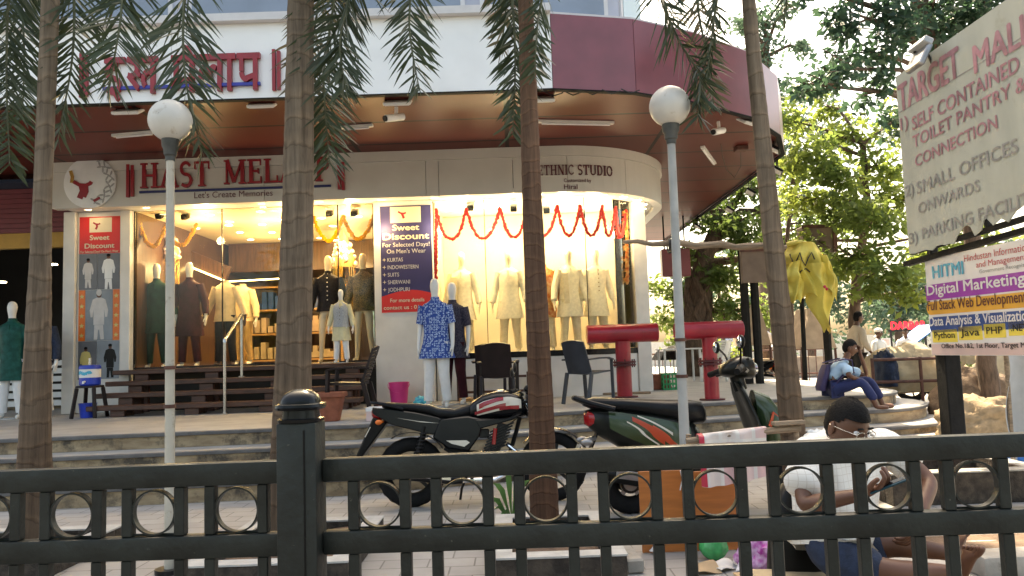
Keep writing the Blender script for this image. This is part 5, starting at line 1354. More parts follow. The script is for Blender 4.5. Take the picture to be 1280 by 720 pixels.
# ------------------------------------------------------------------ red pipe tees
def tee(label, px, Y, h, L, r, rz=0.0):
    q = V(at(px, 490, Y, ZP)); t = thing('standpipe', label, 'pipe', q, rz, 'red pipe tees on the platform')
    m_ = MB(); m_.lathe([(r*0.84, 0.02), (r*0.84, h - r*0.9)], (0, 0, 0), 24); m_.build('riser_pipe', M['pipe_red'], t, local=True)
    m_ = MB(); m_.lathe([(r*1.02, -L/2), (r*1.02, L/2)], (0, 0, h), 28, ax='X'); m_.build('cross_pipe', M['pipe_red'], t, local=True, bevel=0.006)
    m_ = MB(); m_.lathe([(r*1.45, 0.0), (r*1.45, 0.018)], (0, 0, 0.0), 24); m_.build('base_flange', M['pipe_rust'], t, local=True)
    m_ = MB()
    for z in (0.50, 0.545): m_.lathe([(r*1.38, z), (r*1.38, z + 0.03)], (0, 0, 0), 24)
    f_ = m_.build('flange_pair', M['pipe_rust'], t, local=True, bevel=0.003)
    for k in range(8):
        a = math.pi*2*k/8; m_ = MB(); m_.tube([(r*1.2*math.cos(a), r*1.2*math.sin(a), 0.475), (r*1.2*math.cos(a), r*1.2*math.sin(a), 0.605)], 0.011, 6); m_.build('bolt', M['pipe_rust'], f_, local=True)
    m_ = MB(); m_.lathe([(r*0.9, 0), (r*0.9, 0.02)], (0, 0, h - r*1.0), 24); m_.lathe([(r*1.04, 0), (r*1.04, 0.012)], (L*0.28, 0, h), 28, ax='X'); m_.build('weld_seam', M['pipe_red'], t, local=True)
    return t
tee('red pipe tee standing right of the blue-grey chair', 781, 12.4, 1.02, 1.14, 0.145)
tee('red pipe tee at the platform edge beside the grey lamp pole', 890, 11.15, 1.00, 0.98, 0.125, 0.06)
# planters, green crate, air conditioners
q0, q1 = V(at(797, 490, 14.2, ZP)), V(at(838, 490, 14.2, ZP))
pl = thing('planter', 'long orange terracotta planter behind the first red pipe', 'planter', q0)
m_ = MB(); m_.prism([(0, 0.02), (0.0, 0.30), (0.62, 0.27), (0.66, 0.0), (0.05, 0)], lambda u, v, d: V((q0.x - 0.02 + u, q0.y + d, ZP + v)), 0, 0.3); m_.build('trough', M['terracotta'], pl, bevel=0.01)
m_ = MB(); m_.box((q0.x + 0.0, q0.y + 0.03, ZP + 0.25), (q0.x + 0.56, q0.y + 0.27, ZP + 0.262)); m_.build('soil', M['soil'], pl, smooth=0)
def crate(label, lo, size, mat, rows=3, group=None, cells=5):
    x0, y0, z0 = lo; a, b, h = size
    t = thing('crate', label, 'crate', (x0 + a/2, y0 + b/2, z0), 0, group)
    w = 0.018
    m_ = MB()
    for k in range(rows + 1):
        z = z0 + (h - 0.03)*k/rows
        m_.box((x0, y0, z), (x0 + a, y0 + w, z + 0.028)); m_.box((x0, y0 + b - w, z), (x0 + a, y0 + b, z + 0.028)); m_.box((x0, y0 + w, z), (x0 + w, y0 + b - w, z + 0.028)); m_.box((x0 + a - w, y0 + w, z), (x0 + a, y0 + b - w, z + 0.028))
    m_.build('rails', M[mat], t, smooth=0)
    m_ = MB()
    for i in range(cells + 1):
        x = x0 + (a - 0.022)*i/cells
        for y in (y0 + 0.002, y0 + b - w): m_.box((x, y, z0 + 0.002), (x + 0.022, y + w - 0.003, z0 + h - 0.004))
        y = y0 + (b - 0.022)*i/cells
        for x in (x0 + 0.002, x0 + a - w): m_.box((x, y + 0.001, z0 + 0.003), (x + w - 0.003, y + 0.02, z0 + h - 0.005))
    m_.build('slats', M[mat], t, smooth=0)
    m_ = MB(); m_.box((x0 + 0.02, y0 + 0.02, z0 + 0.004), (x0 + a - 0.02, y0 + b - 0.02, z0 + 0.02)); m_.build('floor_panel', M[mat], t, smooth=0)
    return t
q = V(at(835, 490, 14.0, ZP)); crate('bright green plastic crate beside the orange planter', (q.x - 0.08, q.y, ZP), (0.30, 0.3, 0.30), 'crate_green_b')
def ac_unit(label, q, rz=0.0, s=1.0):
    t = thing('air_conditioner', label, 'air conditioner', q, rz, 'air conditioner units on the side wall')
    m_ = MB(); m_.box((0, 0, 0), (0.3*s, 0.75*s, 0.55*s)); m_.build('casing', M['ac_white'], t, local=True, bevel=0.012)
    m_ = MB()
    for k in range(8): m_.box((0.301*s, 0.06*s, (0.05 + 0.055*k)*s), (0.315*s, 0.69*s, (0.05 + 0.055*k + 0.02)*s)); m_.box((0.03*s, -0.015*s, (0.05 + 0.055*k)*s), (0.27*s, -0.002, (0.05 + 0.055*k + 0.022)*s))
    for k in range(5): m_.box(((0.04 + 0.05*k)*s, -0.03*s, 0.04*s), ((0.05 + 0.05*k)*s, -0.017*s, 0.5*s))
    m_.build('grille', M['dark_metal'], t, local=True, smooth=0)
    m_ = MB(); m_.box((-0.05, 0.1*s, -0.04), (0.28*s, 0.14*s, -0.003)); m_.box((-0.05, 0.6*s, -0.04), (0.28*s, 0.64*s, -0.003)); m_.build('bracket', M['dark_metal'], t, local=True, smooth=0)
    return t
ac_unit('upper air conditioner unit on the side wall beside the curved window', V((2.46, 16.2, P(808, 388, 16.2).z)), 0, 0.95)
ac_unit('dark grimy air conditioner low on the side wall behind the red pipe', V((2.46, 17.4, P(815, 425, 17.4).z)), 0, 0.8)
ac_unit('lowest air conditioner near the floor on the side wall', V((2.46, 16.0, ZP + 0.35)), 0, 0.8)
bxs = thing('hanging_sign_box', 'plain maroon sign box hanging under the far end of the side canopy', 'sign box', V((3.7, 19.5, 3.2)))
m_ = MB(); a = P(826, 312, 19.5); b = P(863, 345, 19.5); m_.box((a.x, 19.4, b.z), (b.x, 19.7, a.z)); m_.build('box', M['maroon_panel'], bxs, bevel=0.02)
m_ = MB(); m_.tube([(a.x + 0.1, 19.55, a.z), (a.x + 0.1, 19.55, ZS)], 0.02, 6); m_.tube([(b.x - 0.1, 19.55, a.z), (b.x - 0.1, 19.55, ZS)], 0.02, 6); m_.build('hanger', M['dark_metal'], bxs)
def wheel(par, x, r, w, spokes, rim='alu', tyre='rubber', hub=0.05, drum=None):
    m_ = MB()
    m_.torus((x, 0, r), r*0.74, 0.016, 'Y', 36, 8, sq=w*18)
    m_.lathe([(hub, -w*0.55), (hub, w*0.55)], (x, 0, r), 16, ax='Y')
    for k in range(spokes):
        a = 2*math.pi*k/spokes + 0.3
        m_.beam((x + hub*0.8*math.cos(a), 0, r + hub*0.8*math.sin(a)), (x + r*0.74*math.cos(a), 0, r + r*0.74*math.sin(a)), 0.03, 0.028, up=(0, 1, 0))
    o = m_.build('wheel', M[rim], par, local=True)
    m_ = MB()
    prof = []
    n = 40; k = 10
    m_.torus((x, 0, r), r - w*0.62, w*0.62, 'Y', n, 12, sq=0.85)
    m_.build('tyre', M[tyre], o, local=True)
    m_ = MB()
    for i in range(44):
        a = 2*math.pi*i/44; c = V((x + (r - 0.002)*math.cos(a), 0, r + (r - 0.002)*math.sin(a)))
        R_ = Matrix.Rotation(-a, 3, 'Y')
        m_.cbox(c, (0.004, w*0.7, 0.012), rot=R_ @ Matrix.Rotation(0.5 if i % 2 else -0.5, 3, 'X'))
    m_.build('tread_blocks', M[tyre], o, local=True, smooth=0)
    if drum: m_ = MB(); m_.lathe([(drum, -w*0.35), (drum*1.02, -w*0.1), (drum, w*0.3)], (x, 0, r), 24, ax='Y'); m_.build('brake_drum', M['dark_metal'], o, local=True)
    return o
def motorcycle(label, loc, rz, lean, group=None, tone='bike_red'):
    """heads +x, origin under the rear axle; the camera looks at its right side (-y)"""
    t = thing('motorcycle', label, 'motorcycle', loc, rz, group)
    t.rotation_euler = (lean, 0, rz)
    def B(m_, name, mat, par=None, **kw): return m_.build(name, M[mat], par or t, local=True, **kw)
    wheel(t, 0.0, 0.305, 0.10, 6, 'dark_metal', drum=0.075); wheel(t, 1.27, 0.305, 0.085, 6, 'dark_metal', drum=0.07)
    # frame
    m_ = MB()
    m_.tube([(1.02, 0, 0.86), (0.95, 0, 0.62), (0.86, 0, 0.36), (0.74, 0, 0.27)], 0.02, 8); m_.tube([(1.02, 0, 0.86), (0.60, 0, 0.74), (0.42, 0, 0.66)], 0.022, 8)
    for s in (-1, 1): m_.tube([(0.42, s*0.1, 0.66), (0.05, s*0.12, 0.72), (-0.25, s*0.1, 0.80)], 0.014, 8); m_.tube([(0.42, s*0.08, 0.64), (0.42, s*0.09, 0.34)], 0.018, 8)
    B(m_, 'frame', 'black')
    for s in (-1, 1):
        m_ = MB(); m_.beam((0.42, s*0.105, 0.35), (-0.02, s*0.115, 0.305), 0.025, 0.045); B(m_, 'swing_arm', 'black', bevel=0.004)
        m_ = MB(); m_.tube([(0.03, s*0.125, 0.33), (0.13, s*0.13, 0.70)], 0.018, 8); sh_ = B(m_, 'shock_absorber', 'black')
        m_ = MB()
        for k in range(9): m_.torus((0.045 + 0.0085*k*1.1, s*0.1265, 0.39 + 0.031*k), 0.03, 0.007, 'Z', 14, 6)
        B(m_, 'coil_spring', 'dark_metal', sh_)
    # engine with fins
    m_ = MB(); m_.ellx([(0.46, 0, 0.36, 0.10, 0.08), (0.52, 0, 0.36, 0.135, 0.115), (0.70, 0, 0.35, 0.135, 0.115), (0.82, 0, 0.37, 0.10, 0.08)], 20, 0, 3.0); e_ = B(m_, 'engine', 'dark_metal')
    m_ = MB()
    for k in range(8): m_.cbox((0.735 + 0.012*k, 0, 0.47 + 0.028*k), (0.23, 0.24, 0.016), rot=Matrix.Rotation(-0.35, 3, 'Y'))
    m_.cbox((0.79, 0, 0.58), (0.10, 0.12, 0.26), rot=Matrix.Rotation(0.38, 3, 'Y')); B(m_, 'cylinder_fins', 'dark_metal', e_, smooth=0)
    m_ = MB(); m_.lathe([(0.088, -0.145), (0.095, -0.13), (0.095, -0.10)], (0.56, 0, 0.36), 22, ax='Y'); m_.lathe([(0.07, -0.143), (0.075, -0.10)], (0.70, 0, 0.35), 22, ax='Y'); B(m_, 'crankcase_cover', 'dark_metal', e_)
    m_ = MB(); m_.cbox((0.66, -0.04, 0.62), (0.09, 0.08, 0.08)); m_.tube([(0.60, -0.05, 0.60), (0.50, -0.03, 0.62)], 0.03, 10); B(m_, 'carburettor', 'dark_metal', e_, bevel=0.015)
    m_ = MB(); m_.tube([(0.74, -0.128, 0.52), (0.76, -0.13, 0.66)], 0.018, 8); B(m_, 'spark_cap', 'tail_red', e_)
    # exhaust
    m_ = MB(); m_.tube([(0.86, -0.05, 0.52), (0.95, -0.09, 0.44), (0.90, -0.12, 0.28), (0.74, -0.15, 0.22), (0.45, -0.155, 0.22)], 0.021, 10); x_ = B(m_, 'exhaust_pipe', 'chrome')
    m_ = MB(); m_.tube([(0.46, -0.157, 0.22), (0.38, -0.16, 0.235), (-0.02, -0.17, 0.29), (-0.22, -0.17, 0.32)], [0.025, 0.046, 0.05, 0.04], 16); B(m_, 'silencer', 'dark_metal', x_)
    m_ = MB(); m_.beam((0.36, -0.213, 0.255), (0.05, -0.222, 0.295), 0.012, 0.055, up=(0, 0, 1)); B(m_, 'heat_shield', 'chrome', x_, bevel=0.004)
    # tank
    tank = [(0.50, 0.80, 0.055, 0.05), (0.56, 0.825, 0.105, 0.085), (0.66, 0.852, 0.135, 0.115), (0.78, 0.866, 0.152, 0.128), (0.90, 0.864, 0.152, 0.125), (0.99, 0.848, 0.125, 0.105), (1.05, 0.83, 0.07, 0.07)]
    def TS(x, a, off=0.0):
        for i in range(len(tank) - 1):
            if tank[i][0] <= x <= tank[i+1][0]:
                q = (x - tank[i][0])/(tank[i+1][0] - tank[i][0]); _, zc, ry, rz_ = [u + (v - u)*q for u, v in zip(tank[i], tank[i+1])]
                ca, sa = math.cos(a), math.sin(a)
                return V((x, math.copysign(abs(ca)**0.8, ca)*(ry + off), zc + math.copysign(abs(sa)**0.8, sa)*(rz_ + off)))
    m_ = MB(); m_.ellx([(x, 0, z, a, b) for x, z, a, b in tank], 28, 0, 2.5); k_ = B(m_, 'fuel_tank', 'gloss_black', smooth=60)
    def decal(x0, x1, a0, a1, a2, a3, mat, name='stripe', off=0.004):
        for side in (-1,1):
            m_ = MB(); m_.grid(lambda u, v: (lambda x, a: TS(x, (math.pi - a) if side < 0 else a, off))(x0 + (x1 - x0)*u, (a0 + (a1 - a0)*u) + ((a2 + (a3 - a2)*u) - (a0 + (a1 - a0)*u))*v), 14, 5); B(m_, name, mat, k_, smooth=70)
    decal(0.60, 1.00, -0.55, -0.10, 0.30, 0.55, 'bike_white')
    decal(0.58, 0.86, -0.42, -0.10, -0.16, 0.06, tone, off=0.006); decal(0.62, 0.84, -0.05, 0.20, 0.24, 0.46, tone, off=0.006); decal(0.80, 0.98, -0.30, -0.18, -0.10, 0.02, tone, off=0.006)
    m_ = MB(); m_.lathe([(0.045, 0), (0.045, 0.012), (0.03, 0.018)], TS(0.82, math.pi/2) - V((0, 0, 0.004)), 20); B(m_, 'filler_cap', 'chrome', k_)
    # seat
    m_ = MB(); m_.ellx([(-0.25, 0, 0.90, 0.07, 0.02), (-0.20, 0, 0.893, 0.105, 0.035), (0.05, 0, 0.868, 0.125, 0.042), (0.18, 0, 0.845, 0.13, 0.05), (0.25, 0, 0.815, 0.13, 0.05), (0.40, 0, 0.795, 0.12, 0.05), (0.52, 0, 0.825, 0.09, 0.055), (0.57, 0, 0.85, 0.06, 0.05)], 20, 0, 3); B(m_, 'seat', 'seat_vinyl', smooth=60)
    m_ = MB(); m_.tube([(-0.05, -0.135, 0.86), (-0.22, -0.125, 0.905), (-0.34, -0.06, 0.93), (-0.34, 0.06, 0.93), (-0.22, 0.125, 0.905), (-0.05, 0.135, 0.86)], 0.016, 8); B(m_, 'grab_rail', 'gloss_black')
    # tail cowl, side panels
    for s in (-1, 1):
        m_ = MB(); m_.prism([(0.34, 0.74), (0.32, 0.60), (0.12, 0.645), (-0.16, 0.725), (-0.33, 0.83), (-0.33, 0.885), (-0.20, 0.868), (0.05, 0.825), (0.25, 0.775)], lambda u, v, d: V((u, s*(0.10 + d + 0.02*math.sin((u+0.33)*4)), v)), 0, 0.022); B(m_, 'tail_cowl', 'gloss_black', bevel=0.008)
        m_ = MB(); m_.prism([(0.27, 0.722), (0.10, 0.738), (-0.12, 0.785), (0.08, 0.749)], lambda u, v, d: V((u, s*(0.124 + d + 0.02*math.sin((u+0.33)*4)), v)), 0, 0.004); B(m_, 'cowl_stripe', 'bike_white', smooth=0)
        m_ = MB(); m_.prism([(0.27, 0.76), (0.52, 0.775), (0.66, 0.74), (0.62, 0.60), (0.52, 0.47), (0.34, 0.50), (0.20, 0.60)], lambda u, v, d: V((u, s*(0.115 + d), v)), 0, 0.03); sp_ = B(m_, 'side_panel', 'gloss_black', bevel=0.012)
        m_ = MB(); m_.prism([(0.32, 0.57), (0.50, 0.565), (0.53, 0.545), (0.48, 0.51), (0.37, 0.54)], lambda u, v, d: V((u, s*(0.146 + d), v)), 0, 0.005); B(m_, 'panel_flash', 'bike_white', sp_, smooth=0)
        m_ = MB(); m_.prism([(0.58, 0.74), (0.86, 0.745), (0.99, 0.78), (0.93, 0.73), (0.75, 0.69), (0.62, 0.66)], lambda u, v, d: V((u, s*(0.128 + d), v)), 0, 0.02); B(m_, 'tank_skirt', 'gloss_black', bevel=0.008)
    m_ = MB(); m_.ellx([(-0.345, 0, 0.835, 0.05, 0.03), (-0.33, 0, 0.83, 0.075, 0.045), (-0.26, 0, 0.82, 0.085, 0.05)], 16, 0, 3); B(m_, 'tail_light', 'tail_red')
    for s in (-1, 1):
        m_ = MB(); m_.tube([(-0.24, s*0.09, 0.76), (-0.26, s*0.17, 0.75)], 0.012, 6); m_.sphere((-0.265, s*0.185, 0.75), (0.03, 0.025, 0.022)); B(m_, 'indicator', 'banner_orange')
    m_ = MB(); m_.prism([(0.55, 0.78), (0.52, 0.40), (0.36, 0.42), (0.24, 0.62), (-0.2, 0.74), (-0.3, 0.84), (0.1, 0.83)], lambda u, v, d: V((u, d, v)), -0.095, 0.095); B(m_, 'under_tray', 'black', bevel=0.01)
    m_ = MB(); m_.prism([(-0.20, 0.75), (-0.33, 0.80), (-0.50, 0.42), (-0.47, 0.40), (-0.30, 0.62)], lambda u, v, d: V((u, d, v)), -0.085, 0.085); B(m_, 'tail_mudguard', 'black', bevel=0.012)
    m_ = MB(); m_.grid(lambda u, v: V((-0.24 - 0.22*u - 0.03*math.sin(u*3.1), -0.075 + 0.15*v, 0.76 - 0.36*u)), 8, 2); B(m_, 'rear_mudguard', 'black', solid=0.012)
    m_ = MB(); m_.grid(lambda u, v: (lambda a: V((0.35*math.cos(a), (v - 0.5)*0.13, 0.305 + 0.35*math.sin(a))))(0.6 + 1.5*u), 12, 2); B(m_, 'inner_mudguard', 'black', solid=0.006)
    m_ = MB(); m_.cbox((-0.375, 0, 0.67), (0.008, 0.18, 0.10), rot=Matrix.Rotation(0.5, 3, 'Y')); B(m_, 'number_plate', 'bike_white')
    # front end
    ax, tp = V((1.27, 0, 0.305)), V((1.03, 0, 0.90))
    for s in (-1, 1):
        o_ = V((0, s*0.085, 0)); mid = ax.lerp(tp, 0.45)
        m_ = MB(); m_.tube([ax + o_, mid + o_], 0.026, 12); f_ = B(m_, 'fork_slider', 'dark_metal')
        m_ = MB(); m_.tube([mid + o_, tp + o_], 0.017, 12); B(m_, 'stanchion', 'chrome', f_)
    m_ = MB()
    for q in (0.80, 0.97): c = ax.lerp(tp, q); m_.cbox(c, (0.05, 0.22, 0.03), rot=Matrix.Rotation(-0.38, 3, 'Y'))
    B(m_, 'fork_yoke', 'black', bevel=0.006)
    m_ = MB(); m_.grid(lambda u, v: (lambda a: V((1.27 + (0.335 + 0.012*math.cos((v-.5)*3.14))*math.cos(a), (v - 0.5)*0.13, 0.305 + (0.335 + 0.012*math.cos((v-.5)*3.14))*math.sin(a))))(0.35 + 2.1*u), 16, 6); B(m_, 'front_mudguard', 'gloss_black', solid=0.006)
    m_ = MB(); m_.ellx([(1.05, 0, 0.86, 0.10, 0.11), (1.12, 0, 0.86, 0.125, 0.135), (1.18, 0, 0.855, 0.12, 0.125), (1.21, 0, 0.85, 0.10, 0.105)], 20, 0, 3); h_ = B(m_, 'headlight_cowl', 'gloss_black', smooth=60)
    m_ = MB(); m_.lathe([(0.095, 1.205), (0.09, 1.225), (0.03, 1.238)], (0, 0, 0.85), 22, ax='X'); B(m_, 'lens', 'flex_white', h_)
    m_ = MB(); m_.cbox((1.07, 0, 1.0), (0.07, 0.20, 0.06), rot=Matrix.Rotation(0.5, 3, 'Y')); B(m_, 'instrument_panel', 'black', bevel=0.015)
    m_ = MB(); m_.tube([(0.90, -0.37, 0.965), (0.96, -0.24, 0.985), (1.02, -0.08, 0.95), (1.02, 0.08, 0.95), (0.96, 0.24, 0.985), (0.90, 0.37, 0.965)], 0.012, 10); b_ = B(m_, 'handlebar', 'dark_metal')
    for s in (-1, 1):
        m_ = MB(); m_.tube([(0.94, s*0.28, 0.98), (0.895, s*0.385, 0.963)], 0.018, 12); B(m_, 'grip', 'rubber', b_)
        m_ = MB(); m_.tube([(0.985, s*0.22, 0.975), (0.985, s*0.30, 0.965), (0.955, s*0.40, 0.955)], 0.007, 6); B(m_, 'lever', 'chrome', b_)
        m_ = MB(); m_.tube([(0.965, s*0.23, 0.99), (0.955, s*0.28, 1.07), (0.95, s*0.31, 1.15)], 0.006, 6); r_ = B(m_, 'mirror_stalk', 'black', b_)
        m_ = MB(); m_.sphere((0.945, s*0.33, 1.18), (0.018, 0.07, 0.05)); B(m_, 'mirror', 'black')
        m_ = MB(); m_.tube([(0.53, s*0.1, 0.30), (0.55, s*0.27, 0.30)], 0.016, 8); B(m_, 'footpeg', 'rubber')
    m_ = MB(); m_.tube([(0.50, 0.08, 0.26), (0.44, 0.20, 0.13), (0.42, 0.27, 0.012)], 0.012, 8); B(m_, 'side_stand', 'dark_metal')
    m_ = MB()
    m_.tube([(1.0, -0.12, 0.95), (1.06, -0.12, 0.82), (1.14, -0.1, 0.6), (1.24, -0.09, 0.36)], 0.006, 6); m_.tube([(0.98, 0.1, 0.95), (1.05, 0.04, 0.80), (0.9, 0.05, 0.70)], 0.006, 6); B(m_, 'cables', 'black')
    m_ = MB(); m_.beam((0.05, -0.10, 0.39), (0.42, -0.10, 0.42), 0.02, 0.05); m_.beam((0.30, -0.13, 0.50), (0.64, -0.13, 0.28), 0.014, 0.02); B(m_, 'chain_guard', 'black', bevel=0.004)
    return t
rb, ff = PZ(515, 634, 0), PZ(699, 626, 0)
mrz = math.atan2(ff.y - rb.y, ff.x - rb.x)
bike = motorcycle('black commuter motorcycle with red and white tank stripes parked by the third palm', (rb.x, rb.y, 0), mrz, -0.10)
def scooter(label, loc, rz, lean=0.0):
    t = thing('scooter', label, 'scooter', loc, rz); t.rotation_euler = (lean, 0, rz)
    def B(m_, name, mat, par=None, **kw): return m_.build(name, M[mat], par or t, local=True, **kw)
    wheel(t, 0.0, 0.215, 0.10, 5, 'alu', drum=0.07); wheel(t, 1.24, 0.215, 0.095, 5, 'alu', drum=0.07)
    # rear body, lofted
    secs = [(-0.30, 0, 0.70, 0.05, 0.05), (-0.22, 0, 0.67, 0.11, 0.10), (-0.05, 0, 0.615, 0.155, 0.15), (0.15, 0, 0.57, 0.175, 0.17), (0.32, 0, 0.53, 0.17, 0.18), (0.46, 0, 0.49, 0.13, 0.17), (0.52, 0, 0.46, 0.09, 0.14)]
    m_ = MB(); m_.ellx(secs, 24, 0, 2.8); b_ = B(m_, 'rear_body', 'scooter_dark', smooth=60)
    def bs(x, a, off):
        for i in range(len(secs) - 1):
            if secs[i][0] <= x <= secs[i+1][0]:
                q = (x - secs[i][0])/(secs[i+1][0] - secs[i][0]); _, _, zc, ry, rz_ = [u + (v - u)*q for u, v in zip(secs[i], secs[i+1])]
                ca, sa = math.cos(a), math.sin(a); e = 2/2.8
                return V((x, math.copysign(abs(ca)**e, ca)*(ry + off), zc + math.copysign(abs(sa)**e, sa)*(rz_ + off)))
    def decal(x0, x1, lo0, lo1, hi0, hi1, mat, off=0.004):
        for side in (-1, 1):
            m_ = MB(); m_.grid(lambda u, v: (lambda x, a: bs(x, (math.pi - a) if side < 0 else a, off))(x0 + (x1-x0)*u, (lo0 + (lo1-lo0)*u) + ((hi0 + (hi1-hi0)*u) - (lo0 + (lo1-lo0)*u))*v), 14, 6); B(m_, 'decal', mat, b_, smooth=70)
    decal(-0.14, 0.44, -0.10, -0.80, 0.75, 0.55, 'scooter_green'); decal(0.02, 0.24, 0.30, -0.22, 0.52, 0.02, 'orange_red', 0.0055); decal(0.16, 0.36, 0.10, -0.34, 0.26, -0.16, 'orange_red', 0.0055); decal(0.06, 0.30, 0.56, 0.04, 0.64, 0.12, 'bike_white', 0.006); decal(-0.02, 0.2, 0.20, -0.28, 0.26, -0.22, 'bike_white', 0.006)
    m_ = MB(); m_.ellx([(-0.31, 0, 0.69, 0.03, 0.04), (-0.28, 0, 0.69, 0.085, 0.06), (-0.22, 0, 0.685, 0.10, 0.055)], 16, 0, 3); B(m_, 'tail_light', 'tail_red')
    # seat
    m_ = MB(); m_.ellx([(-0.31, 0, 0.805, 0.06, 0.02), (-0.24, 0, 0.80, 0.11, 0.045), (0.0, 0, 0.78, 0.14, 0.05), (0.14, 0, 0.76, 0.15, 0.06), (0.30, 0, 0.735, 0.155, 0.075), (0.45, 0, 0.72, 0.14, 0.085), (0.55, 0, 0.705, 0.10, 0.08), (0.58, 0, 0.69, 0.05, 0.05)], 22, 0, 2.8); B(m_, 'seat', 'seat_vinyl', smooth=60)
    m_ = MB(); m_.tube([(-0.10, -0.16, 0.755), (-0.26, -0.14, 0.80), (-0.37, -0.07, 0.845), (-0.37, 0.07, 0.845), (-0.26, 0.14, 0.80), (-0.10, 0.16, 0.755)], 0.02, 8); B(m_, 'grab_rail', 'seat_vinyl')
    # rear mudguard, lamp arms, engine, exhaust
    m_ = MB(); m_.grid(lambda u, v: V((-0.22 - 0.20*u, -0.07 + 0.14*v, 0.60 - 0.28*u - 0.06*math.sin(3*u))), 8, 2); B(m_, 'mudflap', 'black', solid=0.012)
    for s in (-1, 1):
        m_ = MB(); m_.tube([(-0.24, s*0.08, 0.55), (-0.30, s*0.15, 0.53)], 0.012, 6); m_.sphere((-0.31, s*0.17, 0.53), (0.045, 0.025, 0.025)); B(m_, 'indicator', 'alu')
    m_ = MB(); m_.ellx([(-0.10, 0.12, 0.24, 0.04, 0.07), (0.0, 0.12, 0.24, 0.06, 0.10), (0.30, 0.11, 0.27, 0.07, 0.11), (0.42, 0.10, 0.29, 0.05, 0.08)], 16, 0, 3); B(m_, 'engine', 'dark_metal')
    m_ = MB(); m_.tube([(0.36, -0.10, 0.24), (0.18, -0.14, 0.23), (-0.18, -0.15, 0.30)], [0.025, 0.055, 0.05], 16); e_ = B(m_, 'silencer', 'black')
    m_ = MB(); m_.beam((0.14, -0.197, 0.26), (-0.12, -0.203, 0.305), 0.01, 0.06); B(m_, 'heat_shield', 'alu', e_, bevel=0.003)
    m_ = MB(); m_.tube([(0.0, 0.13, 0.23), (0.05, 0.13, 0.52)], 0.028, 10); B(m_, 'shock_absorber', 'dark_metal')
    m_ = MB(); m_.cbox((-0.375, 0, 0.46), (0.008, 0.17, 0.10), rot=Matrix.Rotation(0.4, 3, 'Y')); B(m_, 'number_plate', 'bike_white')
    m_ = MB(); m_.prism([(0.42, 0.26), (0.42, 0.36), (0.90, 0.33), (1.0, 0.36), (1.0, 0.28), (0.86, 0.23)], lambda u, v, d: V((u, d, v)), -0.17, 0.17); B(m_, 'floorboard', 'scooter_dark', bevel=0.02)
    m_ = MB(); m_.rings([[V((x + 0.03*math.cos(a) + 0.03*abs(math.sin(a))*-1, w*math.sin(a), z)) for a in [2*math.pi*i/18 for i in range(18)]] for (x, z, w) in ((0.98, 0.30, 0.17), (0.98, 0.48, 0.19), (0.93, 0.66, 0.20), (0.87, 0.84, 0.15), (0.845, 0.92, 0.08))]); B(m_, 'leg_shield', 'scooter_dark', smooth=60)
    m_ = MB(); m_.ellx([(0.94, 0, 0.62, 0.10, 0.24), (1.04, 0, 0.58, 0.165, 0.24), (1.14, 0, 0.52, 0.13, 0.16), (1.20, 0, 0.48, 0.06, 0.08)], 20, 0, 2.6); a_ = B(m_, 'front_apron', 'scooter_green', smooth=60)
    for s in (-1, 1):
        m_ = MB(); m_.prism([(0.99, 0.60), (1.03, 0.70), (1.08, 0.66), (1.13, 0.52), (1.08, 0.54)], lambda u, v, d: V((u, s*(0.155 - 1.2*max(0, u - 1.06) + d), v)), 0, 0.012); B(m_, 'apron_flash', 'orange_red', a_, smooth=0)
    m_ = MB(); m_.grid(lambda u, v: (lambda a: V((1.24 + 0.25*math.cos(a), (v - 0.5)*0.16, 0.215 + 0.25*math.sin(a) + 0.02)))(0.2 + 2.4*u), 14, 4); B(m_, 'front_mudguard', 'scooter_green', solid=0.008)
    for s in (-1, 1):
        m_ = MB(); m_.tube([(1.24, s*0.075, 0.215), (1.08, s*0.075, 0.52)], 0.02, 10); B(m_, 'fork_leg', 'black')
    m_ = MB(); m_.tube([(0.86, 0, 0.86), (0.83, 0, 0.98)], 0.05, 12); m_.ellx([(0.72, 0, 1.01, 0.05, 0.04), (0.78, 0, 1.02, 0.13, 0.065), (0.86, 0, 1.03, 0.14, 0.085), (0.94, 0, 1.02, 0.10, 0.08), (0.97, 0, 1.01, 0.05, 0.05)], 18, 0, 2.6); h_ = B(m_, 'handlebar_cowl', 'scooter_dark', smooth=60)
    m_ = MB(); m_.ellx([(0.95, 0, 1.02, 0.07, 0.055), (0.985, 0, 1.015, 0.05, 0.04)], 14); B(m_, 'headlight', 'mirror', h_)
    for s in (-1, 1):
        m_ = MB(); m_.tube([(0.84, s*0.11, 1.02), (0.80, s*0.22, 1.015), (0.74, s*0.34, 0.99)], [0.035, 0.026, 0.018], 12); hb = B(m_, 'handlebar', 'black')
        m_ = MB(); m_.tube([(0.79, s*0.235, 1.013), (0.733, s*0.365, 0.987)], 0.023, 12); B(m_, 'grip', 'rubber', hb)
        m_ = MB(); m_.tube([(0.85, s*0.20, 1.01), (0.84, s*0.27, 0.995), (0.79, s*0.37, 0.975)], 0.009, 6); B(m_, 'lever', 'black', hb)
        m_ = MB(); m_.tube([(0.83, s*0.14, 1.05), (0.82, s*0.20, 1.13), (0.80, s*0.27, 1.18)], 0.008, 8); st_ = B(m_, 'mirror_stalk', 'black', hb)
        m_ = MB(); m_.sphere((0.79, s*0.32, 1.20), (0.022, 0.065, 0.05)); mh = B(m_, 'mirror_housing', 'black')
        m_ = MB(); m_.sphere((0.783, s*0.32, 1.20), (0.019, 0.056, 0.042)); B(m_, 'mirror_glass', 'mirror', mh)
    m_ = MB()
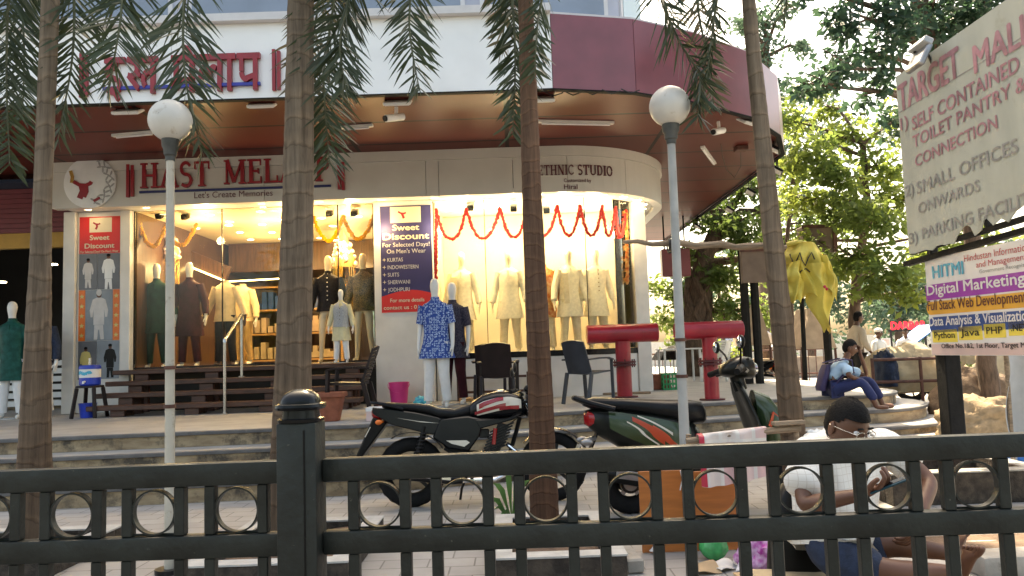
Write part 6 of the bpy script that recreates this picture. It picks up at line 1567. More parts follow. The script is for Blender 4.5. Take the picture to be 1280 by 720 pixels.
    m_.tube([(0.80, 0.1, 1.07), (0.90, 0.05, 1.10), (0.95, 0, 1.04)], 0.008, 6); m_.tube([(0.80, -0.12, 1.05), (0.90, -0.1, 1.09), (0.93, -0.04, 1.02)], 0.008, 6); B(m_, 'cables', 'black')
    m_ = MB(); m_.tube([(0.40, 0.12, 0.22), (0.36, 0.24, 0.012)], 0.012, 8); B(m_, 'side_stand', 'dark_metal')
    return t
sq = PZ(789, 642, 0)
scooter('dark green scooter with orange flashes parked between the lamp pole and the leaning palm', (sq.x, sq.y, 0), 0.02, -0.06).scale = (1.13, 1.1, 1.12)
def lamp_post(label, base, top, gr, mat, r0=0.038, r1=0.034, joint=None):
    t = thing('street_lamp', label, 'street lamp', base, 0, 'globe street lamps')
    base, top = V(base), V(top); d = (top - base).normalized()
    neck = top - d*gr*1.25
    m_ = MB(); m_.tube([base, base.lerp(neck, 0.5), neck], [r0, (r0 + r1)/2, r1], 16); p_ = m_.build('pole', M[mat], t)
    m_ = MB(); m_.tube([base, base + d*0.03], 0.09, 16); m_.build('base_plate', M['dark_metal'], p_)
    m_ = MB(); m_.tube([neck - d*0.10, neck - d*0.07, neck - d*0.06, neck - d*0.02, neck, neck + d*0.05], [r1*1.2, r1*1.25, r1*1.6, r1*1.7, r1*2.1, r1*2.2], 18); m_.build('collar', M['collar'], t)
    m_ = MB(); m_.sphere(top, gr, 0, 32, 20); m_.build('globe', M['globe'], t)
    m_ = MB()
    for q in (0.38, 0.47): c = base.lerp(neck, q); m_.tube([c - d*0.012, c + d*0.012], r0*1.12, 14)
    m_.build('clip', M['rust'], p_)
    return t
b1 = PZ(212, 716, 0); t1 = P(213, 151, b1.y)
lamp_post('cream street lamp with frosted globe between the two left palms', b1, t1, 0.142, 'lamp_pole', 0.033, 0.026)
b2 = PZ(861, 666, 0); t2 = P(837, 133, b2.y)
lamp_post('grey leaning street lamp with dusty globe between the scooter and red pipes', b2, t2, 0.153, 'lamp_pole_grey', 0.040, 0.030)
# pole lashed between lamp and palm
a, b = P(778, 304, 5.85), P(986, 311, 5.95)
m_ = MB(); n_ = 12; m_.tube([a.lerp(b, i/n_) + V((0, -0.06, 0.012*math.sin(i*2.1))) for i in range(n_ + 1)], [0.014 + 0.012*min(1, i/4) + 0.003*math.sin(i*3) for i in range(n_ + 1)], 9)
pol = thing('wooden_pole', 'rough wooden pole lashed level between the grey lamp and the leaning palm', 'pole', a)
m_.build('stick', M['wood_pole'], pol)
m_ = MB(); c = P(838, 308, 5.85) + V((0, -0.03, 0));
for k in range(4): m_.torus(c + V((0.014*k - 0.02, 0, 0)), 0.052, 0.006, 'X', 16, 6)
m_.build('lashing', M['wire'], pol)
# fence in the foreground
fy = lambda x: 2.262 - 0.0437*x
def fz(x): return 1.047 + 0.0085*(x + 1.5)
fen = thing('metal_fence', 'dark green-black painted metal railing with rings between its bars, nearest the camera', 'fence', (0, 2.26, 0))
yaw = math.atan(-0.0437)
def fpt(x, dz=0.0, dy=0.0): return V((x + dy*math.sin(-yaw), fy(x) + dy*math.cos(yaw), dz))
def fx(px, py):
    q = PPL(px, py, V((0, 2.262, 0)), V((0.0437, 1, 0))); return q.x
ptx = fx(380, 610)
HR, RW = 0.066, 0.042
def railpiece(x0, x1, ztop, name):
    m_ = MB(); A, B_ = fpt(x0), fpt(x1)
    A.z = fz(x0) - ztop - HR/2; B_.z = fz(x1) - ztop - HR/2
    m_.beam(A, B_, RW, HR); m_.build(name, M['fence'], fen, bevel=0.005, seg=2)
for x0, x1 in ((-3.2, ptx - 0.06), (ptx + 0.06, 3.3)):
    railpiece(x0, x1, 0.0, 'rail'); railpiece(x0, x1, 0.207, 'rail'); railpiece(x0, x1, 0.86, 'rail')
def bar(x):
    m_ = MB(); h = fz(x); A = fpt(x)
    m_.box((-0.0155, -0.0155, h - 0.86), (0.0155, 0.0155, h - 0.207 - HR), T=Matrix.Translation(A) @ Matrix.Rotation(yaw, 4, 'Z'))
    m_.box((-0.0155, -0.0155, h - 0.2065), (0.0155, 0.0155, h - HR), T=Matrix.Translation(A) @ Matrix.Rotation(yaw, 4, 'Z'))
    m_.build('bar', M['fence'], fen, bevel=0.003)
def ring(x):
    z = fz(x) - HR - (0.207 - HR)/2 - 0.0
    m_ = MB(); A = fpt(x); A.z = z - 0.002
    T = Matrix.Translation(A) @ Matrix.Rotation(yaw, 4, 'Z');
    n = 40; R_ = 0.066; vs = []; fs = []
    for i in range(n):
        a = 2*math.pi*i/n
        for rr, yy in ((R_, -0.011), (R_, 0.011), (R_ - 0.005, 0.011), (R_ - 0.005, -0.011)): vs.append(T @ V((rr*math.cos(a), yy, rr*math.sin(a))))
    for i in range(n):
        j = (i + 1) % n
        for k in range(4): fs.append((i*4 + k, j*4 + k, j*4 + (k+1) % 4, i*4 + (k+1) % 4))
    m_.add(vs, fs); m_.build('ring', M['fence'], fen, smooth=40)
    m_ = MB(); g = 0.071
    B0, B1 = fpt(x - g), fpt(x + g);
    m_.tube([V((B0.x, B0.y, z - 0.0665)), V((B1.x, B1.y, z - 0.0665))], 0.004, 6); m_.build('stay', M['fence'], fen)
bars_px = [(22, 640), (59, 640), (124, 635), (162, 635), (226, 633), (264, 633), (330, 630)]
right_px = [(440, 625), (506, 622), (545, 620), (610, 617), (649, 615), (715, 613), (755, 611), (820, 610), (861, 608), (926, 606), (968, 605), (1035, 603), (1075, 602), (1143, 600), (1183, 598), (1251, 596)]
lx = [fx(*p) for p in bars_px]; rx = [fx(*p) for p in right_px]
per = 0.2425
# regular spacing, fitted to the measured bars
import statistics as _st
l_gap = _st.mean([lx[0] - 0*per, lx[2] - per, lx[4] - 2*per, lx[6] - 3*per]); l_in = _st.mean([lx[1], lx[3] - per, lx[5] - 2*per])
perR = (rx[15] - rx[1])/7
r_a = _st.mean([rx[2*k] - k*perR for k in range(8)]); r_b = _st.mean([rx[2*k+1] - k*perR for k in range(8)])
perL = (lx[6] - lx[0])/3
for k in range(-3, 4): bar(lx[0] + k*perL)
for k in range(-3, 3): bar(lx[1] + k*perL)
for k in range(-3, 3): ring((lx[1] + lx[0] + perL)/2 + k*perL)
for k in range(9): bar(r_a + k*perR); bar(r_b + k*perR)
for k in range(9): ring((r_a + r_b)/2 + k*perR)
# post with stepped cap
m_ = MB(); pz = 1.165; A = fpt(ptx, 0, -0.02)
T = Matrix.Translation(A) @ Matrix.Rotation(yaw, 4, 'Z')
m_.box((-0.058, -0.05, 0), (0.058, 0.05, pz), T=T); po = m_.build('post', M['fence'], fen, bevel=0.006, seg=2)
m_ = MB()
m_.box((0.022, -0.0535, 0.0), (0.026, -0.0505, pz - 0.02), T=T); m_.build('seam', M['black'], po, smooth=0)
m_ = MB(); c = T @ V((0, 0, 0))
m_.ell([(c.x, c.y, pz, 0.062, 0.056), (c.x, c.y, pz + 0.01, 0.064, 0.058), (c.x, c.y, pz + 0.012, 0.052, 0.048), (c.x, c.y, pz + 0.034, 0.050, 0.046), (c.x, c.y, pz + 0.037, 0.066, 0.062), (c.x, c.y, pz + 0.044, 0.070, 0.066), (c.x, c.y, pz + 0.052, 0.068, 0.064), (c.x, c.y, pz + 0.055, 0.056, 0.052),
        (c.x, c.y, pz + 0.066, 0.054, 0.050), (c.x, c.y, pz + 0.078, 0.047, 0.043), (c.x, c.y, pz + 0.088, 0.034, 0.031), (c.x, c.y, pz + 0.094, 0.018, 0.016), (c.x, c.y, pz + 0.095, 0.005, 0.005)], 32, 0, 3.2); m_.build('cap', M['gloss_black'], po, smooth=40)
# small chips of bare paint
m_ = MB()
for px, py in ((175, 624), (560, 582)): pass
# tree pits and kerbs at the palms' feet
def pit(label, x0, x1, y0, y1, h, th=0.12, top='kerb_top', side='moss_kerb'):
    t = thing('tree_pit', label, 'tree pit', ((x0+x1)/2, (y0+y1)/2, 0), 0, 'concrete tree pits')
    m_ = MB();
    for lo, hi in (((x0, y0), (x1, y0 + th)), ((x0, y1 - th), (x1, y1)), ((x0, y0 + th + 0.002), (x0 + th, y1 - th - 0.002)), ((x1 - th, y0 + th + 0.002), (x1, y1 - th - 0.002))):
        m_.box((*lo, 0.001), (*hi, h - 0.012))
    m_.build('kerb_wall', M[side], t, bevel=0.006)
    m_ = MB()
    for lo, hi in (((x0 - 0.004, y0 - 0.004), (x1 + 0.004, y0 + th)), ((x0 - 0.004, y1 - th), (x1 + 0.004, y1 + 0.004)), ((x0 - 0.004, y0 + th + 0.002), (x0 + th, y1 - th - 0.002)), ((x1 - th, y0 + th + 0.002), (x1 + 0.004, y1 - th - 0.002))):
        m_.box((*lo, h - 0.011), (*hi, h))
    m_.build('coping', M[top], t, smooth=0)
    m_ = MB(); m_.grid(lambda u, v: V((x0 + th + 0.003 + (x1 - x0 - 2*th - 0.006)*u, y0 + th + 0.003 + (y1 - y0 - 2*th - 0.006)*v, h*0.55 + 0.02*math.sin(u*9)*math.sin(v*7))), 8, 8); m_.build('soil', M['soil'], t)
    return t
pit('mossy tree pit with a pale coping at the foot of the third palm', PZ(618, 705, 0).x, PZ(774, 705, 0).x, 4.55, 5.75, 0.16)
pit('concrete tree pit at the foot of the second palm behind the fence post', PZ(255, 715, 0).x, PZ(447, 712, 0).x, 4.72, 6.0, 0.13)
pit('concrete tree pit at the foot of the leftmost palm', -4.6, PZ(95, 706, 0).x, 4.98, 6.0, 0.13)
m_ = MB(); q = PZ(785, 706, 0.0); m_.cbox(q + V((0, 0, 0.045)), (0.11, 0.42, 0.085), rot=Matrix.Rotation(0.08, 3, 'Z')); tag(m_.build('brick', M['concrete'], bevel=0.012), 'loose speckled concrete brick lying right of the mossy tree pit', 'brick')
def head_parts(T, hair_mat, skin_mat, body_mb, par, front=0.058, side=0.0, back=-0.075, glasses=False, age=0):
    """face looks along local -y; adds skull, nose, ears to the body mesh; hair, eyes (and glasses) become children"""
    nu, nv = 36, 26
    def surf(a, t, grow=1.0):
        x, y, z = 0.074*math.sin(t)*math.cos(a), 0.096*math.sin(t)*math.sin(a), -0.118*math.cos(t)
        k = max(0.0, min(1.0, (-z - 0.02)/0.09))
        x *= 1 - 0.30*k; y = y*(1 - 0.12*k) - 0.012*k
        if y > 0: y *= 1 + 0.06*max(0, z/0.1);
        if y < 0:
            f = lambda x0, z0, sx, sz: math.exp(-((abs(x) - x0)/sx)**2 - ((z - z0)/sz)**2)
            y -= 0.026*f(0, -0.028, 0.012, 0.016) + 0.014*f(0, -0.005, 0.010, 0.022)
            y += 0.010*f(0.031, 0.010, 0.016, 0.012)
            y -= 0.006*f(0.028, 0.030, 0.022, 0.008)
            y -= 0.006*f(0, -0.060, 0.020, 0.006) + 0.005*f(0, -0.073, 0.018, 0.006) - 0.005*f(0, -0.0665, 0.024, 0.003)
            y -= 0.008*f(0, -0.100, 0.020, 0.014)
            y -= 0.005*f(0.042, -0.022, 0.018, 0.018)
        return V((x*grow, y*grow, z*grow))
    vs = []; fs = []
    for j in range(nv + 1):
        for i in range(nu): vs.append(T @ surf(2*math.pi*i/nu, math.pi*j/nv))
    for j in range(nv):
        for i in range(nu): k = (i+1) % nu; fs.append((j*nu+i, j*nu+k, (j+1)*nu+k, (j+1)*nu+i))
    body_mb.add(vs, fs)
    for s in (-1, 1):
        E_ = Matrix.Translation(V((s*0.076, 0.012, -0.008))) @ Matrix.Rotation(s*0.35, 4, 'Z')
        body_mb.sphere((0, 0, 0), (0.010, 0.021, 0.033), 0, 12, 8, None) if 0 else None
        e = MB(); e.sphere((0, 0, 0), (0.010, 0.021, 0.033), 0, 12, 8); body_mb.add([T @ (E_ @ V(p)) for p in e.v], e.f)
    h = MB(); hv = []; hf = []
    for j in range(nv + 1):
        for i in range(nu):
            p = surf(2*math.pi*i/nu, math.pi*j/nv); n = p.normalized(); d = 0.004 + 0.010*max(0, p.z/0.12)*(1 if p.y < 0.05 else 0.6) + 0.0022*math.sin(i*2.7 + j*1.9) + 0.0015*math.sin(i*7.1 - j*4.3)
            hv.append(p + n*d)
    for j in range(nv):
        for i in range(nu):
            k = (i+1) % nu; q = [j*nu+i, j*nu+k, (j+1)*nu+k, (j+1)*nu+i]
            c = sum((hv[z] for z in q), V())/4
            lim = back if c.y > 0.03 else (side + (front - side)*max(0, min(1, (0.03 - c.y)/0.09)))
            if c.z > lim: hf.append(q)
    h.add([T @ p for p in hv], hf); ho = h.build('hair', M[hair_mat], par, smooth=70, fix=False)
    e = MB(); ir = MB()
    for s in (-1, 1):
        c = V((s*0.031, -0.075, 0.010)); e.sphere(T @ c, 0.0125, 0, 12, 8); ir.sphere(T @ (c + V((0, -0.0085, -0.002))), 0.0062, 0, 10, 6)
    eo = e.build('eyes', M['flex_white'], par); ir.build('iris', M['hair'], eo)
    b = MB()
    for s in (-1, 1): b.tube([T @ V((s*x, -0.097 + abs(x - 0.03)*0.35, 0.030 + 0.006*math.sin((x - 0.012)*80))) for x in (0.012, 0.022, 0.034, 0.046)], 0.004, 6)
    b.build('eyebrows', M[hair_mat], par)
    m_ = MB(); m_.tube([T @ V((x, -0.1015 + abs(x)*0.45, -0.0665)) for x in (-0.024, -0.012, 0, 0.012, 0.024)], 0.0028, 6); m_.build('lips', M['skin_lip'], par)
    if glasses:
        g = MB()
        for s in (-1, 1):
            pts = [T @ V((s*0.033 + 0.024*math.cos(a), -0.104 + 0.10*abs(s*0.033 + 0.024*math.cos(a))*0.35, 0.006 + 0.017*math.sin(a))) for a in [2*math.pi*i/18 for i in range(19)]]
            g.tube(pts, 0.0013, 6); g.tube([T @ V((s*0.057, -0.100, 0.012)), T @ V((s*0.079, -0.05, 0.012)), T @ V((s*0.083, 0.02, 0.008))], 0.0017, 6)
        g.tube([T @ V((-0.010, -0.113, 0.010)), T @ V((0, -0.118, 0.014)), T @ V((0.010, -0.113, 0.010))], 0.0017, 6)
        g.build('spectacles', M['steel'], par)
    return ho
mk('skin_lip', (0.13, 0.045, 0.035), 0.5, 0.1, 9)
M['shirt_check'] = brick('shirt_check', (0.78, 0.76, 0.72), (0.77, 0.75, 0.71), (0.66, 0.62, 0.57), 0.028, 0.028, 0.0016, 0.85, off=0.0, plane='XZ', bump=0.0, noise=0.12)
M['skirt'] = M['denim']
def frame_from(fwd, up=(0, 0, 1)):
    """rotation taking local -y to fwd"""
    f = V(fwd).normalized(); x = V(up).cross(f) * 1.0; x = (-f).cross(V(up)).normalized(); z = x.cross(-f).normalized()
    return Matrix((( x.x, -f.x, z.x), (x.y, -f.y, z.y), (x.z, -f.z, z.z)))
def hand_nodes(J, E, k, wrist, fwd, up, s=1.0, curl=0.6, root=None, thumb=1):
    """palm and five fingers as skin chains: fwd along the palm, up out of its back"""
    f = V(fwd).normalized(); u = V(up); u = (u - f*u.dot(f)).normalized(); sd_ = f.cross(u) * thumb
    J['pm'+k] = (wrist + f*0.045*s, (0.026*s, 0.017*s)); E.append((root, 'pm'+k))
    for i, (o, L_) in enumerate(((-0.030, 0.062), (-0.010, 0.074), (0.010, 0.070), (0.028, 0.055))):
        a = wrist + f*0.082*s - sd_*o*s; b = a + (f*math.cos(curl*0.6) - u*math.sin(curl*0.6))*L_*0.55*s; c = b + (f*math.cos(curl*1.6) - u*math.sin(curl*1.6))*L_*0.5*s
        J['a%d%s' % (i, k)] = (a, 0.0105*s); J['b%d%s' % (i, k)] = (b, 0.009*s); J['c%d%s' % (i, k)] = (c, 0.0075*s)
        E += [('pm'+k, 'a%d%s' % (i, k)), ('a%d%s' % (i, k), 'b%d%s' % (i, k)), ('b%d%s' % (i, k), 'c%d%s' % (i, k))]
    a = wrist + f*0.04*s + sd_*0.034*s - u*0.008*s; b = a + (f*0.8 + sd_*0.45 - u*0.3).normalized()*0.036*s; c = b + (f*0.95 - u*0.2).normalized()*0.028*s
    J['ta'+k] = (a, 0.0115*s); J['tb'+k] = (b, 0.010*s); J['tc'+k] = (c, 0.008*s); E += [('pm'+k, 'ta'+k), ('ta'+k, 'tb'+k), ('tb'+k, 'tc'+k)]
# ---- the seated man with a phone, just behind the railing
vd = thing('person', 'barefoot man in white checked shirt and denim shorts behind the railing, with a phone', 'person', P(1040, 690, 3.35))
pel = P(1035, 688, 3.36); bel = P(1036, 650, 3.40); che = P(1046, 582, 3.47); nk0 = P(1056, 541, 3.49); nk = P(1060, 541, 3.42)
hc = P(1058, 533, 3.30)
shr, elr, wrr = P(1010, 558, 3.32), P(1004, 632, 3.14), P(1078, 618, 3.02)
shl, ell_, wrl = P(1106, 555, 3.58), P(1163, 602, 3.42), P(1147, 650, 3.25)
hpr, knr, anr = P(1035, 698, 3.27), P(1108, 716, 3.12), P(1186, 716, 3.16)
hpl, knl, anl = P(1050, 690, 3.45), P(1112, 680, 3.36), P(1180, 690, 3.30)
J = {'pel': (pel, (0.13, 0.11)), 'bel': (bel, (0.12, 0.10)), 'che': (che, (0.135, 0.10)), 'nk0': (nk0, (0.075, 0.065)), 'nk': (nk, 0.052), 'hd': (hc + V((0, 0.01, -0.02)), 0.055),
     'shr': (shr, 0.058), 'elr': (elr, 0.038), 'fr': (elr.lerp(wrr, 0.35), 0.037), 'wrr': (wrr, 0.025), 'shl': (shl, 0.058), 'ell': (ell_, 0.038), 'fl': (ell_.lerp(wrl, 0.35), 0.036), 'wrl': (wrl, 0.025),
     'hpr': (hpr, 0.085), 'knr': (knr, 0.056), 'cfr': (knr.lerp(anr, 0.35), 0.050), 'anr': (anr, 0.034), 'hpl': (hpl, 0.085), 'knl': (knl, 0.056), 'cfl': (knl.lerp(anl, 0.35), 0.050), 'anl': (anl, 0.034)}
E = [('pel', 'bel'), ('bel', 'che'), ('che', 'nk0'), ('nk0', 'nk'), ('nk', 'hd'), ('che', 'shr'), ('shr', 'elr'), ('elr', 'fr'), ('fr', 'wrr'), ('che', 'shl'), ('shl', 'ell'), ('ell', 'fl'), ('fl', 'wrl'),
     ('pel', 'hpr'), ('hpr', 'knr'), ('knr', 'cfr'), ('cfr', 'anr'), ('pel', 'hpl'), ('hpl', 'knl'), ('knl', 'cfl'), ('cfl', 'anl')]
hand_nodes(J, E, 'R', wrr, P(1106, 606, 2.97) - wrr, V((-0.25, 0.1, -1)), 1.05, 1.0, 'wrr', thumb=-1)
hand_nodes(J, E, 'L', wrl, P(1135, 680, 3.22) - wrl, V((0.8, -0.5, 0.2)), 1.0, 0.9, 'wrl', thumb=1)
# feet: heel, ball, five toes; near foot shows its sole to the right
def foot_nodes(k, an, heel, ball, side, root):
    J['he'+k] = (heel, 0.034); J['bl'+k] = (ball, (0.026, 0.036)); E.extend([(root, 'he'+k), ('he'+k, 'bl'+k)])
    d = (ball - heel).normalized()
    for i in range(5):
        a = ball + V(side)*(0.040 - 0.020*i)*1.0 + d*0.022; b = a + d*(0.036 - 0.005*i)
        J['ta%d%s' % (i, k)] = (a, 0.0125 - 0.001*i); J['tb%d%s' % (i, k)] = (b, 0.0115 - 0.0012*i + (0.003 if i == 0 else 0)); E.extend([('bl'+k, 'ta%d%s' % (i, k)), ('ta%d%s' % (i, k), 'tb%d%s' % (i, k))])
foot_nodes('r', anr, P(1200, 722, 3.16), P(1212, 694, 3.10), V((0.25, -0.95, 0)), 'anr')
foot_nodes('l', anl, P(1192, 695, 3.32), P(1203, 672, 3.34), V((0.25, 0.95, 0)), 'anl')
vs, fs = skin_geo(J, E, 2, 'pel')
bm_ = MB(); bm_.add(vs, fs)
fw_ = V((0.40, -0.80, -0.36)); R3 = frame_from(fw_)
HT = Matrix.Translation(hc) @ R3.to_4x4() @ Matrix.Diagonal((0.98, 0.98, 0.98, 1))
head_parts(HT, 'hair', 'skin', bm_, vd, front=0.064, side=0.018, back=-0.065, glasses=True)
bm_.build('body', M['skin'], vd, smooth=80, fix=False)
# shirt, shorts
J2 = {'b0': (bel.lerp(pel, 0.75), (0.19, 0.155)), 'b1': (bel, (0.198, 0.16)), 'c': (che + V((0, 0, -0.02)), (0.20, 0.145)), 'n': (nk0 - V((0, 0, 0.012)), (0.115, 0.10)), 'n2': (nk0.lerp(nk, 0.8) + V((0, 0, 0.012)), (0.066, 0.064)),
      'sr': (shr + V((0, 0, -0.004)), 0.102), 'sr2': (shr.lerp(elr, 0.5), 0.092), 'sr3': (shr.lerp(elr, 0.86), 0.088), 'sl': (shl, 0.10), 'sl2': (shl.lerp(ell_, 0.45), 0.09), 'sl3': (shl.lerp(ell_, 0.74), 0.084)}
vs, fs = skin_geo(J2, [('b0', 'b1'), ('b1', 'c'), ('c', 'n'), ('n', 'n2'), ('c', 'sr'), ('sr', 'sr2'), ('sr2', 'sr3'), ('c', 'sl'), ('sl', 'sl2'), ('sl2', 'sl3')], 2, 'b1')
def crumple(vs, amp, f1, seed=0):
    from mathutils import noise
    out = []
    for p in vs:
        n = noise.noise_vector(V((p[0]*f1 + seed, p[1]*f1, p[2]*f1*0.6)))
        out.append(V(p) + n*amp)
    return out
m_ = MB(); m_.add(crumple(crumple(vs, 0.020, 10, 3), 0.007, 34, 5), fs); sh_ = m_.build('shirt', M['shirt_check'], vd, smooth=80, fix=False)
m_ = MB()
cpt = nk0.lerp(nk, 0.4)
for s in (-1, 1):
    a = cpt + V((0.01, -0.01, 0.03)); side = V((0.60, 0.66, 0))*s
    m_.add([a + V((0.05, -0.04, 0.0)), a + side*0.07 + V((-0.02, 0.02, 0.03)), a + side*0.085 + V((-0.0, -0.01, -0.015)), a + V((0.085, -0.07, -0.06)) + side*0.03], [(0, 1, 2, 3)])
m_.build('collar', M['shirt_check'], sh_, solid=0.004)
J3 = {'p': (pel, (0.15, 0.125)), 'p1': (pel.lerp(bel, 0.5), (0.14, 0.12)), 'r0': (hpr, 0.112), 'r1': (hpr.lerp(knr, 0.55), 0.092), 'r2': (hpr.lerp(knr, 1.04), 0.076), 'l0': (hpl, 0.112), 'l1': (hpl.lerp(knl, 0.55), 0.095), 'l2': (hpl.lerp(knl, 0.98), 0.080)}
vs, fs = skin_geo(J3, [('p', 'p1'), ('p', 'r0'), ('r0', 'r1'), ('r1', 'r2'), ('p', 'l0'), ('l0', 'l1'), ('l1', 'l2')], 2, 'p')
m_ = MB(); m_.add(crumple(vs, 0.010, 16, 8), fs); m_.build('shorts', M['denim'], vd, smooth=80, fix=False)
ph_ = thing('phone', 'dark teal mobile phone in the seated man\'s hand', 'phone', P(1118, 606, 2.97))
c = P(1112, 606, 2.965); dv_ = (P(1131, 600, 2.93) - P(1100, 612, 2.98)).normalized()
nv_ = V((-0.35, 0.15, 0.9)); sx_ = dv_.cross(nv_).normalized(); nz_ = sx_.cross(dv_)
R_ = Matrix(((dv_.x, sx_.x, nz_.x), (dv_.y, sx_.y, nz_.y), (dv_.z, sx_.z, nz_.z)))
m_ = MB(); m_.cbox(c, (0.145, 0.07, 0.009), rot=R_); m_.build('case', M['phone'], ph_, bevel=0.003)
m_ = MB(); m_.cbox(c + R_ @ V((0, 0, 0.0055)), (0.135, 0.062, 0.001), rot=R_); m_.build('screen', M['gloss_black'], ph_)
# ---- what he sits on
zc = pel.z - 0.125
def sheet(m_, c, sz, rz, tilt=0): m_.cbox(c, sz, rot=Matrix.Rotation(rz, 3, 'Z') @ Matrix.Rotation(tilt, 3, 'X'))
crate('dark green crate turned into a seat under the man with the phone', (pel.x - 0.30, 3.18, 0.002), (0.62, 0.44, zc - 0.035), 'crate_dark', 5, None, 8)
for k, (dx, dy, w, d_, rz, mt, lb) in enumerate(((0, 0, 0.66, 0.48, 0.05, 'cardboard', 'flattened brown cardboard lying on the dark green crate'), (-0.10, -0.02, 0.46, 0.40, -0.2, 'cloth_beige', 'folded beige sheet on top of the cardboard under the man'))):
    m_ = MB(); c_ = V((pel.x + dx, 3.39 + dy, zc - 0.026 + 0.016*k))
    m_.grid(lambda u, v: c_ + Matrix.Rotation(rz, 3, 'Z') @ V(((u - .5)*w, (v - .5)*d_, 0.004*math.sin(u*9 + k) * math.sin(v*6))), 14, 10)
    tag(m_.build('cardboard_sheet' if k == 0 else 'folded_cloth', M[mt], solid=0.010), lb, 'cardboard' if k == 0 else 'cloth')
c2 = P(1130, 716, 3.0); zf = anr.z - 0.075
crate('low dark crate under the sitting man\'s outstretched legs', (c2.x - 0.02, 3.0, 0.002), (0.42, 0.40, zf - 0.03), 'crate_dark', 4, None, 6)
m_ = MB(); m_.box((c2.x - 0.04, 2.98, zf - 0.026), (c2.x + 0.42, 3.42, zf - 0.004)); tag(m_.build('plank', M['wood_pole'], bevel=0.004), 'pale wooden plank on the low crate under the bare feet', 'plank')
m_ = MB(); q = P(992, 616, 3.62); m_.ell([(q.x, q.y, q.z - 0.75, 0.10, 0.07), (q.x, q.y, q.z - 0.4, 0.14, 0.10), (q.x, q.y, q.z - 0.05, 0.11, 0.08), (q.x, q.y, q.z + 0.04, 0.05, 0.04)], 18, 0, 3)
tag(m_.build('bag', M['black'], smooth=60), 'black bag standing upright behind the man in the checked shirt', 'bag')
# ---- student with a backpack on the steps, phone at his ear
def simple_person(label, J, E, hc, fwd, skin, hair, clothes, loc, root='pel', bald=False, hs=1.0):
    t = thing('person', label, 'person', loc)
    vs, fs = skin_geo(J, E, 1, root); b = MB(); b.add(vs, fs)
    T = Matrix.Translation(hc) @ frame_from(fwd).to_4x4() @ Matrix.Diagonal((hs, hs, hs, 1))
    head_parts(T, hair, skin, b, t)
    b.build('body', M[skin], t, smooth=80, fix=False)
    for nm, J_, E_, mt, amp in clothes:
        v_, f_ = skin_geo(J_, E_, 1, list(J_)[0]); m_ = MB(); m_.add(crumple(v_, amp, 9, len(nm)), f_); m_.build(nm, M[mt], t, smooth=80, fix=False)
    return t
Y = 11.1
pel = V((P(1038, 488, Y).x, Y, 0.66)); bel = pel + V((0.02, 0, 0.20)); che = pel + V((0.12, 0, 0.42)); nk0 = pel + V((0.19, 0, 0.56)); nk = pel + V((0.23, -0.01, 0.61)); hc = P(1062, 435, Y - 0.02)
nk = hc + V((-0.05, 0.0, -0.14)); nk0 = nk + V((-0.05, 0, -0.06)); che = pel.lerp(nk0, 0.66)
shr, shl = che.lerp(nk0, 0.6) + V((0.0, -0.18, -0.02)), che.lerp(nk0, 0.6) + V((0, 0.18, -0.02))
knr, knl = P(1077, 477, Y - 0.30), P(1086, 474, Y - 0.05)
anr = P(1095, 509, Y - 0.36); anr.z = 0.445; anl = V((P(1103, 509, Y - 0.14).x, Y - 0.14, 0.445))
elr = P(1061, 470, Y - 0.3); wrr = P(1083, 478, Y - 0.22); ell_ = P(1084, 470, Y + 0.05); wrl = P(1075, 441, Y - 0.02)
J = {'pel': (pel, (0.14, 0.12)), 'bel': (bel, (0.12, 0.1)), 'che': (che, (0.14, 0.1)), 'nk0': (nk0, 0.07), 'nk': (nk, 0.052), 'hd': (hc - V((0.01, 0, 0.03)), 0.06), 'shr': (shr, 0.055), 'elr': (elr, 0.038), 'wrr': (wrr, 0.027), 'shl': (shl, 0.055), 'ell': (ell_, 0.038), 'wrl': (wrl, 0.027),
     'hr': (pel + V((0.05, -0.1, 0)), 0.09), 'knr': (knr, 0.06), 'anr': (anr, 0.038), 'hl': (pel + V((0.05, 0.1, 0)), 0.09), 'knl': (knl, 0.06), 'anl': (anl, 0.038), 'ter': (anr + V((0.16, -0.05, -0.045)), (0.04, 0.025)), 'hlr': (anr + V((0, 0, -0.04)), 0.04), 'tel': (anl + V((0.16, -0.02, -0.045)), (0.04, 0.025)), 'hll': (anl + V((0, 0, -0.04)), 0.04)}
E = [('pel', 'bel'), ('bel', 'che'), ('che', 'nk0'), ('nk0', 'nk'), ('nk', 'hd'), ('che', 'shr'), ('shr', 'elr'), ('elr', 'wrr'), ('che', 'shl'), ('shl', 'ell'), ('ell', 'wrl'), ('pel', 'hr'), ('hr', 'knr'), ('knr', 'anr'), ('anr', 'hlr'), ('hlr', 'ter'), ('pel', 'hl'), ('hl', 'knl'), ('knl', 'anl'), ('anl', 'hll'), ('hll', 'tel')]
hand_nodes(J, E, 'R', wrr, V((0.5, 0.2, -0.85)), V((0.6, -0.5, 0.3)), 1.0, 0.6, 'wrr', thumb=-1)
hand_nodes(J, E, 'L', wrl, V((-0.2, -0.1, 1)), V((1, 0.3, 0.1)), 0.95, 0.7, 'wrl', thumb=1)
shirtJ = {'b': (bel - V((0.02, 0, 0.10)), (0.165, 0.14)), 'b2': (bel.lerp(che, 0.4), (0.17, 0.14)), 'c': (che, (0.18, 0.14)), 'n': (nk0, (0.095, 0.085)), 'n2': (nk - V((0.01, 0, 0.02)), 0.066), 'r': (shr, 0.08), 'r1': (shr.lerp(elr, 0.45), 0.075), 'r2': (shr.lerp(elr, 0.8), 0.07), 'l': (shl, 0.08), 'l1': (shl.lerp(ell_, 0.45), 0.075), 'l2': (shl.lerp(ell_, 0.8), 0.07)}
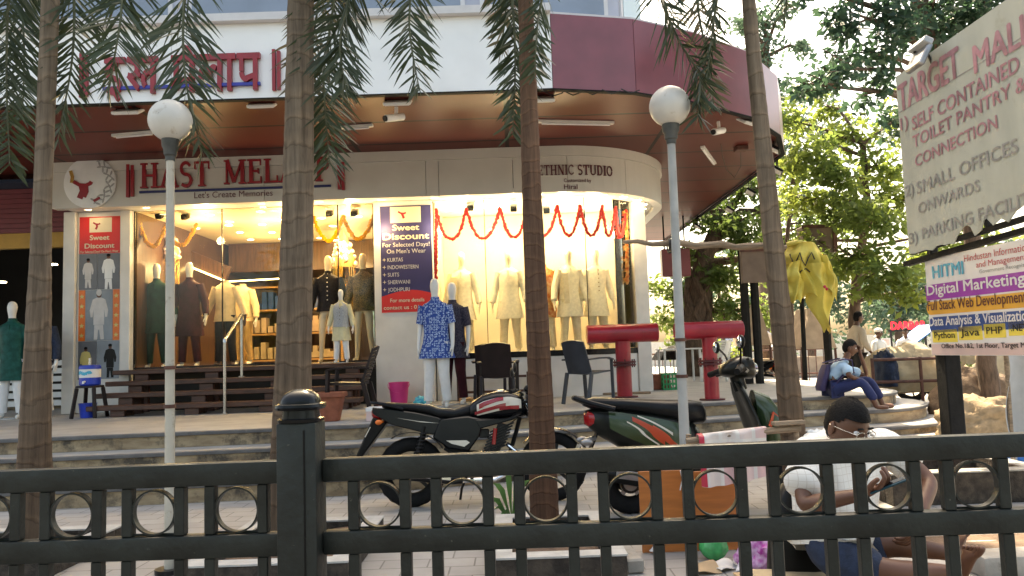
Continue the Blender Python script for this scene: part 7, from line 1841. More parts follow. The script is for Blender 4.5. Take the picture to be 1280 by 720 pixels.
shirtE = [('b', 'b2'), ('b2', 'c'), ('c', 'n'), ('n', 'n2'), ('c', 'r'), ('r', 'r1'), ('r1', 'r2'), ('c', 'l'), ('l', 'l1'), ('l1', 'l2')]
trJ = {'p': (pel, (0.13, 0.125)), 'r0': (pel + V((0.05, -0.1, 0)), 0.092), 'r1': (knr, 0.075), 'r2': (anr + V((0, 0, 0.05)), 0.066), 'l0': (pel + V((0.05, 0.1, 0)), 0.092), 'l1': (knl, 0.075), 'l2': (anl + V((0, 0, 0.05)), 0.066)}
trE = [('p', 'r0'), ('r0', 'r1'), ('r1', 'r2'), ('p', 'l0'), ('l0', 'l1'), ('l1', 'l2')]
st_ = simple_person('young man in light blue shirt and navy trousers sitting on the round steps', J, E, hc, V((0.95, -0.28, -0.22)), 'skin', 'hair', [('shirt', shirtJ, shirtE, 'shirt_blue', 0.016), ('trousers', trJ, trE, 'navy_cloth', 0.014)], pel)
bp = thing('backpack', 'dark purple backpack on the back of the young man in blue', 'backpack', che)
q = che + V((-0.215, 0.03, -0.05)); m_ = MB(); m_.ell([(q.x - 0.05, q.y, q.z - 0.22, 0.05, 0.11), (q.x - 0.05, q.y, q.z - 0.16, 0.055, 0.12), (q.x + 0.02, q.y, q.z + 0.06, 0.055, 0.12), (q.x + 0.05, q.y, q.z + 0.15, 0.04, 0.10)], 18, 0, 3); m_.build('pack', M['bag_purple'], bp, smooth=60)
for s in (-1, 1):
    o_ = V((0, s*0.115, 0)); m_ = MB(); pts = [q + o_ + V((0.04, 0, 0.17)), nk0 + o_ + V((-0.04, 0, 0.05)), nk0 + o_ + V((0.07, 0, 0.03)), che + o_ + V((0.16, 0, -0.02)), bel + o_ + V((0.12, s*0.05, 0.0)), q + o_ + V((0.02, s*0.03, -0.2))]
    for a, b in zip(pts, pts[1:]): m_.beam(a, b + (b - a)*0.03, 0.05, 0.012, up=(0.3, s*0.2, 1))
    m_.build('strap', M['bag_purple'], bp)
# ---- standing man in beige, and figures further back
def standing(label, base, rz, h, shirt, trousers, skin='skin_dark', hair='hair', lean=0.0, group=None, cap=None):
    t = thing('person', label, 'person', base, rz, group); s = h/1.72
    def pt(x, y, z): return V((x*s, y*s - lean*max(0, z - 0.9)*s, z*s))
    J = {'pel': (pt(0, 0, 0.92), (0.14*s, 0.11*s)), 'che': (pt(0, 0, 1.26), (0.15*s, 0.105*s)), 'nk0': (pt(0, 0, 1.42), 0.07*s), 'nk': (pt(0, -0.01, 1.49), 0.05*s), 'hd': (pt(0, -0.02, 1.57), 0.06*s)}
    E = [('pel', 'che'), ('che', 'nk0'), ('nk0', 'nk'), ('nk', 'hd')]; arm = {}
    for sg_, k in ((-1, 'l'), (1, 'r')):
        J['s'+k] = (pt(sg_*0.19, 0, 1.37), 0.055*s); J['e'+k] = (pt(sg_*0.24, -0.03, 1.09), 0.038*s); J['w'+k] = (pt(sg_*0.23, -0.20, 0.90), 0.026*s)
        J['p'+k] = (pt(sg_*0.09, 0, 0.85), 0.09*s); J['k'+k] = (pt(sg_*0.10, -0.02, 0.48), 0.055*s); J['a'+k] = (pt(sg_*0.11, 0.02, 0.08), 0.038*s); J['h'+k] = (pt(sg_*0.11, 0.0, 0.04), 0.036*s); J['t'+k] = (pt(sg_*0.12, -0.16, 0.03), (0.04*s, 0.025*s))
        E += [('che', 's'+k), ('s'+k, 'e'+k), ('e'+k, 'w'+k), ('pel', 'p'+k), ('p'+k, 'k'+k), ('k'+k, 'a'+k), ('a'+k, 'h'+k), ('h'+k, 't'+k)]
        hand_nodes(J, E, k.upper(), J['w'+k][0], V((0, -0.7, -0.7)), V((0, -0.7, 0.7)), s, 0.6, 'w'+k, thumb=sg_)
    vs, fs = skin_geo(J, E, 1, 'pel'); b = MB(); b.add(vs, fs)
    T = Matrix.Translation(pt(0, -0.03, 1.60)) @ Matrix.Diagonal((s, s, s, 1))
    hp = len(b.v)
    # local build: head parts expect world space, so build through the thing's matrix
    W = WM[t.name]; b.v = [tuple(W @ V(p)) for p in b.v]
    head_parts(W @ T, hair, skin, b, t)
    b.build('body', M[skin], t, smooth=80, fix=False)
    SJ = {'b': (pt(0, 0, 0.88), (0.175*s, 0.135*s)), 'c': (pt(0, 0, 1.26), (0.18*s, 0.13*s)), 'n': (pt(0, 0, 1.42), 0.09*s), 'n2': (pt(0, 0, 1.465), 0.062*s)}; SE = [('b', 'c'), ('c', 'n'), ('n', 'n2')]
    TJ = {'p': (pt(0, 0, 0.93), (0.155*s, 0.125*s))}; TE = []
    for sg_, k in ((-1, 'l'), (1, 'r')):
        SJ['s'+k] = (pt(sg_*0.19, 0, 1.37), 0.078*s); SJ['e'+k] = (pt(sg_*0.237, -0.03, 1.10), 0.064*s); SJ['w'+k] = (pt(sg_*0.233, -0.17, 0.935), 0.046*s); SE += [('c', 's'+k), ('s'+k, 'e'+k), ('e'+k, 'w'+k)]
        TJ['p'+k] = (pt(sg_*0.09, 0, 0.84), 0.105*s); TJ['k'+k] = (pt(sg_*0.10, -0.02, 0.48), 0.078*s); TJ['a'+k] = (pt(sg_*0.11, 0.02, 0.09), 0.062*s); TE += [('p', 'p'+k), ('p'+k, 'k'+k), ('k'+k, 'a'+k)]
    for nm, J_, E_, mt in (('shirt', SJ, SE, shirt), ('trousers', TJ, TE, trousers)):
        v_, f_ = skin_geo(J_, E_, 1, list(J_)[0]); m_ = MB(); m_.add(crumple(v_, 0.015, 9, len(nm)), f_); m_.build(nm, M[mt], t, local=True, smooth=80, fix=False)
    if cap:
        m_ = MB(); c_ = pt(0, -0.02, 1.665); m_.sphere(c_, (0.092*s, 0.112*s, 0.07*s), 0, 18, 10); m_.build('cap', M[cap], t, local=True)
    return t
q = P(1069, 440, 15.0); standing('standing man in loose beige shirt and dark trousers behind the seated young man', (q.x, 15.0, 0.186), math.pi/2 + 0.15, 1.70, 'shirt_beige', 'trouser_black', lean=0.12)
q = P(1099, 440, 19.0); standing('man with white cap and pale shirt in the market behind the cloth bundles', (q.x, 19.0, 0), 0.5, 1.60, 'offwhite', 'trouser_black', cap='white')
q = P(1134, 445, 20.0); standing('person in white top further back in the market, under the red sign', (q.x, 20.0, 0), -0.4, 1.60, 'flex_white', 'banner_navy')
for px, Y, lb, a, b_ in ((1183, 21, 'market-goer in pink shirt seen between the tarred post and the rusty railing', 'flex_pink', 'trouser_black'), (1262, 20, 'market-goer in green shirt near the grey tarpaulin at the right edge', 'crate_green_b', 'navy_cloth'), (1215, 22, 'market-goer in yellow shirt behind the market railing', 'print_yellow', 'trouser_black')):
    q = P(px, 445, Y); standing(lb, (q.x, Y, 0), RND.uniform(-2, 2), 1.62, a, b_)
import numpy as np
def frond(mb, rib, pts, leaf=0.42, n=64, width=0.022, seed=0, start=0.12, droop=0.34):
    r = random.Random(seed)
    # smooth the rachis with Catmull-Rom
    P_ = [V(p) for p in pts]; Q = [P_[0]*2 - P_[1]] + P_ + [P_[-1]*2 - P_[-2]]; S_ = []
    for i in range(1, len(Q) - 2):
        for k in range(10):
            t = k/10; S_.append(0.5*((2*Q[i]) + (Q[i+1] - Q[i-1])*t + (2*Q[i-1] - 5*Q[i] + 4*Q[i+1] - Q[i+2])*t*t + (3*Q[i] - Q[i-1] - 3*Q[i+1] + Q[i+2])*t**3))
    S_.append(P_[-1])
    L_ = len(S_) - 1
    rib.tube(S_, [0.016*(1 - 0.85*i/L_) + 0.002 for i in range(L_ + 1)], 6)
    for k in range(n):
        u = start + (1 - start)*min(1, max(0, (k + r.uniform(-.6, .6))/(n - 1))); f = u*L_; i = min(int(f), L_ - 1); p = S_[i].lerp(S_[i+1], f - i); t = (S_[i+1] - S_[i]).normalized()
        side = t.cross(V((0, 0, 1)))
        if side.length < 0.15: side = t.cross(V((0.4, -0.9, 0)))
        side.normalize(); nrm = side.cross(t).normalized()
        ll = leaf * (0.55 + 0.75*math.sin(math.pi*min(1, 0.25 + 0.72*u))) * r.uniform(0.8, 1.12)
        for s in (-1, 1):
            if r.random() < 0.06: continue
            d = (side*s*r.uniform(0.5, 1.1) + t*r.uniform(0.45, 0.85) + nrm*r.uniform(-0.8, 0.9) + V((0, 0, -0.14))).normalized()
            w = width*r.uniform(0.75, 1.15)
            a = p; pr = None; vs = []; m_ = 4
            wd = d.cross(nrm).normalized()
            wd = (wd + nrm*r.uniform(-0.9, 0.9)).normalized()
            q = V(a); dd = V(d)
            for j in range(m_ + 1):
                tt = j/m_; ww = w*(math.sin(math.pi*(0.12 + 0.88*tt))**0.7 if tt < 1 else 0.02)
                vs += [q + wd*ww*0.5, q - wd*ww*0.5]
                dd = (dd + V((0, 0, -droop*ll*0.55*(0.5 + tt)))).normalized(); q = q + dd*(ll/m_)
            mb.add(vs, [(2*j, 2*j+1, 2*j+3, 2*j+2) for j in range(m_)])
def palm(label, base, ctrl, r0, r1, bark_m, fronds, seed, flare=1.25, dry=(), taper=4.2):
    t = thing('palm_tree', label, 'palm tree', base, 0, 'palms along the pavement')
    base = V(base); pts = [base] + [V(c) for c in ctrl]
    m_ = MB(); N = 90; rs = []; full = []
    for i in range(N + 1):
        f = i/N*(len(pts) - 1); k = min(int(f), len(pts) - 2); q = pts[k].lerp(pts[k+1], f - k)
        full.append(q); h = q.z - base.z
        rr = r0 + (r1 - r0)*min(1, h/taper)
        rr *= 1 + (flare - 1)*math.exp(-h/0.45) + 0.018*math.sin(h*48 + seed) + 0.012*math.sin(h*11 + seed)
        rs.append(rr)
    m_.tube(full, rs, 22); m_.build('trunk', bark_m, t, smooth=60)
    top = pts[-1]
    m_ = MB(); m_.tube([top - V((0, 0, 0.05)), top + V((0, 0, 0.4)), top + V((0, 0, 0.9))], [r1*0.98, r1*0.9, r1*0.4], 16); m_.build('crown_shaft', M['palm_rib'], t)
    for k, fr in enumerate(fronds):
        mb, rib = MB(), MB()
        frond(mb, rib, [top + V((0, 0, 0.7))] + [V(p) for p in fr[0]], fr[1]*0.80, int(fr[2]*1.35), 0.021, seed*10 + k)
        f_ = rib.build('frond', M['palm_rib'], t); mb.build('leaflets', M['palm_dry'] if k in dry else M['palm_leaf'], f_, fix=False, smooth=0)
    return t
def pp(Y, *pix): return [P(x, y, Y + (q[0] if q else 0)) for x, y, *q in pix]
b = PZ(40, 706, 0); Y = b.y
palm('leftmost palm tree with thick ringed trunk rising beside the dark shop', b, [P(45, 500, Y), P(53, 250, Y), P(63, 0, Y), P(68, -190, Y)], 0.118, 0.060, M['bark_palm'],
     [(pp(Y, (25, -120), (12, -20, .05), (8, 90, .1), (12, 205, .1)), 0.46, 80), (pp(Y, (82, -110), (92, -10, .1), (90, 75, .1), (72, 175, .1)), 0.36, 60),
      (pp(Y, (-10, -120), (-45, -20, -.1), (-50, 100, -.2), (-40, 190, -.2)), 0.5, 70), (pp(Y, (30, -130, .5), (25, -40, .6), (30, 60, .6), (28, 150, .6)), 0.4, 60), (pp(Y, (60, -330), (-10, -420), (-120, -380), (-200, -250)), 0.5, 50), (pp(Y, (90, -330), (160, -420, -.3), (230, -380, -.4), (290, -260, -.5)), 0.5, 50), (pp(Y, (70, -330, -.5), (70, -430, -1), (60, -400, -1.6)), 0.5, 40)], 1, taper=2.5)
b = PZ(359, 690, 0); Y = b.y
palm('tall grey-brown palm behind the railing post, in front of the shop sign', b, [P(366, 480, Y), P(373, 230, Y), P(376, 0, Y), P(377, -170, Y)], 0.140, 0.092, M['bark_palm'],
     [(pp(Y, (250, -180), (165, -70, -.1), (150, 30, -.2), (136, 112, -.2)), 0.46, 74), (pp(Y, (290, -170), (238, -40, -.2), (230, 80, -.3), (252, 190, -.3)), 0.46, 84),
      (pp(Y, (415, -130), (418, -10, .1), (405, 95, .1), (412, 205, .1)), 0.46, 90), (pp(Y, (450, -160), (508, -50), (512, 40), (524, 112)), 0.38, 64), (pp(Y, (398, -130, .3), (400, -20, .4), (388, 80, .4), (395, 150, .4)), 0.42, 70),
      (pp(Y, (420, -150, -.3), (440, -40, -.4), (425, 50, -.4), (432, 110, -.4)), 0.4, 60), (pp(Y, (377, -330, -.4), (370, -430, -1), (360, -380, -1.7)), 0.5, 40), (pp(Y, (450, -330, .2), (540, -350, .4), (600, -250, .5)), 0.5, 44)], 2, dry=(4,))
b = PZ(682, 688, 0); Y = b.y
palm('slim reddish palm growing from the mossy tree pit beside the motorcycle', b, [P(676, 500, Y), P(665, 250, Y), P(657, 0, Y), P(652, -180, Y)], 0.096, 0.050, M['bark_red'],
     [(pp(Y, (636, -120), (640, -10, .1), (644, 75, .1), (641, 168, .1)), 0.33, 80), (pp(Y, (676, -140), (682, -40, -.2), (672, 30, -.2), (668, 95, -.2)), 0.26, 52), (pp(Y, (612, -150, .3), (625, -60, .4), (632, 10, .4), (626, 62, .4)), 0.3, 46), (pp(Y, (560, -300), (480, -320), (420, -220)), 0.45, 44), (pp(Y, (740, -310), (820, -330), (880, -240)), 0.45, 44), (pp(Y, (655, -320, -.5), (660, -400, -1.1), (660, -360, -1.6)), 0.45, 40)], 3, flare=1.12, dry=(2,))
b = PZ(1003, 664, 0); Y = b.y
palm('leaning slim palm in front of the curved maroon canopy, yellow cloth tied to it', b, [P(985, 480, Y), P(962, 260, Y), P(941, 60, Y), P(928, -90, Y)], 0.094, 0.046, M['bark_palm'],
     [(pp(Y, (850, -110), (825, -20), (846, 45), (874, 95), (872, 146)), 0.34, 78), (pp(Y, (880, -90, .2), (872, 0, .2), (884, 70, .2), (892, 130, .2)), 0.30, 64), (pp(Y, (905, -60, -.2), (893, 20, -.2), (885, 90, -.2)), 0.26, 52), (pp(Y, (960, -110), (985, -60), (980, 20)), 0.3, 40), (pp(Y, (830, -240), (760, -250), (720, -160)), 0.4, 44), (pp(Y, (1000, -240), (1080, -260), (1150, -180)), 0.4, 44)], 4, flare=1.15, dry=(1,))
def leaves(clumps, size, dens, seed, flat=0.75, hang=0.5):
    """leaf blades scattered through uneven ellipsoid clumps, as numpy arrays"""
    rg = np.random.default_rng(seed); Vs = [];
    for (c, r) in clumps:
        n = int(dens * (r**2.2) / size**1.6); c = np.array(c)
        u = rg.normal(size=(n, 3)); u /= np.linalg.norm(u, axis=1)[:, None]; rad = r*rg.random(n)**0.45
        # sub-clumps: pull leaves towards random twig ends
        k = max(3, int(10*r)); tw = rg.normal(size=(k, 3)); tw /= np.linalg.norm(tw, axis=1)[:, None]; tw *= (r*rg.random(k)**0.4)[:, None]
        p = u*rad[:, None]; idx = rg.integers(0, k, n); p = p*0.45 + tw[idx]*0.62
        p[:, 2] *= flat
        p += c
        d = rg.normal(size=(n, 3)); d[:, 2] = d[:, 2]*0.6 - hang; d /= np.linalg.norm(d, axis=1)[:, None]
        w = np.cross(d, rg.normal(size=(n, 3))); w /= np.linalg.norm(w, axis=1)[:, None]
        L_ = size*rg.uniform(0.6, 1.25, n)[:, None]
        a = p; t_ = p + d*L_; m0 = p + d*L_*0.45; up_ = np.cross(w, d)*L_*0.08
        Vs.append(np.stack([a, m0 + w*L_*0.22 + up_, t_, m0 - w*L_*0.22 + up_], axis=1))
    return np.concatenate(Vs)
def leaf_mesh(name, arr, mat, parent=None):
    n = len(arr); me = bpy.data.meshes.new(name)
    vs = arr.reshape(-1, 3)
    if parent is not None: vs = vs - np.array(WM[parent.name].translation)
    me.vertices.add(n*4); me.vertices.foreach_set('co', vs.astype(np.float32).ravel())
    me.loops.add(n*4); me.loops.foreach_set('vertex_index', np.arange(n*4, dtype=np.int32))
    me.polygons.add(n); me.polygons.foreach_set('loop_start', np.arange(0, n*4, 4, dtype=np.int32)); me.polygons.foreach_set('loop_total', np.full(n, 4, dtype=np.int32))
    me.materials.append(mat); me.update(calc_edges=True); me.validate()
    o = bpy.data.objects.new(name, me); COL.objects.link(o)
    if parent is not None: o.parent = parent
    return o
def tree(label, base, trunk_pts, r0, clumps, mat, size, dens, seed, name='tree', group=None, limbs=True, flat=0.75):
    t = thing(name, label, 'tree', base, 0, group); rr = random.Random(seed)
    base = V(base); tp = [base] + [V(p) for p in trunk_pts]
    m_ = MB(); full = []; N = 24
    for i in range(N + 1):
        f = i/N*(len(tp) - 1); k = min(int(f), len(tp) - 2); full.append(tp[k].lerp(tp[k+1], f - k) + V((rr.uniform(-1, 1), rr.uniform(-1, 1), 0))*r0*0.12)
    m_.tube(full, [r0*(1.15 - 0.6*i/N) for i in range(N + 1)], 10)
    if limbs:
        for (c, r) in clumps:
            c = V(c); best = min(full[N//3:], key=lambda q: (q - c).length + max(0, q.z - c.z)*2)
            mid = best.lerp(c, 0.55) + V((rr.uniform(-.2, .2), rr.uniform(-.2, .2), rr.uniform(0, .3)))
            m_.tube([best, mid, c], [r0*0.38, r0*0.25, r0*0.1], 6)
            for q in range(3):
                e = c + V((rr.uniform(-1, 1), rr.uniform(-1, 1), rr.uniform(-.6, .6)))*r*0.7; m_.tube([mid.lerp(c, 0.6), e], [r0*0.14, r0*0.04], 5)
    m_.build('trunk', M['bark'], t, smooth=60, fix=False)
    leaf_mesh('crown', leaves(clumps, size, dens, seed, flat), mat, t)
    return t
def cl(*a): return [(P(x, y, Y), r) for x, y, Y, r in a]
A = cl((1030, 85, 9.2, .50), (1075, 62, 9.6, .62), (1120, 35, 9.8, .75), (1062, 15, 9.2, .55), (1180, 8, 10.2, .9), (1235, 15, 10.2, .9), (1004, 104, 9.0, .34), (1088, 112, 9.8, .5), (1110, 150, 10.2, .40), (1120, -60, 10, 1.2), (1000, -25, 9, .42), (1060, -70, 9.5, .9), (1280, 0, 10.5, 1.1), (1300, 120, 11.5, 1.0), (1240, -90, 10.5, 1.3))
b = PZ(1236, 520, 0); b = V((P(1236, 470, 11.3).x, 11.3, 0))
tree('big dark-leaved tree overhanging behind the weathered board', b, [P(1232, 440, 11.3), P(1215, 300, 11.2), P(1190, 120, 10.8), P(1150, 10, 10.2)], 0.13, A, M['leaf_dark'], 0.15, 42, 21)
Bc = cl((985, 150, 15.5, .7), (1012, 192, 15, .95), (1062, 172, 15.5, .75), (1052, 222, 14.5, .85), (1100, 205, 15, .75), (1000, 250, 15.5, .75), (1092, 272, 14, .85), (1112, 335, 13.8, .75), (1062, 322, 14.2, .75), (1132, 372, 13.6, .5), (1030, 132, 16, .55), (1085, 360, 14, .5), (1010, 300, 15.5, .6), (1130, 250, 14.5, .8), (1045, 270, 15, .7), (1160, 150, 15.5, 1.2), (1200, 300, 15.5, 1.2))
b = V((P(1064, 440, 16).x, 16, 0))
tree('bright yellow-green tree with thin dark trunk lit from behind, left of the boards', b, [P(1067, 400, 16), P(1072, 330, 15.8), P(1086, 270, 15.4), P(1078, 180, 15.2)], 0.11, Bc, M['leaf_yellow'], 0.19, 48, 22)
Cc = cl((902, 268, 20, 1.1), (932, 232, 20, 1.0), (872, 322, 20.5, 1.05), (905, 345, 20, 1.1), (942, 312, 20, 1.0), (858, 372, 20.5, .8), (915, 392, 20, .8), (955, 262, 20, .8), (885, 250, 20.5, .7), (968, 330, 20.5, .8), (925, 280, 19.6, .9))
b = V((P(868, 470, 20).x, 20, 0))
tk = tree('mid-green tree with a thick vine-wrapped trunk behind the red pipes', b, [P(866, 430, 20), P(872, 380, 20), P(880, 320, 20), P(905, 280, 20)], 0.36, Cc, M['leaf_mid'], 0.2, 44, 23)
m_ = MB()
for k in range(9):
    pts = []
    for i in range(12):
        z = i*0.28; a_ = k*0.7 + i*0.45*(1 if k % 2 else -1); q = V(b).lerp(P(875, 360, 20), min(1, z/3.3)); pts.append(V((q.x + 0.40*math.cos(a_)*(1 - z*0.09), q.y + 0.40*math.sin(a_)*(1 - z*0.09), z)))
    m_.tube(pts, 0.07, 7)
m_.build('vines', M['bark'], tk, smooth=60, fix=False)
b = V((P(905, 460, 22).x, 22, 0)); tree('young sapling with bright leaves between the red pipes and two dark posts', b, [P(904, 420, 22), P(897, 350, 22), P(880, 300, 22)], 0.06, cl((835, 400, 23, .8), (850, 430, 23, .7), (828, 360, 23.5, .7), (880, 420, 23, .8), (930, 420, 23, .8), (955, 390, 23, .8), (900, 445, 24, .8), (960, 350, 22.5, .7)), M['leaf_yellow'], 0.2, 40, 24)
b = V((P(990, 460, 18).x, 18, 0)); tree('slender mid-green tree behind the yellow cloth and the hoarding', b, [P(988, 380, 18), P(984, 300, 18), P(992, 220, 18)], 0.07, cl((975, 215, 18, .65), (1000, 225, 18, .7), (965, 170, 18, .5), (1010, 280, 18.2, .6), (1045, 285, 18.5, .7), (1085, 330, 18.5, .7), (975, 300, 18.5, .6), (1060, 260, 18, .6)), M['leaf_mid'], 0.18, 40, 25)
b = V((P(955, 440, 30).x, 30, 0)); tree('pale distant tree showing above the maroon canopy corner', b, [P(955, 300, 30), P(958, 150, 30), P(958, 60, 30)], 0.22, cl((950, 70, 30, 1.4), (975, 112, 30, 1.3), (958, 25, 30, 1.2), (990, 155, 30, 1.3), (930, 30, 30, 1.1), (960, 200, 30, 1.5), (990, 255, 30, 1.5), (1003, 60, 30, .9), (1020, 120, 30, 1.2), (985, 5, 30, .8), (1040, 165, 30, 1.2)), M['leaf_far_haze'], 0.28, 30, 26)
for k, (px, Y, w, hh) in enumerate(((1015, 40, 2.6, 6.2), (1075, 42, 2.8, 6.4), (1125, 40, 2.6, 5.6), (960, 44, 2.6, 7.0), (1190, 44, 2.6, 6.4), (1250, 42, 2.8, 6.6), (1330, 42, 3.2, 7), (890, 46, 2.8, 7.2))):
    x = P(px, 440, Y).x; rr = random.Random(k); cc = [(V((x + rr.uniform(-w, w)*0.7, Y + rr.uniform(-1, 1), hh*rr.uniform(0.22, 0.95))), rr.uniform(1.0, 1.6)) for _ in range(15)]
    tree(['pale blue-green tree far behind the market, right of the leaning palm', 'far rounded tree behind the standing man in beige', 'far low tree behind the red shop sign', 'far tree glimpsed between the dark posts and the leaning palm', 'far tree hidden mostly behind the bright flex board', 'far tree beyond the right edge of the flex board', 'farthest right tree of the background row', 'far tree behind the vine-wrapped trunk'][k], (x, Y, 0), [V((x, Y, hh*0.4)), V((x + 0.2, Y, hh*0.8))], 0.2, cc, M['leaf_far_haze'], 0.34, 15, 40 + k, group='far trees behind the market', limbs=False)
# broad-leaved plant by the third palm, weeds at the railing
pl_ = thing('plant', 'small plant with broad green blades in front of the motorcycle', 'plant', PZ(640, 655, 0)); q0 = PZ(640, 655, 0)
m_ = MB(); rs_ = MB()
for (x, y) in ((612, 644), (634, 588), (616, 604), (652, 582), (604, 628), (662, 600), (626, 650)):
    e = P(x, y, q0.y - 0.25); c = q0.lerp(e, 0.5) + V((0, 0, 0.10)); w_ = (e - q0).cross(V((0, 1, 0.2))).normalized()
    pts = [q0 + V((0, 0, 0.02)), q0.lerp(c, 0.6), c, c.lerp(e, 0.5) + V((0, 0, 0.02)), e]; ws = [0.004, 0.010, 0.022, 0.020, 0.002]; vs = []
    for p_, w2 in zip(pts, ws): vs += [p_ + w_*w2, p_ + V((0, 0.008, -0.006)), p_ - w_*w2]
    m_.add(vs, [(3*j + a, 3*j + a + 1, 3*j + a + 4, 3*j + a + 3) for j in range(4) for a in (0, 1)])
m_.build('leaf_blades', M['leaf_plant'], pl_, fix=False, smooth=60)
b = V((P(1198, 500, 12.8).x, 12.8, 0)); t_ = thing('bush', 'leafy green bush beside the tarred post and rusty railing', 'bush', b)
leaf_mesh('foliage', leaves([(b + V((0, 0, 0.75)), .28), (b + V((.18, .1, 0.55)), .26), (b + V((-.12, 0, 0.45)), .25), (b + V((0.05, 0, 0.25)), .25)], 0.11, 22, 77), M['leaf_mid'], t_)
m_ = MB(); m_.tube([b, b + V((0.02, 0, 0.5))], 0.015, 6); m_.tube([b, b + V((0.15, 0.05, 0.5))], 0.012, 6); m_.build('stem', M['bark'], t_)
# street trees on the other side of the road, mirrored in the shop glass
for k, (x, Y, h) in enumerate(((-9, -9, 9), (-3.5, -11, 10), (2.5, -9.5, 9), (8.5, -11, 10))):
    rr = random.Random(k + 60); cc = [(V((x + rr.uniform(-2.6, 2.6), Y + rr.uniform(-2, 2), h*rr.uniform(0.28, 0.95))), rr.uniform(1.2, 2.0)) for _ in range(13)]
    tree(('broad street tree opposite the dark shop at the far left', 'broad street tree mirrored in the left display window', 'broad street tree mirrored in the curved display window', 'broad street tree across the road from the sign boards')[k], (x, Y, -0.16), [V((x, Y, h*0.35)), V((x + 0.2, Y, h*0.7))], 0.22, cc, M['leaf_mid'], 0.42, 15, 80 + k, group='street trees across the road')
mk('purple_print', (0.36, 0.03, 0.26), 0.8, 0.3, 26, col2=(0.62, 0.40, 0.58))
mk('paper', (0.62, 0.60, 0.57), 0.8, 0.08, 6)
from mathutils import noise as _ns
def blob(name, mat, label, cat, c, r, amp=0.12, f=4.0, seed=0, nu=44, nv=28, flatb=True, group=None, ridg=0.5):
    m_ = MB(); m_.sphere((0, 0, 0), 1.0, 0, nu, nv); vs = []
    for p in m_.v:
        d = V(p); n = _ns.noise(d*f*0.5 + V((seed*3.1, 0, 0))) + ridg*(1 - 2*abs(_ns.noise(d*f + V((0, seed*2.3, 0)))))*0.6
        n += 0.35*_ns.noise(d*f*2.6 + V((seed, seed, 0))) + 0.12*_ns.noise(d*f*6); q = d*(1 + amp*n); q = V((q.x*r[0], q.y*r[1], q.z*r[2]))
        if flatb and q.z < -r[2]*0.55: q.z = -r[2]*0.55 + (q.z + r[2]*0.55)*0.15
        vs.append(tuple(q + V(c)))
    m_.v = vs
    return tag(m_.build(name, M[mat], smooth=75, fix=False), label, cat, group)
# yellow cloth tied to the palm
yc = thing('cloth', 'crumpled yellow cloth with black scrawls tied to the leaning palm and pole', 'cloth', P(1010, 340, 5.8))
def sheetfn(le, re_, Y, bulge, pl, ph, amp=0.03):
    """cloth between a left and a right edge (picture points, top to bottom), with pleats deepening downwards"""
    def ip(e, v):
        k = min(int(v*(len(e) - 1)), len(e) - 2); t = v*(len(e) - 1) - k; return (e[k][0] + (e[k+1][0] - e[k][0])*t, e[k][1] + (e[k+1][1] - e[k][1])*t)
    def f(u, v):
        a, b = ip(le, v), ip(re_, v); q = P(a[0] + (b[0] - a[0])*u, a[1] + (b[1] - a[1])*u, Y)
        w = 2*math.pi*pl*(u + 0.09*math.sin(3*v + ph)) + ph
        q.y += -bulge*math.sin(math.pi*u) + amp*(0.35 + v)*(abs(math.sin(w/2))*2 - 1)
        q.y += 0.022*math.sin(9*v + 5*u + ph) * math.sin(7*u - 4*v + 2*ph) + 0.006*math.sin(17*u + 9*v + ph); q.x += 0.008*math.sin(9*v + ph*2)
        q.z += 0.02*v*math.sin(w*1.5)
        return q
    return f
c1 = sheetfn([(985, 306), (978, 322), (981, 348), (988, 372)], [(1016, 304), (1030, 318), (1040, 340), (1046, 368)], 5.72, 0.13, 2.5, 0.4, 0.022)
c2 = sheetfn([(1002, 330), (1004, 352), (1010, 380), (1026, 412)], [(1036, 330), (1044, 352), (1040, 380), (1033, 416)], 5.66, 0.10, 2.0, 2.0, 0.025)
c3 = sheetfn([(1022, 318), (1026, 340), (1030, 362)], [(1034, 322), (1046, 345), (1050, 376)], 5.63, 0.05, 1.0, 4.0, 0.025)
c4 = sheetfn([(979, 330), (980, 350), (984, 374)], [(1000, 325), (1004, 350), (1000, 380)], 5.64, 0.05, 1.0, 1.0, 0.02)
for k, c_ in enumerate((c1, c2, c3, c4)):
    m_ = MB(); m_.grid(c_, 44, 34); m_.build('fabric', M['yellow_cloth'], yc, smooth=80)
m_ = MB(); m_.tube([P(984, 306, 5.7), P(996, 303, 5.66), P(1012, 306, 5.7)], 0.02, 8); m_.build('knot', M['yellow_cloth'], yc)
def on_cloth(px, py):
    best = None
    for iu in range(1, 30):
        for iv in range(1, 24):
            q = c1(iu/30, iv/24); d = q - CAM; z = d.dot(_fw); x, y = 640 + F*d.dot(_rt)/z, 360 - F*d.dot(_up)/z
            e = (x - px)**2 + (y - py)**2
            if best is None or e < best[0]: best = (e, q)
    return best[1] - V((0, 0.012, 0))
m_ = MB()
for ln in (((986, 318), (992, 334), (1000, 316), (1006, 332), (1014, 316), (1022, 330)), ((985, 338), (996, 344), (1006, 336), (1016, 344))):
    m_.tube([on_cloth(x, y) for (a, b), (c, d) in zip(ln, ln[1:]) for x, y in ((a, b), ((a + c)/2, (b + d)/2))], 0.005, 5)
m_.build('scrawl', M['text_dark'], yc)
m_ = MB()
for (x, y) in ((1019, 350), (1024, 357)): q = c2((x - 1004)/38, 0.42); m_.sphere(q - V((0, 0.01, 0.01*(y % 5))), 0.012, 0, 8, 5)
m_.build('red_spots', M['flex_red'], yc)
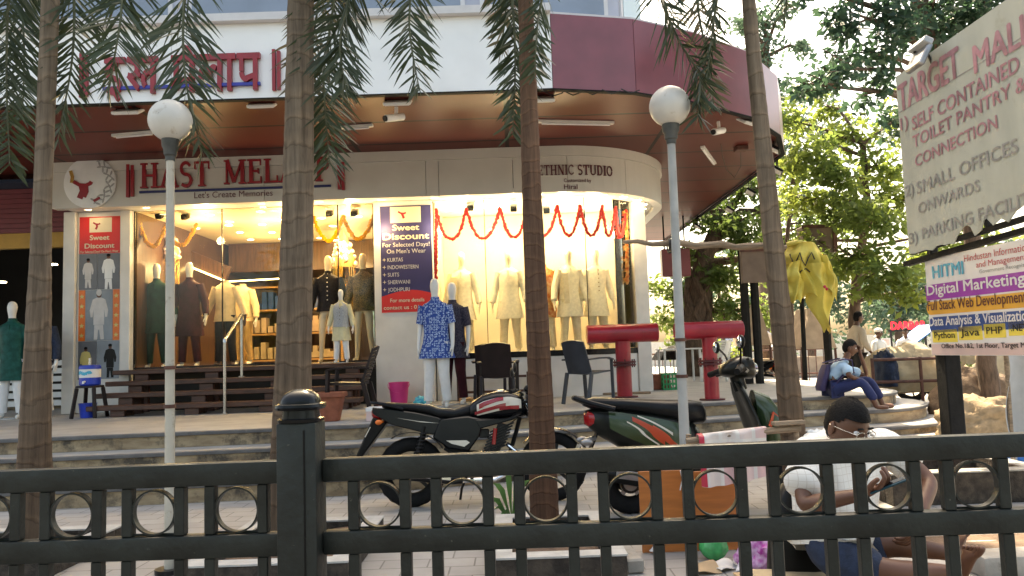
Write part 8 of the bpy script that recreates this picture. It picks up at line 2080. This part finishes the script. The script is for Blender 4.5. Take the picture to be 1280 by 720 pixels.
# vendor's towel rack and board
rk = thing('towel_rack', 'rough wooden bar on two sticks behind the railing, carrying a towel', 'rack', PZ(930, 690, 0))
a, b = P(858, 552, 4.95), P(1000, 535, 4.95)
m_ = MB(); m_.tube([a, a.lerp(b, 0.5) + V((0, 0, 0.01)), b], 0.022, 10); m_.build('bar', M['wood_pole'], rk)
for e in (a.lerp(b, 0.03), b.lerp(a, 0.02)): m_ = MB(); m_.tube([V((e.x, e.y + 0.03, 0)), V((e.x, e.y + 0.03, e.z + 0.04))], 0.018, 8); m_.build('stick', M['wood_pole'], rk)
m_ = MB(); m_.beam(b + V((-0.18, -0.02, 0.035)), b + V((0.02, -0.02, 0.04)), 0.06, 0.025); m_.build('cleat', M['wood_pole'], rk, bevel=0.004)
M['towel'] = brick('towel', (0.66, 0.60, 0.56), (0.62, 0.34, 0.35), (0.68, 0.64, 0.6), 0.105, 5, 0.012, 0.95, off=0.0, plane='XZ', bump=0.0, noise=0.12)
tw = thing('towel', 'pink and cream checked towel hanging over the wooden bar', 'towel', a)
x0, x1 = P(872, 548, 4.95).x, P(957, 543, 4.95).x
def tow(u, v):
    x = x0 + (x1 - x0)*u; zb = a.z + (b.z - a.z)*((x - a.x)/(b.x - a.x)) + 0.026
    s = v*0.56 - 0.18; fold = 0.012*math.sin(u*11 + 0.6) + 0.008*math.sin(u*23)
    drop = 0.06*max(0, math.sin(u*3.3 + 0.4))
    if s < -0.03: return V((x, 4.95 + 0.035 + fold*0.5, zb + (s + 0.03)))
    if s < 0.03: an = (s + 0.03)/0.06*math.pi; return V((x, 4.95 + 0.033*math.cos(an), zb + 0.012*math.sin(an)))
    k = (s - 0.03); return V((x + 0.02*k*math.sin(u*5), 4.95 - 0.035 - fold*(1 + 3*k), zb - k*(0.86 + drop)))
m_ = MB(); m_.grid(tow, 40, 36); m_.build('fabric', M['towel'], tw, solid=0.004, smooth=80)
m_ = MB(); m_.grid(lambda u, v: tow(0.0 + 0.07*u, v) + V((-0.002, -0.004 if v > 0.35 else 0.004, 0.003)), 4, 36); m_.build('border', M['bucket_pink'] if 0 else M['flex_red'], tw, solid=0.002, smooth=80)
q0, q1 = PZ(802, 684, 0), PZ(928, 690, 0); q1.y = q0.y = 5.15
bd = thing('board', 'orange wood-veneer board leaning upright under the towel', 'board', q0)
x0, x1 = P(801, 640, 5.15).x, P(930, 640, 5.15).x; zt = P(865, 589, 5.15).z
T = Matrix.Translation((0, 5.15, 0.005)) @ Matrix.Rotation(-0.07, 4, 'X')
m_ = MB(); m_.box((x0, 0, 0), ((x0 + x1)/2 - 0.001, 0.018, zt), T=T); m_.box(((x0 + x1)/2 + 0.001, 0, 0), (x1, 0.018, zt - 0.012), T=T); m_.build('panel', M['plywood_orange'], bd, bevel=0.003)
m_ = MB(); m_.box(((x0 + x1)/2 - 0.05, -0.014, zt*0.45), ((x0 + x1)/2 - 0.02, -0.001, zt - 0.02), T=T); m_.build('hinge_strap', M['black'], bd, bevel=0.003)
m_ = MB(); q = T @ V(((x0 + x1)/2 - 0.06, -0.012, zt)); m_.tube([q, q - V((-0.01, 0, 0.06)), q - V((0.008, 0, 0.13))], 0.004, 5); m_.build('string', M['white'], bd)
# litter and bundles by the board
g = PZ(893, 700, 0)
pb = thing('plastic_bag', 'tied green translucent plastic bag on the ground before the orange board', 'bag', g)
m_ = MB(); m_.sphere((0, 0, 0), 1, 0, 28, 18)
m_.v = [tuple(g + V((p[0]*0.085*(1 + 0.12*math.sin(9*math.atan2(p[1], p[0]))*(p[2] > -0.2)), p[1]*0.08, 0.075 + p[2]*0.075*(1 if p[2] < 0.5 else 1.5)))) for p in m_.v]
m_.build('bag', M['polythene'], pb, smooth=75)
blob('cloth', 'purple_print', 'crumpled magenta and white printed cloth heap left of the seated man', 'cloth', PZ(965, 712, 0) + V((0, 0, 0.10)), (0.17, 0.14, 0.16), 0.35, 5, 3) if 'purple_print' in M else None
rr = random.Random(4)
def scrap(label, q, w, d, mat, rz, tilt=0.1, name='paper_scrap'):
    m_ = MB(); R_ = Matrix.Rotation(rz, 3, 'Z') @ Matrix.Rotation(tilt, 3, 'X')
    m_.grid(lambda u, v: V(q) + R_ @ V(((u - .5)*w, (v - .5)*d, 0.012*math.sin(u*5 + rz)*math.cos(v*4))), 8, 6)
    return tag(m_.build(name, M[mat], solid=0.003, smooth=70), label, 'litter')
for (px, py, w, d, mt, rz, lb) in ((905, 712, 0.16, 0.10, 'paper', 0.6, 'crumpled white paper right of the green plastic bag'), (925, 708, 0.12, 0.08, 'tarp_grey', 1.3, 'grey wrapper lying among the litter before the orange board'), (880, 716, 0.18, 0.12, 'cardboard', 0.2, 'torn brown cardboard beneath the green plastic bag'), (935, 716, 0.12, 0.1, 'flex_white', -0.5, 'white plastic wrapper beside the magenta cloth heap'), (819, 693, 0.06, 0.05, 'paper', 0.9, 'tiny white paper scrap at the orange board\'s lower left corner'), (983, 716, 0.09, 0.06, 'tarp_blue', 0.3, 'small blue packet beside the magenta cloth heap')):
    scrap(lb, PZ(px, py, 0) + V((0, 0, 0.03)), w, d, mt, rz, 0.25)
blob('bundle', 'white', 'white plastic bundle with violet print hanging by the leaning palm behind the man', 'bundle', P(1020, 549, 4.6), (0.06, 0.05, 0.055), 0.3, 5, 9, flatb=False)
# right side: low mossy pit, soil, kerb stone
pit('dark mossy planter kerb behind the seated man\'s elbow', P(1108, 600, 6.4).x, P(1108, 600, 6.4).x + 1.3, 6.3, 7.3, 0.26, 0.14, 'concrete', 'moss_kerb')
s0 = PZ(1195, 690, 0); m_ = MB(); m_.grid(lambda u, v: V((s0.x - 0.1 + 1.8*u, 4.75 + 0.55*v, 0.012 + 0.03*math.sin(u*7)*math.sin(v*5)*math.sin(v*math.pi))), 20, 10); tag(m_.build('soil', M['soil']), kind='structure')
m_ = MB(); q = PZ(1262, 716, 0); m_.cbox((q.x + 0.1, q.y, 0.06), (0.62, 0.2, 0.12), rot=Matrix.Rotation(0.05, 3, 'Z')); tag(m_.build('kerb_stone', M['concrete'], bevel=0.02, seg=2), 'loose grey kerb stone lying at the lower right beyond the bare foot', 'stone')
# sacks and covered goods at the right
q = PZ(1232, 552, 0); blob('sack', 'sack', 'lumpy tan jute sack in front, under the right end of the boards', 'sack', q + V((0, 0.1, 0.20)), (0.52, 0.36, 0.34), 0.30, 4, 2)
q = PZ(1240, 536, 0); blob('sack', 'sack_brown', 'dark brown sack pile behind the tan jute sack', 'sack', q + V((0.1, 0.5, 0.36)), (0.62, 0.4, 0.46), 0.22, 3, 5)
q = PZ(1132, 500, 0); blob('cloth_bundle', 'cloth_beige', 'beige cloth draped over goods behind the round steps, left of the tarred post', 'bundle', V((P(1132, 470, 14.5).x, 14.5, 0.66)), (0.66, 0.5, 0.52), 0.25, 3.2, 7)
q = V((P(1107, 465, 14.2).x, 14.2, 0.72)); blob('cloth_bundle', 'denim', 'dark blue-grey cloth hung over the left end of the beige covered goods', 'bundle', q, (0.16, 0.3, 0.42), 0.3, 3.5, 8)
blob('cloth_bundle', 'cloth_beige', 'large pale cloth-covered heap behind the railing, right of the bush', 'bundle', V((P(1248, 475, 13.6).x, 13.6, 0.55)), (0.75, 0.5, 0.75), 0.28, 3, 12)
# grey plastic sheet and blue tarpaulin at the edge
ts = thing('tarpaulin', 'pale grey plastic sheet hanging at the right edge below the flex board', 'tarpaulin', (P(1275, 540, 7.4).x, 7.4, 0))
m_ = MB(); xa = P(1264, 500, 7.4).x; m_.grid(lambda u, v: V((xa - 0.06*v + 1.0*u + 0.03*math.sin(v*9 + u*4), 7.4 + 0.06*math.sin(u*14) + 0.25*u, 1.22 - 1.18*v)), 26, 14); m_.build('sheet', M['tarp_grey'], ts, solid=0.004, smooth=80)
m_ = MB(); m_.tube([(xa - 0.02, 7.42, 0), (xa + 0.0, 7.42, 1.25)], 0.02, 8); m_.tube([(xa + 0.98, 7.65, 0), (xa + 1.0, 7.65, 1.25)], 0.02, 8); m_.build('stick', M['wood_pole'], ts)
q = PZ(1275, 592, 0); blob('tarpaulin', 'tarp_blue', 'bright blue tarpaulin bundle low at the right edge', 'tarpaulin', q + V((0.12, 0.1, 0.12)), (0.26, 0.22, 0.2), 0.25, 4, 4)
# rusty market railing
rl = thing('market_railing', 'rusty brown pipe railing across the market behind the tarred post', 'railing', (7.5, 13.9, 0))
xa, xb = P(1090, 450, 13.9).x, P(1330, 450, 13.9).x
for z in (0.95, 0.55): m_ = MB(); m_.tube([(xa, 13.9, z + 0.02), (xb, 13.9, z)], 0.028, 8); m_.build('rail', M['rust'], rl)
for k in range(5): x = xa + (xb - xa)*k/4; m_ = MB(); m_.tube([(x, 13.9, 0), (x, 13.9, 1.0)], 0.03, 8); m_.build('post', M['rust'], rl)
rl2 = thing('market_railing', 'dark red railing with thin bars far behind the red pipes', 'railing', (4, 22.6, 0))
xa, xb = P(800, 460, 24).x, P(1040, 460, 24).x
for z in (1.1, 0.35): m_ = MB(); m_.tube([(xa, 24, z), (xb, 24, z)], 0.03, 6); m_.build('rail', M['rust'], rl2)
for k in range(26): x = xa + (xb - xa)*k/25; m_ = MB(); m_.tube([(x, 24, 0), (x, 24, 1.1)], 0.014, 5); m_.build('bar', M['rust'], rl2)
# parked motorcycles in the market: copies of the one in front
for px, Y, rz, lb in ((1138, 16.3, 2.6, 'parked motorcycle partly hidden behind the beige covered goods'), (960, 18.5, 2.2, 'parked motorcycle in the market left of the leaning palm trunk'), (1165, 17.5, 0.6, 'parked motorcycle behind the tarred post')):
    c = copy_tree(bike); c['label'] = lb; c['group'] = 'motorcycles parked in the market'; q = P(px, 470, Y); c.location = (q.x, Y, 0); c.rotation_euler = (-0.1, 0, rz)
# hoardings, posts, canvas covers
def hoard(label, px0, px1, py0, py1, Y, mat, th=0.35, post=True, posts=(0.5,), ground=0.0):
    a, b = P(px0, py0, Y), P(px1, py1, Y); t = thing('hoarding', label, 'hoarding', (a.x, Y, 0))
    m_ = MB(); m_.box((a.x, Y, b.z), (b.x, Y + th, a.z)); m_.build('panel', M[mat], t, bevel=0.01)
    m_ = MB(); m_.box((a.x - 0.02, Y - 0.03, a.z - 0.05), (b.x + 0.02, Y - 0.003, a.z + 0.02)); m_.box((b.x - 0.06, Y - 0.03, b.z), (b.x + 0.02, Y - 0.003, a.z - 0.052)); m_.build('frame', M['rust'], t, smooth=0)
    for q in posts:
        x = a.x + (b.x - a.x)*q; m_ = MB(); m_.tube([(x, Y + th + 0.09, 0), (x, Y + th + 0.09, a.z)], 0.085, 8); m_.build('post', M['post_black'], t)
hoard('brown hoarding box on a thick dark post right of the yellow cloth', 1003, 1047, 283, 331, 15.5, 'hoarding', posts=(0.8,))
hoard('low brown board carried by two dark posts left of the leaning palm', 926, 972, 312, 352, 15.0, 'hoarding', 0.12, posts=(0.12, 0.42))
def canvas(label, px, py0, py1, w0, w1, Y):
    a, b = P(px, py0, Y), P(px, py1, Y); t = thing('canvas_stall', label, 'stall', (a.x, Y, 0))
    sc = Y/F
    m_ = MB(); m_.rings([[V((a.x + sx_*w*sc/2, Y + sy_*0.5, z)) for sx_, sy_ in ((-1, -1), (1, -1), (1, 1), (-1, 1))] for w, z in ((w1, b.z), ((w0 + w1)*0.52, (a.z + b.z)/2), (w0, a.z))]); m_.build('canvas', M['canvas'], t, smooth=0)
    for s in (-1, 1): m_ = MB(); m_.tube([(a.x + s*w1*sc/2, Y - 0.45, 0), (a.x + s*w1*sc/2.1, Y - 0.45, b.z + 0.05)], 0.03, 6); m_.build('leg', M['rust'], t)
canvas('tan canvas stall cover below the yellow cloth', 1011, 386, 436, 14, 42, 19); canvas('tan canvas stall cover between the two dark posts and the palm', 936, 382, 432, 10, 34, 20)
m_ = MB(); x_ = P(1004, 440, 16.5).x; m_.tube([(x_, 16.5, 0), (x_ + 0.05, 16.5, 2.6)], 0.05, 8); tag(m_.build('post', M['post_black']), 'bare dark post below the yellow cloth in the market', 'post')
# red lit shop sign far away
ds = thing('shop_sign', 'distant glowing red DARBAR sign among the far trees', 'sign', P(1115, 407, 34))
a, b = P(1114, 412, 34), P(1157, 411, 34); hh = P(1114, 402, 34).z - a.z
m_ = MB(); put_text(m_, 'DARBAR', lambda u, v: V((a.x + u, 33.98, a.z + v)), b.x - a.x, hh, 0.03); m_.build('lettering', M['darbar_red'], ds, smooth=0)
m_ = MB(); m_.box((a.x - 0.1, 34.0, a.z - 0.1), (b.x + 0.1, 34.08, a.z - 0.02)); m_.tube([(a.x, 34.06, 0), (a.x, 34.06, a.z)], 0.05, 6); m_.tube([(b.x, 34.06, 0), (b.x, 34.06, a.z)], 0.05, 6); m_.build('stand', M['dark_metal'], ds)
sd2 = thing('standee', 'small white and red poster standing in the market behind the white-capped man', 'poster', (P(1108, 440, 20.5).x, 20.5, 0))
a, b = P(1100, 423, 20.5), P(1115, 452, 20.5); m_ = MB(); m_.box((a.x, 20.5, b.z), (b.x, 20.53, a.z)); m_.build('panel', M['flex_white'], sd2, smooth=0)
m_ = MB(); m_.box((a.x + 0.03, 20.49, a.z - 0.18), (b.x - 0.03, 20.498, a.z - 0.03)); m_.build('header', M['flex_pink'], sd2, smooth=0); m_ = MB(); m_.box((a.x + 0.04, 20.54, 0), (b.x - 0.04, 20.56, b.z)); m_.build('leg', M['dark_metal'], sd2, smooth=0)
# umbrella, white table and chairs, blue stall roofs
um = thing('umbrella', 'grey market umbrella behind the red pipes', 'umbrella', (P(842, 450, 21).x, 21, ZP)); ux = P(842, 450, 21).x; uz = P(842, 433, 21).z
m_ = MB(); m_.lathe([(0.62, uz - 0.35), (0.45, uz - 0.12), (0.2, uz), (0.01, uz + 0.03)], (ux, 21, 0), 8, caps=False); m_.build('canopy', M['dark_metal'], um, solid=0.01, smooth=0)
m_ = MB(); m_.tube([(ux, 21, ZP), (ux, 21, uz)], 0.02, 6); m_.build('pole', M['alu'], um)
tb_ = thing('table', 'white plastic table standing on the platform behind the red pipes', 'table', (P(850, 470, 17).x, 17, ZP)); tx = P(850, 470, 17).x
m_ = MB(); m_.box((tx - 0.45, 16.6, ZP + 0.70), (tx + 0.45, 17.4, ZP + 0.73)); m_.build('tabletop', M['white'], tb_, bevel=0.008)
for i in (-1, 1):
    for j in (-1, 1): m_ = MB(); m_.tube([(tx + i*0.38, 17 + j*0.34, ZP), (tx + i*0.38, 17 + j*0.34, ZP + 0.698)], 0.025, 8); m_.build('leg', M['white'], tb_)
chair('white plastic chair beside the white table behind the red pipes', (tx + 0.75, 16.9, ZP), 2.6, 'white', False, 0.95)
chair('second white plastic chair, nearer the second red pipe', (tx + 1.15, 18.2, ZP), 1.9, 'white', True, 0.95)
for k, (px, Y, mt, lb) in enumerate(((905, 27, 'tarp_blue', 'blue-roofed market stall far behind the second red pipe'), (960, 28, 'flex_white', 'white-roofed market stall left of the leaning palm'), (1010, 29, 'tarp_grey', 'grey-roofed market stall right of the leaning palm'), (1180, 27, 'tarp_blue', 'blue-roofed market stall behind the bush'), (1240, 26, 'sack_brown', 'brown-roofed market stall at the right behind the railing'))):
    x = P(px, 450, Y).x; t = thing('market_stall', lb, 'stall', (x, Y, 0), 0, 'market stalls in the distance')
    m_ = MB(); m_.prism([(-0.9, 1.15), (0, 1.75), (0.9, 1.15), (0.9, 1.19), (0, 1.79), (-0.9, 1.19)], lambda u, v, d: V((x + u, Y + d, v)), 0, 1.5); m_.build('roof', M[mt], t, smooth=0)
    for i in (-1, 1):
        for j in (0.05, 1.45): m_ = MB(); m_.tube([(x + i*0.85, Y + j, 0), (x + i*0.85, Y + j, 1.17)], 0.025, 6); m_.build('post', M['rust'], t)
    m_ = MB(); m_.box((x - 0.8, Y + 0.2, 0.02), (x + 0.8, Y + 1.2, 0.75)); m_.build('counter', M[('flex_pink', 'cardboard', 'canvas', 'tarp_blue', 'white')[k]], t, smooth=0)
m_ = MB(); m_.box((-20, 49, 0), (60, 49.3, 1.6)); tag(m_.build('boundary_wall', M['offwhite']), 'long low pale boundary wall far behind the market', 'wall')
# small things on the platform by the pillar
q = V(at(528, 508, 12.3, ZP)); blob('rag', 'flex_cyan', 'small teal and white rag on the floor beside the pink bucket', 'rag', q + V((0, 0, 0.05)), (0.12, 0.1, 0.08), 0.3, 5, 2)
m_ = MB(); q = V(at(590, 503, 12.75, ZP)); m_.cbox(q + V((0.2, 0, 0.03)), (0.8, 0.3, 0.05)); tag(m_.build('plank', M['tan_panel'], bevel=0.006), 'yellowish plank lying at the wall behind the brown chairs', 'plank')
q = V(at(780, 495, 13.2, ZP)); m_ = MB(); m_.cbox(q + V((-0.3, 0, 0.02)), (1.5, 0.12, 0.035), rot=Matrix.Rotation(-0.1, 3, 'Z')); tag(m_.build('plank', M['wood_pole'], bevel=0.006), 'long thin timber lying on the floor behind the first red pipe', 'plank')
for px, Y, lb in ((572, 12.83, 'low dark iron stand behind the brown plastic chairs'),):
    x = P(px + 30, 490, Y).x; t = thing('iron_stand', lb, 'stand', (x, Y, ZP))
    m_ = MB(); m_.box((x - 0.35, Y - 0.02, ZP + 0.36), (x + 0.75, Y + 0.02, ZP + 0.40)); m_.box((x - 0.35, Y - 0.02, ZP + 0.12), (x + 0.75, Y + 0.02, ZP + 0.16)); m_.build('rails', M['wood_dark'], t, smooth=0)
    for q in (-0.38, 0.78): m_ = MB(); m_.box((x + q - 0.025, Y - 0.03, ZP), (x + q + 0.025, Y + 0.03, ZP + 0.45)); m_.build('leg', M['wood_dark'], t, smooth=0)
